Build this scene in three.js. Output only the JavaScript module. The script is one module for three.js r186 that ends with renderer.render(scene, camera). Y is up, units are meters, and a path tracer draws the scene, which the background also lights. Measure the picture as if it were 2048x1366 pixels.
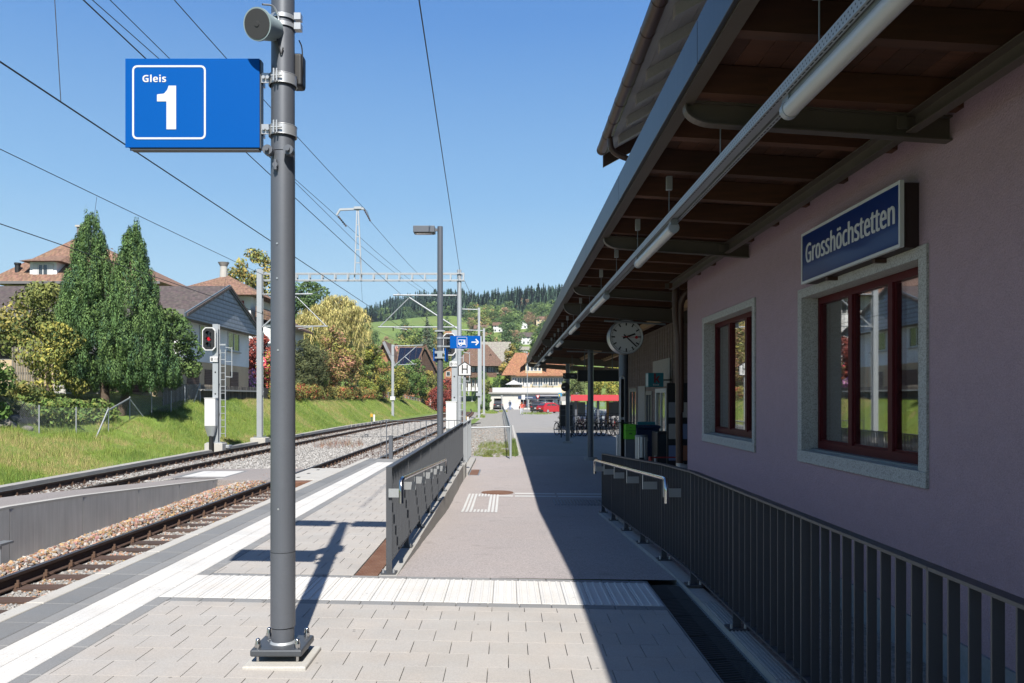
import * as THREE from 'three';
import { mergeGeometries } from 'three/addons/utils/BufferGeometryUtils.js';
import { RoundedBoxGeometry } from 'three/addons/geometries/RoundedBoxGeometry.js';
import { FontLoader } from 'three/addons/loaders/FontLoader.js';
import { TextGeometry } from 'three/addons/geometries/TextGeometry.js';
import { MarchingCubes } from 'three/addons/objects/MarchingCubes.js';

// ---------------------------------------------------------------- camera, sky, sun, exposure
const scene = new THREE.Scene();
const camera = new THREE.PerspectiveCamera(46.77, 2048 / 1366, 0.1, 6000);
camera.position.set(0, 1.63, 0);
camera.lookAt(0, 1.63, -10);
camera.setViewOffset(2048, 1366, 10, -112, 2048, 1366);   // rising lens: the verticals stay upright
scene.add(camera);

const renderer = new THREE.WebGLRenderer({ antialias: true });
renderer.toneMapping = THREE.LinearToneMapping;
renderer.toneMappingExposure = 1.9;
renderer.shadowMap.enabled = true;
renderer.setSize(1024, 683);

const SUN = new THREE.Vector3(0.135, 1.075, 1).normalize();
{ // clear blue sky: air only, pale at the horizon, deep at the zenith, a soft aureole round the sun
  const W = 512, H = 256, a = new Float32Array(W * H * 4), v = new THREE.Vector3();
  const lerp = (p, q, t) => p + (q - p) * t;
  const stops = [[0, [0.263, 0.387, 0.484]], [0.139, [0.224, 0.353, 0.466]], [0.24, [0.145, 0.274, 0.442]], [0.43, [0.066, 0.166, 0.374]], [0.7, [0.037, 0.095, 0.253]], [1, [0.024, 0.063, 0.184]]];
  for (let j = 0; j < H; j++) for (let i = 0; i < W; i++) {
    const th = ((j + .5) / H - .5) * Math.PI, ph = ((i + .5) / W - .5) * 2 * Math.PI;
    v.set(Math.cos(th) * Math.cos(ph), Math.sin(th), Math.cos(th) * Math.sin(ph));
    const e = Math.max(0, v.y); let k = 0; while (k < stops.length - 2 && e > stops[k + 1][0]) k++;
    const t = Math.min(1, (e - stops[k][0]) / (stops[k + 1][0] - stops[k][0]));
    const c = Math.max(0, v.dot(SUN)), g = .10 * Math.pow(c, 10) + .6 * Math.pow(c, 60);
    for (let q = 0; q < 3; q++) a[(j * W + i) * 4 + q] = lerp(stops[k][1][q], stops[k + 1][1][q], t) + g * [1, .95, .85][q];
    a[(j * W + i) * 4 + 3] = 1;
  }
  const t = new THREE.DataTexture(a, W, H, THREE.RGBAFormat, THREE.FloatType);
  t.mapping = THREE.EquirectangularReflectionMapping; t.minFilter = t.magFilter = THREE.LinearFilter; t.needsUpdate = true;
  scene.background = t; scene.environment = t;
}
const sun = new THREE.DirectionalLight(new THREE.Color(1, .955, .875), 5);
sun.position.copy(SUN).multiplyScalar(120); sun.target.position.set(0, 0, -30);
sun.position.add(sun.target.position);
sun.castShadow = true; sun.shadow.mapSize.set(4096, 4096);
Object.assign(sun.shadow.camera, { left: -70, right: 70, top: 90, bottom: -70, near: 1, far: 400 });
sun.shadow.radius = 1; scene.add(sun, sun.target);

// ---------------------------------------------------------------- helpers
function rng(s) { return () => { s |= 0; s = s + 0x6D2B79F5 | 0; let t = Math.imul(s ^ s >>> 15, 1 | s); t = t + Math.imul(t ^ t >>> 7, 61 | t) ^ t; return ((t ^ t >>> 14) >>> 0) / 4294967296; }; }
const R0 = rng(7);
const lerp = (a, b, t) => a + (b - a) * t, clamp = (x, a, b) => Math.min(b, Math.max(a, x));
const sstep = (a, b, x) => { const t = clamp((x - a) / (b - a), 0, 1); return t * t * (3 - 2 * t); };
const pw = (pts, x) => { if (x <= pts[0][0]) return pts[0][1]; for (let i = 1; i < pts.length; i++) if (x <= pts[i][0]) return lerp(pts[i - 1][1], pts[i][1], (x - pts[i - 1][0]) / (pts[i][0] - pts[i - 1][0])); return pts[pts.length - 1][1]; };
const V = (x, y, d) => new THREE.Vector3(x, y, -d);        // x right, y up, d metres ahead along the platform
// tiling value noise
function hash2(x, y, s) { let h = Math.imul(x, 374761393) ^ Math.imul(y, 668265263) ^ Math.imul(s, 1442695041); h = Math.imul(h ^ h >>> 13, 1274126177); return ((h ^ h >>> 16) >>> 0) / 4294967296; }
function vn(x, y, p, s) { const xi = Math.floor(x), yi = Math.floor(y), fx = x - xi, fy = y - yi, u = fx * fx * (3 - 2 * fx), w = fy * fy * (3 - 2 * fy); const m = k => ((k % p) + p) % p; return lerp(lerp(hash2(m(xi), m(yi), s), hash2(m(xi + 1), m(yi), s), u), lerp(hash2(m(xi), m(yi + 1), s), hash2(m(xi + 1), m(yi + 1), s), u), w); }
function fbm(u, v, p, oct, s) { let a = 0, w = .5, q = 0; for (let o = 0; o < oct; o++) { a += w * vn(u * p, v * p, p, s + o); q += w; w *= .5; p *= 2; } return a / q; }
const s8 = x => Math.round(255 * (x <= .0031308 ? 12.92 * x : 1.055 * Math.pow(clamp(x, 0, 1), 1 / 2.4) - .055));
function dtex(size, metres, fn, srgb = true, sy = metres) {
  const a = new Uint8Array(size * size * 4);
  for (let j = 0; j < size; j++) for (let i = 0; i < size; i++) { const c = fn((i + .5) / size, (j + .5) / size, i, j), k = (j * size + i) * 4; for (let q = 0; q < 3; q++) a[k + q] = srgb ? s8(c[q]) : clamp(Math.round(c[q] * 255), 0, 255); a[k + 3] = 255; }
  const t = new THREE.DataTexture(a, size, size); t.wrapS = t.wrapT = THREE.RepeatWrapping; t.magFilter = THREE.LinearFilter; t.minFilter = THREE.LinearMipmapLinearFilter; t.generateMipmaps = true;
  if (srgb) t.colorSpace = THREE.SRGBColorSpace; t.repeat.set(1 / metres, 1 / sy); t.needsUpdate = true; return t;
}
// tint textures, mean about 0.8; fine grain + coarse patches
const tint = (seed, fine, coarse, cells = 6, hue = 0) => (u, v, i, j) => { const f = (hash2(i, j, seed) - .5) * fine + (hash2(i >> 1, j >> 1, seed + 9) - .5) * fine, c = (fbm(u, v, cells, 4, seed) - .5) * 2 * coarse, h = (fbm(u, v, cells * 2, 3, seed + 50) - .5) * hue, k = .8 * (1 + f + c); return [k * (1 + h), k, k * (1 - h)]; };
const T = {
  slab: dtex(512, 1.7, (u, v, i, j) => { const t = tint(11, .14, .10, 5, .05)(u, v, i, j); let m = 1; for (let k = 0; k < 5; k++) { const a = (u - hash2(k, 1, 7)) * 512, b = (v - hash2(k, 2, 7)) * 512, q = Math.hypot(a, b * (1 + .5 * hash2(k, 3, 7))); if (q < 2.2 + 2 * hash2(k, 4, 7)) m = .55; } return t.map(c => c * m); }),
  asphalt: dtex(1024, 5.3, (u, v, i, j) => { const t = tint(21, .40, .07, 5, .03)(u, v, i, j), q = fbm(u, v, 23, 3, 22), m = q > .7 ? 1 - (q - .7) * .8 : 1; return [t[0] * m, t[1] * m, t[2] * m]; }),
  patches: dtex(512, 7.3, tint(31, .10, .22, 5, .06)),
  plaster: dtex(512, 1.1, tint(41, .24, .05, 14, .02)),
  granite: dtex(512, .5, (u, v, i, j) => { const n = hash2(i >> 3, j >> 3, 5) * .6 + hash2(i >> 2, j >> 2, 6) * .4, k = n < .3 ? .5 : n < .7 ? .8 : .98; return [k, k, k]; }),
  gravel: dtex(512, 1.3, (u, v, i, j) => { const n = fbm(u, v, 40, 2, 61), m = hash2(i >> 2, j >> 2, 62), k = .35 + .75 * n * (.6 + .6 * m); return [k, k * .98, k * .95]; }),
  rust: dtex(512, 1.2, (u, v, i, j) => { const n = fbm(u, v, 9, 4, 71), m = hash2(i, j, 72) * .2, k = .5 + .5 * n + m * .4; return [k, k * (.75 + .35 * n), k * (.6 + .5 * n)]; }),
  wood: dtex(512, 1.6, (u, v) => { const n = fbm(u * .12, v, 60, 3, 81), m = fbm(u, v, 5, 3, 82), k = .55 + .5 * n * (.6 + .7 * m); return [k, k * .97, k * .94]; }),
  tiles: dtex(512, 2.2, (u, v, i, j) => { const row = Math.floor(v * 12), col = Math.floor(u * 16 + (row & 1) * .5), m = hash2(col & 15, row, 91), edge = ((v * 12) % 1) < .14 ? .62 : 1, e2 = ((u * 16 + (row & 1) * .5) % 1) < .08 ? .8 : 1, k = (.55 + .5 * m) * edge * e2; return [k, k * (.88 + .2 * hash2(col & 15, row, 92)), k * .86]; }),
  grass: dtex(512, 3.1, (u, v, i, j) => { const n = fbm(u, v, 12, 4, 101), m = hash2(i, j, 102), k = .5 + .5 * n + .25 * (m - .5); return [k * (.85 + .3 * fbm(u, v, 5, 2, 103)), k, k * .75]; }),
  metal: dtex(256, .8, tint(111, .05, .06, 5, .01)),
  streak: dtex(512, 2.4, (u, v) => { const n = fbm(u * 1, v * .06, 64, 3, 121), m = fbm(u, v, 6, 3, 122), k = .62 + .25 * n + .2 * m; return [k, k, k * 1.01]; }),
};
const bumpOf = (seed, size, metres, cells, fine) => dtex(size, metres, (u, v, i, j) => { const k = fine * hash2(i, j, seed) + (1 - fine) * fbm(u, v, cells, 3, seed); return [k, k, k]; }, false);
const BT = { plaster: bumpOf(201, 512, .6, 60, .25), asphalt: bumpOf(202, 512, .5, 90, .4), slab: bumpOf(203, 512, .7, 80, .5) };
function mat(c, rough = .8, o = {}) {   // c linear rgb
  const m = new THREE.MeshPhysicalMaterial({ roughness: rough, metalness: o.metal || 0, side: THREE.DoubleSide });
  const g = (o.map ? 1 / .8 : 1) * .62; m.color.setRGB(c[0] * g, c[1] * g, c[2] * g);
  if (o.map) m.map = o.map; if (o.bump) { m.bumpMap = o.bump; m.bumpScale = o.bs || .002; }
  if (o.coat) { m.clearcoat = o.coat; m.clearcoatRoughness = .08; }
  if (o.vc) m.vertexColors = true; if (o.trans) { m.transmission = o.trans; m.thickness = 0; }
  if (o.ior) m.ior = o.ior; if (o.spec !== undefined) m.specularIntensity = o.spec; if (o.alpha) { m.alphaMap = o.alpha; m.transparent = true; }
  if (o.emit) { m.emissive.setRGB(...o.emit); m.emissiveIntensity = o.ei || 1; }
  return m;
}
// geometry: everything in metres, non-indexed, uv in metres by the face's main direction
const _a = new THREE.Vector3(), _b = new THREE.Vector3(), _c = new THREE.Vector3();
function fin(g, keepUV = false) {
  if (g.index) g = g.toNonIndexed();
  for (const k of Object.keys(g.attributes)) if (!['position', 'normal', 'uv', 'color'].includes(k)) g.deleteAttribute(k);
  if (!g.attributes.normal) g.computeVertexNormals();
  if (keepUV && g.attributes.uv) return g;
  const p = g.attributes.position, n = p.count, uv = new Float32Array(n * 2);
  for (let i = 0; i < n; i += 3) {
    _a.fromBufferAttribute(p, i); _b.fromBufferAttribute(p, i + 1); _c.fromBufferAttribute(p, i + 2);
    const e1 = _b.clone().sub(_a), e2 = _c.clone().sub(_a); e1.cross(e2);
    const x = Math.abs(e1.x), y = Math.abs(e1.y), z = Math.abs(e1.z);
    for (let k = 0; k < 3; k++) { const q = [_a, _b, _c][k]; uv[(i + k) * 2] = x > y && x > z ? q.z : q.x; uv[(i + k) * 2 + 1] = y >= x && y >= z ? q.z : q.y; }
  }
  g.setAttribute('uv', new THREE.BufferAttribute(uv, 2)); return g;
}
const box = (x0, x1, y0, y1, d0, d1, r = 0) => { const w = x1 - x0, h = y1 - y0, l = d1 - d0; const g = r ? new RoundedBoxGeometry(w, h, l, 1, r) : new THREE.BoxGeometry(w, h, l); g.translate((x0 + x1) / 2, (y0 + y1) / 2, -(d0 + d1) / 2); return fin(g); };
const cbox = (x, y, d, w, h, l, ry = 0, r = 0) => { const g = r ? new RoundedBoxGeometry(w, h, l, 1, r) : new THREE.BoxGeometry(w, h, l); if (ry) g.rotateY(ry); g.translate(x, y, -d); return fin(g); };
function cyl(p, q, r0, r1 = r0, seg = 12, open = false) { const g = new THREE.CylinderGeometry(r1, r0, p.distanceTo(q), seg, 1, open); g.translate(0, p.distanceTo(q) / 2, 0); g.applyQuaternion(new THREE.Quaternion().setFromUnitVectors(new THREE.Vector3(0, 1, 0), q.clone().sub(p).normalize())); g.translate(p.x, p.y, p.z); return fin(g); }
function bar(p, q, w, h) { const l = p.distanceTo(q), g = new THREE.BoxGeometry(w, h, l), m = new THREE.Matrix4().lookAt(q, p, Math.abs(q.clone().sub(p).normalize().y) > .99 ? new THREE.Vector3(1, 0, 0) : new THREE.Vector3(0, 1, 0)); g.applyMatrix4(m); g.translate((p.x + q.x) / 2, (p.y + q.y) / 2, (p.z + q.z) / 2); return fin(g); }
const tubeG = (pts, r, seg = 24, rad = 8, tension = .5) => fin(new THREE.TubeGeometry(new THREE.CatmullRomCurve3(pts, false, 'catmullrom', tension), seg, r, rad));
function polyTube(pts, r, rad = 8, fillet = .06) { const c = new THREE.CurvePath(); let a = pts[0]; for (let i = 1; i < pts.length - 1; i++) { const p = pts[i], u = pts[i - 1].clone().sub(p), w = pts[i + 1].clone().sub(p), f = Math.min(fillet, u.length() * .45, w.length() * .45); const s = p.clone().add(u.normalize().multiplyScalar(f)), e = p.clone().add(w.normalize().multiplyScalar(f)); c.add(new THREE.LineCurve3(a, s)); c.add(new THREE.QuadraticBezierCurve3(s, p, e)); a = e; } c.add(new THREE.LineCurve3(a, pts[pts.length - 1])); return fin(new THREE.TubeGeometry(c, pts.length * 14, r, rad)); }
// extruded polygon: plane 'xy' along d, 'dy' along x, 'xd' along y
function prism(pts, plane, a0, a1, holes = []) {
  const s = new THREE.Shape(pts.map(p => new THREE.Vector2(p[0], p[1]))); for (const h of holes) s.holes.push(new THREE.Path(h.map(p => new THREE.Vector2(p[0], p[1]))));
  let g = new THREE.ExtrudeGeometry(s, { depth: 1, bevelEnabled: false, curveSegments: 8 }); if (g.index) g = g.toNonIndexed();
  const p = g.attributes.position;
  for (let i = 0; i < p.count; i++) { const u = p.getX(i), v = p.getY(i), w = lerp(a0, a1, p.getZ(i)); if (plane === 'xy') p.setXYZ(i, u, v, -w); else if (plane === 'dy') p.setXYZ(i, w, v, -u); else p.setXYZ(i, u, w, -v); }
  // keep outward winding
  const flip = (plane === 'xy' ? -1 : plane === 'dy' ? 1 : 1) * Math.sign(a1 - a0) < 0;
  if (flip) for (let i = 0; i < p.count; i += 3) { const t = [p.getX(i), p.getY(i), p.getZ(i)]; p.setXYZ(i, p.getX(i + 1), p.getY(i + 1), p.getZ(i + 1)); p.setXYZ(i + 1, ...t); }
  g.deleteAttribute('normal'); g.computeVertexNormals(); return fin(g);
}
function sheet(nu, nv, fn) { const pos = [], idx = []; for (let j = 0; j <= nv; j++) for (let i = 0; i <= nu; i++) { const p = fn(i / nu, j / nv); pos.push(p[0], p[1], -p[2]); } for (let j = 0; j < nv; j++) for (let i = 0; i < nu; i++) { const a = j * (nu + 1) + i, b = a + 1, c = a + nu + 1, e = c + 1; idx.push(a, b, c, b, e, c); } const g = new THREE.BufferGeometry(); g.setAttribute('position', new THREE.Float32BufferAttribute(pos, 3)); g.setIndex(idx); g.computeVertexNormals(); let up = 0; for (let i = 0; i < g.attributes.normal.count; i++) up += g.attributes.normal.getY(i); if (up < 0) { for (let i = 0; i < idx.length; i += 3) { const t = idx[i]; idx[i] = idx[i + 1]; idx[i + 1] = t; } g.setIndex(idx); g.computeVertexNormals(); } const uvs = []; for (let i = 0; i < pos.length; i += 3) uvs.push(pos[i], pos[i + 2]); g.setAttribute('uv', new THREE.Float32BufferAttribute(uvs, 2)); return g.toNonIndexed(); }
const merge = gs => { gs = gs.flat(Infinity); return gs.length === 1 ? gs[0] : mergeGeometries(gs, false); };
// objects
const names = new Map();
function numbered(n) { const k = names.get(n) || 0; names.set(n, k + 1); return k ? n + '_' + String(k).padStart(3, '0') : n; }
function tag(o, label, category, group, kind) { o.userData = {}; if (label) o.userData.label = label; if (category) o.userData.category = category; if (group) o.userData.group = group; if (kind) o.userData.kind = kind; return o; }
function mk(name, gs, m) { const o = new THREE.Mesh(merge([gs]), m); o.name = name; o.castShadow = o.receiveShadow = true; return o; }
function thing(name, label, category, p = [0, 0, 0], group) { const o = new THREE.Group(); o.name = numbered(name); o.position.set(p[0], p[1], -p[2]); tag(o, label, category, group); scene.add(o); return o; }
function origin(o) { const v = new THREE.Vector3(); for (let q = o; q && q !== scene; q = q.parent) v.add(q.position); return v; }
// a part: geometry given in world metres, stored relative to its thing
function part(t, name, gs, m, label) { const g = merge([gs]), v = origin(t); g.translate(-v.x, -v.y, -v.z); const o = new THREE.Mesh(g, m); o.name = name; o.castShadow = o.receiveShadow = true; if (label) o.userData.label = label; t.add(o); return o; }
function solo(name, label, category, gs, m, p, group) { const o = mk(numbered(name), gs, m); if (p) { o.geometry.translate(-p[0], -p[1], p[2]); o.position.set(p[0], p[1], -p[2]); } tag(o, label, category, group); scene.add(o); return o; }
function struct(name, gs, m) { const o = mk(numbered(name), gs, m); tag(o, null, null, null, 'structure'); scene.add(o); return o; }
function stuff(name, o, label, category, parent = scene) { o.name = parent === scene ? numbered(name) : name; o.castShadow = o.receiveShadow = true; tag(o, label, category, null, 'stuff'); parent.add(o); return o; }
function copy(o, x, y, d, ry = 0, label, s = 1) { const c = o.clone(); c.name = numbered(o.name.replace(/_\d\d\d$/, '')); c.userData = { ...o.userData }; if (label) c.userData.label = label; c.position.set(x, y, -d); c.rotation.y = ry; c.scale.setScalar(s); scene.add(c); return c; }
// lettering
const font = await new FontLoader().loadAsync('fonts/droid/droid_sans_bold.typeface.json');
const fontR = await new FontLoader().loadAsync('fonts/droid/droid_sans_regular.typeface.json');
function text(str, h, depth, f = font, wide = 1) { const g = new TextGeometry(str, { font: f, size: h, depth, curveSegments: 6, bevelEnabled: false }); g.computeBoundingBox(); g.scale(wide, 1, 1); g.computeBoundingBox(); return fin(g); }
function place(g, x, y, d, ry = 0) { g = g.clone(); if (ry) g.rotateY(ry); g.translate(x, y, -d); return g; }
// ---------------------------------------------------------------- materials
const M = {
  paver: [[.50, .468, .435], [.492, .46, .428], [.508, .475, .442], [.484, .453, .42]].map(c => mat(c, .92, { map: T.slab, bump: BT.slab, bs: .0012 })),
  joint: mat([.10, .09, .07], .95, { map: T.gravel }),
  tactile: [[.74, .725, .70], [.725, .71, .685], [.755, .74, .715]].map(c => mat(c, .85, { map: T.slab })),
  greySlab: [[.235, .24, .245], [.215, .22, .225]].map(c => mat(c, .9, { map: T.slab, bump: BT.slab, bs: .001 })),
  greySlab2: [[.29, .29, .29], [.27, .27, .272]].map(c => mat(c, .9, { map: T.slab, bump: BT.slab, bs: .001 })),
  kerb: mat([.56, .54, .50], .88, { map: T.slab }),
  asphalt: mat([.445, .40, .39], .93, { map: T.asphalt, bump: BT.asphalt, bs: .004 }),
  road: mat([.36, .345, .33], .93, { map: T.asphalt }),
  asphaltPale: mat([.335, .30, .285], .93, { map: T.asphalt }),
  concrete: mat([.44, .425, .40], .9, { map: T.patches, bump: BT.slab, bs: .0012 }),
  panel: mat([.62, .61, .58], .85, { map: T.streak }),
  whitePaint: mat([.72, .72, .71], .7, { map: T.slab }),
  gravelSheet: mat([.42, .40, .375], .98, { map: T.gravel }),
  yard: mat([.40, .385, .35], .98, { map: T.gravel }),
  grass: mat([.085, .155, .026], 1, { map: T.grass }),
  meadow: mat([.10, .185, .035], 1, { map: T.grass }),
  railTop: mat([.30, .28, .27], .38, { metal: .75 }),
  railSide: mat([.085, .05, .036], .9, { map: T.rust }),
  sleeper: [[.105, .062, .046], [.08, .052, .042], [.125, .082, .064]].map(c => mat(c, .95, { map: T.wood })),
  chair: mat([.13, .075, .05], .9, { map: T.rust }),
  stone: mat([.44, .41, .385], .95), stoneRust: mat([.46, .30, .20], .95),
  steel: mat([.105, .115, .13], .42, { metal: .35, map: T.metal }),      // dark grey painted steel
  steelMid: mat([.15, .163, .19], .45, { metal: .3, map: T.metal }),
  steelBar: mat([.08, .085, .096], .5, { metal: .1, map: T.metal }),
  galv: mat([.50, .53, .56], .5, { metal: .35, map: T.metal }),
  galvDark: mat([.30, .33, .36], .5, { metal: .35, map: T.metal }),
  zinc: mat([.62, .64, .66], .35, { metal: .6 }),
  chrome: mat([.78, .78, .78], .16, { metal: 1 }),
  blue: mat([.0, .105, .45], .55, { spec: .12 }),
  navy: mat([.0, .026, .175], .3, { spec: .5, coat: .2 }),
  white: mat([.78, .78, .78], .5), offwhite: mat([.70, .68, .63], .7, { map: T.slab }),
  black: mat([.012, .012, .014], .55), rubber: mat([.02, .02, .02], .9),
  rust: mat([.20, .105, .07], .95, { map: T.rust }),
  red: mat([.62, .02, .03], .4), speaker: mat([.33, .42, .44], .5), speakerFace: mat([.04, .042, .045], .8),
  plaster: mat([.51, .355, .405], .95, { map: T.plaster, bump: BT.plaster, bs: .006 }),
  plinth: mat([.36, .37, .38], .9, { map: T.patches }),
  granite: mat([.55, .53, .50], .8, { map: T.granite }),
  frameRed: mat([.11, .013, .017], .5, { spec: .3 }),
  glass: mat([1.6, 1.6, 1.6], .015, { trans: 1, ior: 2.1 }),
  timber: [[.095, .032, .013], [.075, .027, .012], [.115, .042, .018]].map(c => mat(c, .85, { map: T.wood })),
  timberPale: mat([.42, .27, .15], .8, { map: T.wood }),
  canopySteel: mat([.135, .108, .085], .5, { metal: .2, map: T.metal }),
  roofSheet: mat([.45, .46, .47], .5, { metal: .3, map: T.metal }), fascia: mat([.075, .078, .085], .42, { metal: .5, map: T.streak }),
  brown: mat([.10, .048, .032], .45, { metal: .3 }),
  diffuser: mat([.80, .80, .78], .35, { trans: .25 }),
  bark: mat([.13, .095, .07], .95, { map: T.wood }), barkPale: mat([.20, .17, .14], .95, { map: T.wood }),
  fenceWood: [[.26, .235, .20], [.21, .19, .165], [.30, .27, .235]].map(c => mat(c, .95, { map: T.wood })),
};
const W_ = M.wallKinds = {};

// ---------------------------------------------------------------- ground heights
const roadY = d => pw([[7.2, 0], [13.8, -.33], [27, -.40], [100, -.60], [400, -.66]], d);
const track1 = d => pw([[-10, -5.36], [80, -5.36], [110, -5.9], [140, -7], [180, -9.5], [240, -14.2], [320, -21], [420, -33]], d);
const track2 = d => pw([[-10, -10.95], [40, -10.95], [60, -10.6], [80, -9.6], [100, -8.1], [118, -6.8]], d);
const toe = d => pw([[-10, -12.6], [60, -12.6], [80, -11.9], [100, -10.9], [120, -10.2], [150, -10.6], [200, -14.5], [300, -23], [420, -37]], d);
const hillP = [[150, 0], [200, 4], [250, 11], [350, 24], [450, 41], [600, 66], [800, 102], [900, 114], [1000, 116], [1600, 40]];
function groundY(x, d) {
  const t = toe(d); let y;
  if (x > -3.55) y = lerp(-1.0, roadY(d) - .09, sstep(27.6, 30, d));
  else y = -.84;
  if (x < t) {                                            // the bank beside the tracks
    const u = t - x, k = sstep(29, 40, d);
    const near = pw([[0, -.55], [1.6, -.25], [3.6, .28], [4.6, .6], [6.4, 1.35], [8.5, 1.95], [14, 2.3]], u);
    const far = pw([[0, -.55], [.6, -.35], [2.9, 1.36], [3.6, 1.5], [8, 2.0], [20, 2.6]], u);
    const low = pw([[0, -.55], [.6, -.4], [3, .8], [6, 1.0], [20, 1.6]], u);
    y = lerp(lerp(near, far, k), low, sstep(100, 135, d));
  } else if (x < t + .5) y = lerp(-.55, y, sstep(0, .5, x - t));
  if (d > 112 && x > track1(d) + 2.2 && x < 3) y += 5.6 * sstep(116, 172, d) * sstep(0, 1.2, x - track1(d) - 2.2) * (1 - sstep(-4.3, -3.6, x) * (1 - sstep(160, 168, d))) * (1 - sstep(178, 215, d));
  if (d > 150) y = Math.max(y, -2) + pw(hillP, d) * .95 * pw([[-330, .1], [-230, .4], [-169, .7], [-115, .85], [-61, .92], [0, .97], [60, 1], [300, 1.1]], x) + 6 * sstep(330, 520, d) * (fbm(x / 900 + .5, d / 900, 6, 3, 5) - .5) * 2;
  return y;
}
{ // one sheet to the horizon
  const xs = [], ds = [];
  for (let x = -2200; x < -420; x += 120) xs.push(x); for (let x = -420; x < -70; x += 14) xs.push(x); for (let x = -70; x < -26; x += 2.2) xs.push(x); for (let x = -26; x < -10; x += .4) xs.push(x); for (let x = -10; x < 4; x += .5) xs.push(x); for (let x = 4; x < 60; x += 4) xs.push(x); for (let x = 60; x < 420; x += 14) xs.push(x); for (let x = 420; x <= 2200; x += 120) xs.push(x);
  for (let d = -120; d < 0; d += 15) ds.push(d); for (let d = 0; d < 60; d += .8) ds.push(d); for (let d = 60; d < 130; d += 1.6) ds.push(d); for (let d = 130; d < 260; d += 4) ds.push(d); for (let d = 260; d < 1100; d += 14) ds.push(d); for (let d = 1100; d <= 3000; d += 120) ds.push(d);
  const g = sheet(xs.length - 1, ds.length - 1, (u, v) => { const x = xs[Math.round(u * (xs.length - 1))], d = ds[Math.round(v * (ds.length - 1))]; return [x, groundY(x, d), d]; });
  const p = g.attributes.position, c = new Float32Array(p.count * 3);
  for (let i = 0; i < p.count; i++) { // grass species and mown strips vary over metres
    const x = p.getX(i), z = p.getZ(i), n = fbm(x / 64 + 8, z / 64 + 8, 16, 3, 3), m = fbm(x / 400 + 8, z / 400 + 8, 16, 3, 4);
    const k = .75 + .5 * n; c[i * 3] = k * (.85 + .3 * m); c[i * 3 + 1] = k; c[i * 3 + 2] = k * (.8 + .3 * m);
  }
  g.setAttribute('color', new THREE.BufferAttribute(c, 3));
  M.terrain = mat([.185, .265, .06], 1, { map: T.grass, vc: true });
  struct('ground', g, M.terrain);
}
// ---------------------------------------------------------------- track bed, rails, sleepers, ballast
struct('ballast_bed', [sheet(8, 60, (u, v) => { const d = lerp(-2, 128, v); return [lerp(toe(d) + .35, -3.3, u), -.765 + .03 * fbm(u * .9, v * .9, 8, 2, 9), d]; })], M.gravelSheet);
function railProfile(path, off, d0, d1, step) {
  const head = [], web = [], sh = [[-.036, 0], [-.036, -.035], [-.01, -.05], [-.009, -.135], [-.065, -.15], [-.065, -.165], [.065, -.165], [.065, -.15], [.009, -.135], [.01, -.05], [.036, -.035], [.036, 0]];
  const ds = []; for (let d = d0; d < d1; d += step) ds.push(d); ds.push(d1);
  const line = (a, b) => sheet(1, ds.length - 1, (u, v) => { const d = ds[Math.round(v * (ds.length - 1))], q = u < .5 ? a : b; return [path(d) + off + q[0], -.55 + q[1], d]; });
  for (let i = 0; i < sh.length - 1; i++) web.push(line(sh[i], sh[i + 1]));
  head.push(line([-.034, .001], [.034, .001])); return { head, web };
}
for (const [nm, path, d1, lab] of [['near', track1, 330, 'rusty railway track with dark timber sleepers beside the paved platform'], ['far', track2, 116, 'rusty railway track running along the foot of the grass bank']]) {
  const t = thing('railway_track', lab, 'track', [path(0), -.55, 0]);
  for (const s of [-.7525, .7525]) { const r = railProfile(path, s, -2, d1, 4); const web = part(t, 'rail', r.web, M.railSide); part(web, 'rail_head', r.head, M.railTop); }
  const far = [], farC = []; let cnt = 0; const rr = rng(nm === 'near' ? 5 : 6);
  const slG = new THREE.BoxGeometry(2.5, .15, .25); fin(slG); const sl = fin(slG.clone());
  const ch = merge([box(-.09, .09, -.03, .02, -.11, .11), cbox(-.075, .035, .05, .05, .05, .05), cbox(.075, .035, -.05, .05, .05, .05), cyl(V(-.075, .05, .05), V(-.075, .095, .05), .018, .018, 6), cyl(V(.075, .05, -.05), V(.075, .095, -.05), .018, .018, 6)]);
  for (let d = 6.2; d < Math.min(d1, 130); d += .6) {
    const x = path(d), yy = -.795 + (rr() - .5) * .012, g = sl.clone(); g.rotateY((rr() - .5) * .012); g.translate(x, yy, -d);
    const chs = [-.7525, .7525].map(s => { const c = ch.clone(); c.translate(x + s, -.72, -d); return c; });
    if (cnt < 70 && nm === 'near' || cnt < 60 && nm === 'far') { const s = part(t, 'sleeper', g, M.sleeper[Math.floor(rr() * 3)]); for (const c of chs) part(s, 'rail_chair', c, M.chair); cnt++; } else { far.push(g); farC.push(chs); }
  }
  part(t, 'far_sleepers', far, M.sleeper[0]).userData.kind = 'stuff'; part(t, 'far_rail_chairs', farC, M.chair).userData.kind = 'stuff';
}
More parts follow.
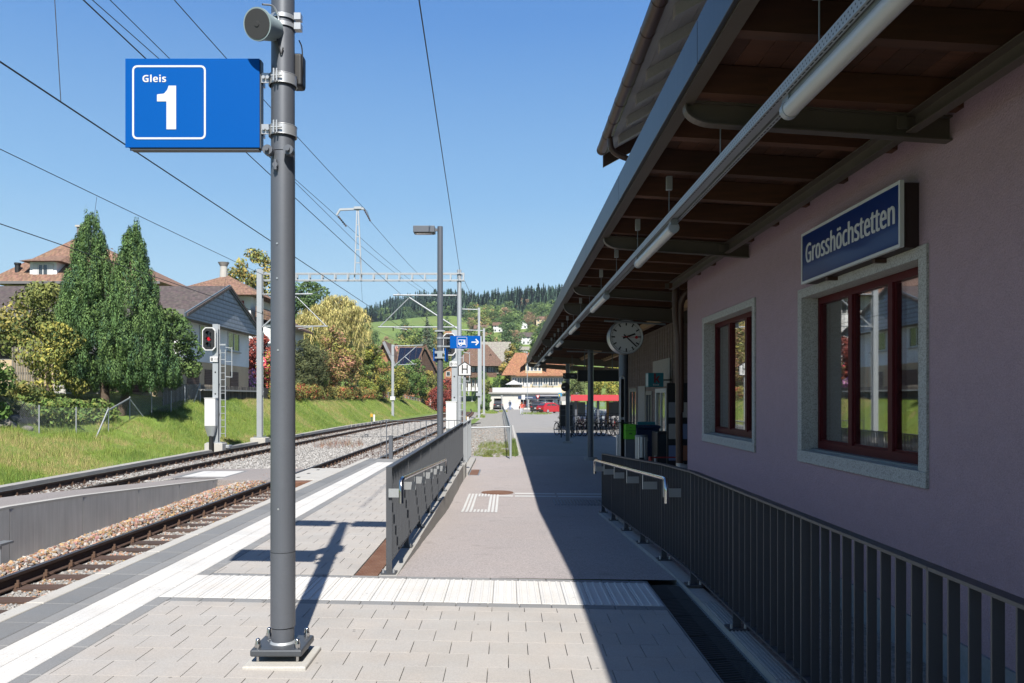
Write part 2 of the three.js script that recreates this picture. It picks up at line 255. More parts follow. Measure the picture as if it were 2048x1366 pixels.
function stones(name, label, n, seed, where, m, tintFn, smin, smax) {
  const g = new THREE.IcosahedronGeometry(1, 0), p = g.attributes.position, r = rng(seed);
  for (let i = 0; i < p.count; i++) { const k = .7 + .5 * hash2(Math.round(p.getX(i) * 50), Math.round(p.getY(i) * 50 + p.getZ(i) * 90), 3); p.setXYZ(i, p.getX(i) * k, p.getY(i) * k * .8, p.getZ(i) * k); }
  g.computeVertexNormals(); const o = new THREE.InstancedMesh(g, m, n), q = new THREE.Object3D(), c = new THREE.Color();
  for (let i = 0; i < n; i++) { const [x, y, d] = where(r); q.position.set(x, y, -d); q.rotation.set(r() * 6, r() * 6, r() * 6); const s = lerp(smin, smax, r() * r()); q.scale.set(s * (.8 + .6 * r()), s * (.7 + .4 * r()), s * (.8 + .5 * r())); q.updateMatrix(); o.setMatrixAt(i, q.matrix); const t = tintFn(r); c.setRGB(t[0], t[1], t[2]); o.setColorAt(i, c); }
  return stuff(name, o, label, 'ballast');
}
M.stoneV = mat([1, 1, 1], .95);
const greyStone = r => { const k = .22 + .32 * r(); return r() < .12 ? [k * .9, k * .62, k * .45] : [k, k * .965, k * .92]; };
const rustStone = r => { const k = .26 + .36 * r(); return r() < .4 ? [k, k * .93, k * .86] : [k, k * lerp(.5, .72, r()), k * lerp(.28, .5, r())]; };
const wallX = d => pw([[0, -6.95], [11, -7.1], [21.6, -7.72], [24, -7.8]], d);
stones('ballast_stones', 'rusty orange ballast stones heaped between rail and concrete wall', 11000, 12, r => { const d = lerp(8, 25, Math.pow(r(), 1.3)), w = wallX(d), u = r(), x = lerp(w + .04, -6.16, u); return [x, -.74 + .17 * Math.sin(Math.PI * Math.pow(1 - u, .7)) * (.5 + .5 * r()), d]; }, M.stoneV, rustStone, .02, .05);
stones('ballast_stones', 'pale ballast stones lying between the sleepers of the platform track', 15000, 13, r => { const d = lerp(8, 27, Math.pow(r(), 1.2)); const k = Math.floor((d - 6.2) / .6), dd = 6.2 + .6 * k + .15 + .3 * r(); return [lerp(-6.0, -3.75, r()), -.765 + .035 * r(), dd]; }, M.stoneV, r => r() < .3 ? rustStone(r) : greyStone(r), .016, .036);
stones('ballast_stones', 'pale grey gravel between the two tracks beyond the crossing', 36000, 14, r => { const d = lerp(22, 75, Math.pow(r(), 1.6)); const a = track2(d), b = track1(d); let x = lerp(a - 1.5, -3.4, r()); if (Math.abs(x - a) < .8 || Math.abs(x - b) < .8) { const c = Math.abs(x - a) < .8 ? a : b; return [x, -.745 + .02 * r(), 6.2 + .6 * Math.floor((d - 6.2) / .6) + .15 + .3 * r()]; } return [x, -.735 + .03 * r(), d]; }, M.stoneV, r => { const k = .32 + .28 * r(); return [k, k * .965, k * .93]; }, .022, .05);
stones('ballast_stones', 'pale ballast stones beside the far track and its cable duct', 12000, 15, r => { const d = lerp(14, 60, Math.pow(r(), 1.4)); return [lerp(-12.15, -9.4, r()), -.74 + .03 * r(), d]; }, M.stoneV, greyStone, .02, .045);
{ // cable duct along the bank
  const t = thing('cable_duct', 'pale concrete cable duct along the foot of the grass bank', 'cable duct', [-12.45, -.62, 30]);
  for (let d = 12; d < 78; d += 1.5) { const w = toe(d + .7) + .12; part(t, 'duct_lid', box(w, w + .32, -.70, -.535 + .012 * R0(), d + .006, d + 1.494), M.concrete); }
}
// ---------------------------------------------------------------- middle platform: asphalt ramp with concrete wall panels
const midY = d => pw([[11, .07], [13, -.02], [21.6, -.595], [24, -.595]], d);
{
  const t = thing('middle_platform', 'narrow asphalt middle platform ramping down behind concrete wall panels', 'platform', [-7.7, -.6, 16]);
  part(t, 'asphalt_surface', [sheet(6, 40, (u, v) => { const d = lerp(2, 21.6, v); return [lerp(pw([[0, -8.15], [11, -8.25], [21.6, -8.9]], d), wallX(d) - .09, u), midY(d), d]; }),
    sheet(4, 6, (u, v) => { const d = lerp(21.6, 24.6, v); return [lerp(-9.55, -6.2, u), -.585 - .0 * v, d]; })], M.asphaltPale);
  part(t, 'left_retaining_edge', [sheet(1, 40, (u, v) => { const d = lerp(2, 21.6, v); return [pw([[0, -8.15], [11, -8.25], [21.6, -8.9]], d), lerp(-.9, midY(d), u), d]; })], M.concrete);
  const joints = [2, 4.3, 6.6, 8.95, 11.3, 13.5, 15.8, 18.1, 20.6, 21.7];
  for (let i = 0; i < joints.length - 1; i++) {
    const a = joints[i] + .008, b = joints[i + 1] - .008, m = 6, g = [], cap = [];
    g.push(prism([[a, -.95], [b, -.95], [b, midY(b) - .02], [(a + b) / 2, midY((a + b) / 2) - .02], [a, midY(a) - .02]], 'dy', -.12, 0));
    const p = g[0].attributes.position; for (let k = 0; k < p.count; k++) p.setX(k, p.getX(k) + wallX(-p.getZ(k)));
    const pn = part(t, 'wall_panel', g, M.panel);
    const c = prism([[a - .006, midY(a) - .02], [b + .006, midY(b) - .02], [b + .006, midY(b) + .015], [a - .006, midY(a) + .015]], 'dy', -.13, .004), q = c.attributes.position; for (let k = 0; k < q.count; k++) q.setX(k, q.getX(k) + wallX(-q.getZ(k)));
    part(pn, 'coping_edge', c, M.kerb);
  }
  part(t, 'tactile_field', [box(-9.05, -7.85, -.60, -.570, 22.0, 23.6)], M.tactile[0]);
  part(t, 'tactile_field_border', [box(-9.25, -9.05, -.60, -.574, 21.8, 23.8), box(-7.85, -7.62, -.60, -.574, 21.8, 23.8), box(-9.05, -7.85, -.60, -.574, 23.6, 23.8), box(-9.05, -7.85, -.60, -.574, 21.8, 22.0)], M.greySlab[0]);
}
{ const t = thing('track_step', 'small grey steel grating step fixed at the concrete wall end', 'step', [-6.75, -.75, 10.9]);
  part(t, 'tread', [box(-7.05, -6.9, -.40, -.37, 10.75, 11.05)], M.galvDark); for (let i = 0; i < 5; i++) part(t, 'leg', bar(V(-6.92 - i * .03, -.9, 10.8), V(-6.92 - i * .03, -.4, 10.8), .012, .012), M.galvDark); }
{ // level crossing over the near track
  const t = thing('level_crossing', 'pale concrete crossing slabs laid over the platform track', 'crossing', [-5.3, -.6, 22.6]);
  for (const [d0, d1] of [[20.95, 22.05], [22.07, 23.17], [23.19, 24.3]]) for (const [x0, x1] of [[-6.02, -4.70], [-4.52, -3.5]]) { const s = part(t, 'crossing_slab', box(x0, x1, -.72, -.545, d0, d1, .01), M.kerb); part(s, 'lifting_hole', [box(x0 + .3, x0 + .38, -.55, -.541, (d0 + d1) / 2 - .09, (d0 + d1) / 2 + .09), box(x0 + .95, x0 + 1.03, -.55, -.541, (d0 + d1) / 2 - .02, (d0 + d1) / 2 + .16)], M.rubber); }
  part(t, 'ramp_beam', box(-6.0, -4.72, -.74, -.56, 20.45, 20.9, .03), M.rust, 'rust brown steel end beam with worn orange lettering');
  part(t, 'outer_slab', box(-7.7, -6.2, -.72, -.555, 20.95, 24.3, .01), M.asphaltPale);
}
// ---------------------------------------------------------------- main platform
const fall = x => -.019 * x;
const platform = struct('platform', [
  prism([[-3.5, -1.0], [1.53, -1.0], [1.53, fall(1.53) - .06], [-3.5, fall(-3.5) - .06]], 'xy', -4, 7.12),
  prism([[-3.5, -1.0], [-1.18, -1.0], [-1.18, fall(-1.18) - .06], [-3.5, fall(-3.5) - .06]], 'xy', 7.12, 20.28)], M.joint);
function slabGeo(x0, x1, d0, d1, dy = 0, ch = .006) { // slab with chamfered top edges, on the sloping platform
  const P = (x, d, dz) => [x, fall(x) + dy + dz, d], a = [[x0, d0], [x1, d0], [x1, d1], [x0, d1]], b = [[x0 + ch, d0 + ch], [x1 - ch, d0 + ch], [x1 - ch, d1 - ch], [x0 + ch, d1 - ch]], pos = [];
  const tri = (p, q, r) => { for (const s of [p, q, r]) pos.push(s[0], s[1], -s[2]); };
  const top = b.map(q => P(...q, 0)), mid = a.map(q => P(...q, -ch * .7)), bot = a.map(q => P(...q, -.058));
  tri(top[0], top[1], top[2]); tri(top[0], top[2], top[3]);
  for (let i = 0; i < 4; i++) { const j = (i + 1) % 4; tri(mid[i], mid[j], top[j]); tri(mid[i], top[j], top[i]); tri(bot[i], bot[j], mid[j]); tri(bot[i], mid[j], mid[i]); }
  const g = new THREE.BufferGeometry(); g.setAttribute('position', new THREE.Float32BufferAttribute(pos, 3)); g.computeVertexNormals(); return fin(g);
}
{
  const r = rng(33), rest = M.paver.map(() => []); let cnt = 0;
  const lay = (x0, x1, d0, d1, single) => {
    if (x1 - x0 < .03 || d1 - d0 < .03) return; const k = r() < .5 ? 0 : Math.floor(r() * 4), g = slabGeo(x0 + .0022, x1 - .0022, d0 + .0005, d1 - .0005, (r() - .5) * .002, .0015);
    if (single && cnt < 298) { part(platform, 'paving_slab', g, M.paver[k]); cnt++; } else rest[k].push(g);
  };
  for (let row = 0; row < 40; row++) { // near field, laid in running bond
    const d1 = row === 0 ? 6.135 : 6.01 - .25 * (row - 1), d0 = 6.01 - .25 * row; if (d0 < -4) break;
    const off = row % 2 ? .009 : .134;
    for (let x = off - 12 * .25; x < 1.25; x += .25) lay(Math.max(x, -2.65), Math.min(x + .25, 1.245), d0, d1, d1 > 4.3);
  }
  for (let row = 0; row < 53; row++) { const d0 = 7.13 + .25 * row, d1 = Math.min(d0 + .25, 19.98); if (d0 > 19.9) break; const off = row % 2 ? .009 : .134; for (let x = off - 12 * .25; x < -1.15; x += .25) lay(Math.max(x, -2.65), Math.min(x + .25, d0 < 11 ? -1.385 : -1.18), d0, d1, true); }
  rest.forEach((g, i) => { if (g.length) part(platform, 'further_paving_slabs', g, M.paver[i]).userData.kind = 'stuff'; });
  // kerb, grey border slabs, guide stripe
  for (let d = -3; d < 20.2; d += 1) part(platform, 'kerb_stone', box(-3.66, -3.522, fall(-3.6) - .32, fall(-3.6) + .004, d + .003, Math.min(d + .997, 20.28), .012), M.kerb);
  struct('platform_wall', box(-3.60, -3.50, -1, -.3, -4, 20.2), M.concrete);
  for (let d = -3; d < 20.2; d += .5) { part(platform, 'border_slab', slabGeo(-3.518, -3.283, d + .002, Math.min(d + .498, 20.28), (r() - .5) * .002), M.greySlab[Math.floor(r() * 2)]); part(platform, 'border_slab', slabGeo(-3.279, -3.163, d + .002, Math.min(d + .498, 20.28), (r() - .5) * .002), M.greySlab2[Math.floor(r() * 2)]); }
  for (let d = -3; d < 20.2; d += .5) if (d < 5.9 || d > 7.1) part(platform, 'border_slab', slabGeo(-2.766, -2.654, d + .002, Math.min(d + .498, d < 6 ? 6.14 : 20.28), 0), M.greySlab2[Math.floor(r() * 2)]);
  part(platform, 'guide_tile', slabGeo(-2.764, -2.653, 6.262, 7.028), M.tactile[0]);
  for (const [a, b] of [[6.0, 6.258], [7.032, 7.26], [7.262, 7.498]]) part(platform, 'border_slab', slabGeo(-2.766, -2.654, a + .002, b), M.greySlab2[0]);
  const ribs = (x0, x1, d0, d1, n, along, rh = .0045) => { const o = []; for (let i = 0; i < n; i++) { if (along) { const w = (x1 - x0) / n, a = x0 + w * (i + .3), b = a + w * .42; o.push(prism([[a, fall(a) - .004], [b, fall(b) - .004], [b - .006, fall(b) + rh], [a + .006, fall(a) + rh]], 'xy', d0 + .004, d1 - .004)); } } return o; };
  for (let d = -3; d < 19.2; d += .6) for (const x of [-3.16, -2.963]) { const e = Math.min(d + .6, 19.2); part(platform, 'guide_tile', [slabGeo(x + .0015, x + .1935, d + .002, e - .002), ribs(x, x + .195, d, e, 4, true, .0015)], M.tactile[Math.floor(r() * 3)]); }
  for (let x = -3.16; x < -2.7; x += .24) part(platform, 'border_slab', slabGeo(x, Math.min(x + .238, -2.768), 19.203, 20.28), M.greySlab2[0]);
  for (let i = 0; i < 20; i++) { const x = -2.65 + i * .195; part(platform, 'guide_tile', [slabGeo(x + .0018, x + .1932, 6.262, 7.028), ribs(x, x + .195, 6.262, 7.028, 3, true)], M.tactile[Math.floor(r() * 3)]); }
  for (let x = -2.65, i = 0; x < 1.25; x += .25, i++) { part(platform, 'border_slab', slabGeo(x + .002, Math.min(x + .248, 1.248), 6.138, 6.258), M.greySlab2[i % 2]); part(platform, 'border_slab', slabGeo(x + .002, Math.min(x + .248, 1.248), 7.032, 7.122), M.greySlab2[(i + 1) % 2]); }
}
// drain channels with gratings
{ const t = thing('drain_channel', 'rusty checker plate drain cover beside the sunlit railing', 'drain', [-1.28, 0, 8.5]);
  for (let d = 7.14; d < 10.6; d += .5) { const p = part(t, 'cover_plate', box(-1.375, -1.17, -.02, .0225, d + .004, d + .496), M.rust); const st = []; for (let i = 0; i < 6; i++) for (let j = 0; j < 12; j++) st.push(cbox(-1.36 + i * .034 + (j % 2) * .017, .0235, d + .03 + j * .039, .026, .004, .007, (i + j) % 2 ? .7 : -.7)); part(p, 'tread_pattern', st, M.rust).userData.kind = 'stuff'; } }
{ const t = thing('drain_channel', 'dark ribbed grating channel beside the shaded railing', 'drain', [1.39, 0, 4]);
  part(t, 'trough', box(1.252, 1.53, -.3, -.10, -3, 7.1), M.black); part(t, 'edge_strip', [box(1.25, 1.258, -.1, -.021, -3, 7.1), box(1.522, 1.53, -.1, -.026, -3, 7.1)], M.galvDark);
  for (let d = -1; d < 7; d += .5) { const g = []; for (let i = 0; i < 12; i++) g.push(bar(V(1.262, -.045, d + .02 + i * .04), V(1.40, -.045, d + .05 + i * .04), .014, .03), bar(V(1.40, -.045, d + .05 + i * .04), V(1.518, -.047, d + .005 + i * .04), .014, .03)); g.push(box(1.262, 1.518, -.06, -.052, d, d + .49)); part(t, 'grating', g, M.gratingM || (M.gratingM = mat([.06, .062, .066], .6))); } }
// ---------------------------------------------------------------- asphalt ramp and forecourt
const asphaltEdge = d => pw([[7, -1.0], [20, -1.06], [27.4, -1.5]], d);
struct('asphalt_path', sheet(24, 60, (u, v) => { const d = lerp(7.124, 27.4, v), x0 = asphaltEdge(d), x1 = 9; const x = x0 + (x1 - x0) * Math.pow(u, 1.7); return [x, roadY(d) + (x < 2 ? fall(x) * .6 : fall(2) * .6) * (1 - sstep(14, 20, d)), d]; }), M.asphalt);
struct('road', sheet(10, 50, (u, v) => { const d = lerp(27.4, 152, v * v); return [lerp(pw([[27, .35], [40, .3], [110, -.2], [152, -3]], d), 30, u * u), roadY(d) - .004, d]; }), M.road);
struct('gravel_yard', sheet(10, 40, (u, v) => { const d = lerp(27.4, 122, v * v); return [lerp(track1(d) + 1.9, pw([[27, .35], [40, .3], [110, -.2], [122, -.4]], d), u), roadY(d) - .02 - .2 * (1 - sstep(0, .3, u)), d]; }), M.yard);
stones('gravel_stones', 'pale gravel stones covering the fenced strip beside the road', 9000, 17, r => { const d = lerp(27.5, 60, Math.pow(r(), 1.5)); return [lerp(-3, .25, r()), roadY(d) - .01, d]; }, M.stoneV, greyStone, .015, .04);
struct('path_kerb', [sheet(1, 20, (u, v) => { const d = lerp(27.4, 60, v); return [.36 + u * .12, roadY(d) + .012, d]; })], M.kerb);
{ // concrete upstand that carries the sunlit railing
  const t = thing('concrete_upstand', 'pale concrete upstand wall under the sunlit railing', 'wall', [-1.08, -.2, 13]);
  for (let i = 0; i < 6; i++) { const a = 7.16 + i * 2.0, b = Math.min(a + 1.99, 19.05), xa = pw([[7, 0], [20, -.055]], a); part(t, 'wall_section', prism([[a, -.6], [b, -.6], [b, .012], [a, .012]], 'dy', -1.165 + xa, -1.0 + xa), M.concrete); }
  part(t, 'end_block', box(-1.24, -1.03, -.6, -.02, 19.06, 20.1), M.concrete); part(t, 'gate_footing', box(-1.35, -1.0, -.6, -.3, 20.1, 25.5), M.concrete);
}
{ const t = thing('railing_kerb', 'ribbed concrete kerb strip under the shaded railing', 'kerb', [1.6, 0, 6]);
  const ky = d => roadY(d) + .0; for (let i = 0; i < 9; i++) { const a = -2.5 + i * 1.75, b = a + 1.744, g = prism([[a, -.5], [b, -.5], [b, 0], [a, 0]], 'dy', 1.532, 1.665), p = g.attributes.position; for (let k = 0; k < p.count; k++) if (p.getY(k) > -.1) p.setY(k, ky(-p.getZ(k)) + .02); g.computeVertexNormals(); const s = part(t, 'kerb_section', g, M.concrete); const ri = []; for (let q = 0; q < 5; q++) ri.push(bar(V(1.548 + q * .025, ky(a) + .0225, a + .01), V(1.548 + q * .025, ky(b) + .0225, b - .01), .010, .008)); if (b < 7 || a > 13) part(s, 'rib', ri, M.concrete); }
}
struct('gravel_strip', box(1.665, 2.8, -.6, -.135, -3, 12.2), M.gravelSheet);
// markings, covers
{ const P = (x, d) => [x, roadY(d) + fall(x) * .6 * (1 - sstep(14, 20, d)) + .005, d], line = (x0, x1, d0, d1) => sheet(1, 6, (u, v) => P(lerp(x0, x1, u), lerp(d0, d1, v)));
  const t = solo('tactile_marking', 'white striped rectangle painted on the sunlit asphalt', 'marking', [...[0, 1, 2].map(i => line(-.775 + i * .068, -.735 + i * .068, 13.25, 16.1)), ...[0, 1, 2].map(i => line(-.335 + i * .065, -.295 + i * .065, 13.25, 16.0)), ...[0, 1, 2, 3].map(i => line(-.57 + i * .062, -.535 + i * .062, 13.25, 13.75)), ...[0, 1, 2, 3].map(i => line(-.57 + i * .062, -.535 + i * .062, 15.65, 16.1))], M.whitePaint);
  solo('guide_line_marking', 'double white guide line painted across the shaded asphalt', 'marking', [line(.16, .98, 16.12, 16.32), line(.16, .98, 15.68, 15.86), line(1.02, 2.1, 16.12, 16.32), line(1.02, 2.1, 15.68, 15.86), line(-.2, .12, 15.68, 15.86)], M.whitePaint);
  const mc = thing('manhole_cover', 'round rusty manhole cover in the asphalt', 'manhole cover', [-.2, roadY(16.3), 16.35]); part(mc, 'rim', cyl(V(-.2, roadY(16.3) - .03, 16.35), V(-.2, roadY(16.3) + .012, 16.35), .33, .33, 28), M.rust); part(mc, 'lid', cyl(V(-.2, roadY(16.3) - .03, 16.35), V(-.2, roadY(16.3) + .016, 16.35), .29, .29, 28), M.rust);
  const gc = thing('gully_cover', 'rusty rectangular gully cover beside the fence gate', 'drain cover', [-.85, roadY(21), 21]); part(gc, 'frame', box(-1.0, -.72, roadY(21) - .05, roadY(21) + .01, 20.2, 21.8), M.galvDark); part(gc, 'plate', box(-.97, -.75, roadY(21) - .05, roadY(21) + .016, 20.28, 21.72), M.rust);
  const dg = thing('drain_grate', 'dark slotted drain grate in the shaded asphalt', 'drain', [1.35, roadY(15), 14.9]); for (let i = 0; i < 16; i++) part(dg, 'grate_bar', box(.88 + i * .06, .91 + i * .06, roadY(14.9) - .04, roadY(14.9) + .0, 14.5, 15.3), M.galvDark); }
// ---------------------------------------------------------------- railings
function railing(name, label, X, d0, nPost, pitch, base, top, nb, mt) {
  const t = thing(name, label, 'railing', [X(d0), base(d0), d0]); const B = d => base(d) + .115, G = (d, y) => V(X(d), y, d);
  for (let i = 0; i < nPost - 1; i++) {
    const a = d0 + i * pitch, b = a + pitch;
    part(t, 'top_rail', bar(G(a + .002, top(a)), G(b - .002, top(b)), .056, .014), mt);
    part(t, 'bottom_rail', bar(G(a + .002, B(a)), G(b - .002, B(b)), .05, .012), mt);
    for (let k = 1; k < nb; k++) { const d = a + pitch * k / nb; part(t, 'bar', box(X(d) - .021, X(d) + .021, B(d) + .006, top(d) - .007, d - .004, d + .004), mt); }
  }
  for (let i = 0; i < nPost; i++) {
    const d = d0 + i * pitch, p = part(t, 'post', box(X(d) - .027, X(d) + .027, base(d) + .012, top(d) - .007, d - .0075, d + .0075), mt);
    part(p, 'foot_plate', box(X(d) - .07, X(d) + .07, base(d), base(d) + .014, d - .065, d + .065), mt);
    part(p, 'anchor_bolt', [-.048, .048].flatMap(e => [cyl(V(X(d) + e, base(d) + .012, d - .04), V(X(d) + e, base(d) + .045, d - .04), .011, .009, 8)]), M.zinc);
  }
  return t;
}
const lx = d => pw([[7.2, -1.085], [20, -1.14]], d);
const railL = railing('ramp_railing', 'sunlit grey flat bar railing along the pale upstand', lx, 7.27, 11, 1.28, () => .012, () => .985, 11, M.steelBar);
const rbase = d => roadY(d) + .02, railR = railing('ramp_railing', 'shaded dark flat bar railing in front of the mauve wall', () => 1.60, -.86, 12, 1.272, rbase, d => rbase(d) + .97, 10, M.steelBar);
function handrail(rail, X, side, d0, d1, y0, y1, n) {
  const h = part(rail, 'handrail', polyTube([V(X, y0 - .22, d0), V(X, y0, d0), V(X, y1, d1), V(X, y1 - .22, d1)], .0215, 12, .07), M.chrome);
  for (let i = 0; i < n; i++) { const k = (i + .12) / (n - .76), d = lerp(d0, d1, k), y = lerp(y0, y1, k); part(h, 'bracket', [cyl(V(X, y - .175, d), V(X, y - .01, d), .007, .007, 8), box(Math.min(X - .004, X + side), Math.max(X - .004, X + side), y - .175, y - .095, d - .004, d + .004)], M.zinc); }
}
handrail(railR, 1.44, .16, 7.13, 12.95, .895, .60, 6);
handrail(railL, -.955, -.13, 7.12, 12.3, .895, .665, 6);
{ // barrier across the platform end
  const t = thing('platform_end_barrier', 'thin grey barrier of upright bars across the platform end', 'barrier', [-2.2, 0, 20.35]);
  part(t, 'top_rail', bar(V(-3.25, 1.04, 20.35), V(-1.2, 1.04, 20.35), .035, .02), M.steelMid); part(t, 'middle_rail', bar(V(-3.25, .62, 20.35), V(-1.2, .62, 20.35), .03, .015), M.steelMid); part(t, 'bottom_rail', bar(V(-3.25, .12, 20.35), V(-1.2, .12, 20.35), .03, .015), M.steelMid);
  for (let i = 0; i <= 14; i++) part(t, i % 7 === 1 ? 'post' : 'bar', box(-3.25 + i * .146 - (i % 7 === 1 ? .012 : .006), -3.25 + i * .146 + (i % 7 === 1 ? .012 : .006), i % 7 === 1 ? .03 : .12, 1.03, 20.342, 20.358), M.steelMid);
  const s = thing('bollard', 'short square dark grey post at the platform end barrier', 'bollard', [-2.97, 0, 20.2]); part(s, 'shaft', box(-3.02, -2.92, .05, .64, 20.15, 20.25, .008), M.steelMid); part(s, 'cap', box(-3.025, -2.915, .64, .655, 20.145, 20.255, .004), M.steel);
}
// ---------------------------------------------------------------- platform lamp posts
const lampHead = (x, y, d, w) => [prism([[x - w / 2, y], [x + w / 2, y], [x + w / 2 - .0, y + .16], [x - w / 2, y + .16]], 'xy', d - .14, d + .14)];
function lampPost(label, X, D, r, H, heads) {
  const t = thing('lamp_post', label, 'lamp post', [X, .03, D]), y0 = fall(X);
  part(t, 'foundation', box(X - .19, X + .19, y0 - .05, y0 + .022, D - .2, D + .2, .012), M.kerb);
  const bp = part(t, 'base_plate', box(X - .155, X + .155, y0 + .062, y0 + .105, D - .155, D + .155, .012), M.steel);
  for (const sx of [-1, 1]) for (const sd of [-1, 1]) part(bp, 'anchor_bolt', [cyl(V(X + sx * .118, y0 + .01, D + sd * .112), V(X + sx * .118, y0 + .12, D + sd * .112), .009, .009, 8), cyl(V(X + sx * .118, y0 + .105, D + sd * .112), V(X + sx * .118, y0 + .13, D + sd * .112), .019, .019, 6), cyl(V(X + sx * .118, y0 + .13, D + sd * .112), V(X + sx * .118, y0 + .15, D + sd * .112), .017, .014, 10), fin(new THREE.SphereGeometry(.0145, 12, 8).translate(X + sx * .118, y0 + .15, -(D + sd * .112)))], M.chrome);
  part(bp, 'weld_collar', cyl(V(X, y0 + .1, D), V(X, y0 + .118, D), r * 1.08, r * .93, 36), M.galv);
  part(t, 'foot_tube', cyl(V(X, y0 + .1, D), V(X, y0 + .20, D), r * .91, r * .91, 36), M.steelMid);
  part(t, 'shaft', [cyl(V(X, y0 + .205, D), V(X, y0 + .66, D), r, r, 40), cyl(V(X, y0 + .6635, D), V(X, 3.125, D), r * .997, r * .97, 40), cyl(V(X, 3.13, D), V(X, H, D), r * .96, r * .88, 40)], M.steelMid);
  part(t, 'inspection_door', [sheet(6, 1, (u, v) => { const a = lerp(-.75, .55, u) + Math.PI / 2 * 0, q = r * 1.012; return [X + q * Math.sin(a + .1), lerp(y0 + .67, y0 + 1.05, v), D - q * Math.cos(a + .1)]; })], M.steelMid);
  for (const [y, a] of [[y0 + .93, -.1], [y0 + .99 + .9, -.12], [2.35, -.2], [2.56, -.2]]) part(t, 'screw', cyl(V(X + (r * .95) * Math.sin(a), y, D - r * .95 * Math.cos(a)), V(X + (r * 1.03) * Math.sin(a), y, D - r * 1.03 * Math.cos(a)), .006, .006, 8), M.zinc);
  for (const s of heads) {
    const arm = part(t, 'lamp_arm', [bar(V(X, H - .08, D), V(X + s * .13, H - .08, D), .05, .06)], M.steelMid);
    const h = part(t, 'lamp_head', [box(Math.min(X + s * .12, X + s * .63), Math.max(X + s * .12, X + s * .63), H - .16, H - .005, D - .15, D + .15, .008)], M.steelMid);
    part(h, 'reflector', box(Math.min(X + s * .15, X + s * .6), Math.max(X + s * .15, X + s * .6), H - .172, H - .158, D - .12, D + .12), M.canopySteel); part(h, 'lamp_glass', box(Math.min(X + s * .17, X + s * .58), Math.max(X + s * .17, X + s * .58), H - .179, H - .1735, D - .1, D + .1), M.glass);
  }
  return t;
}
const PX = -1.373, PD = 4.84;
const post1 = lampPost('tall grey tubular lamp post carrying the blue platform number sign', PX, PD, .0745, 5.62, [-1, 1]);
const post2 = lampPost('slimmer grey lamp post with flat floodlight behind the sunlit railing', -1.60, 18.9, .0745, 5.72, [-1]);
part(post1, 'flange_bolt', [-1, 1].flatMap(s => [cyl(V(PX + s * .062, 3.115, PD - .065), V(PX + s * .062, 3.115, PD - .115), .03, .03, 14), cyl(V(PX + s * .062, 3.115, PD - .06), V(PX + s * .062, 3.115, PD - .135), .014, .014, 6)]), M.steelMid);
part(post1, 'cable_knob', [cyl(V(PX - .02, 3.03, PD - .075), V(PX - .02, 3.03, PD - .10), .014, .016, 12), cyl(V(PX - .02, 3.0, PD - .09), V(PX - .02, 3.06, PD - .09), .012, .012, 8)], M.steelMid);
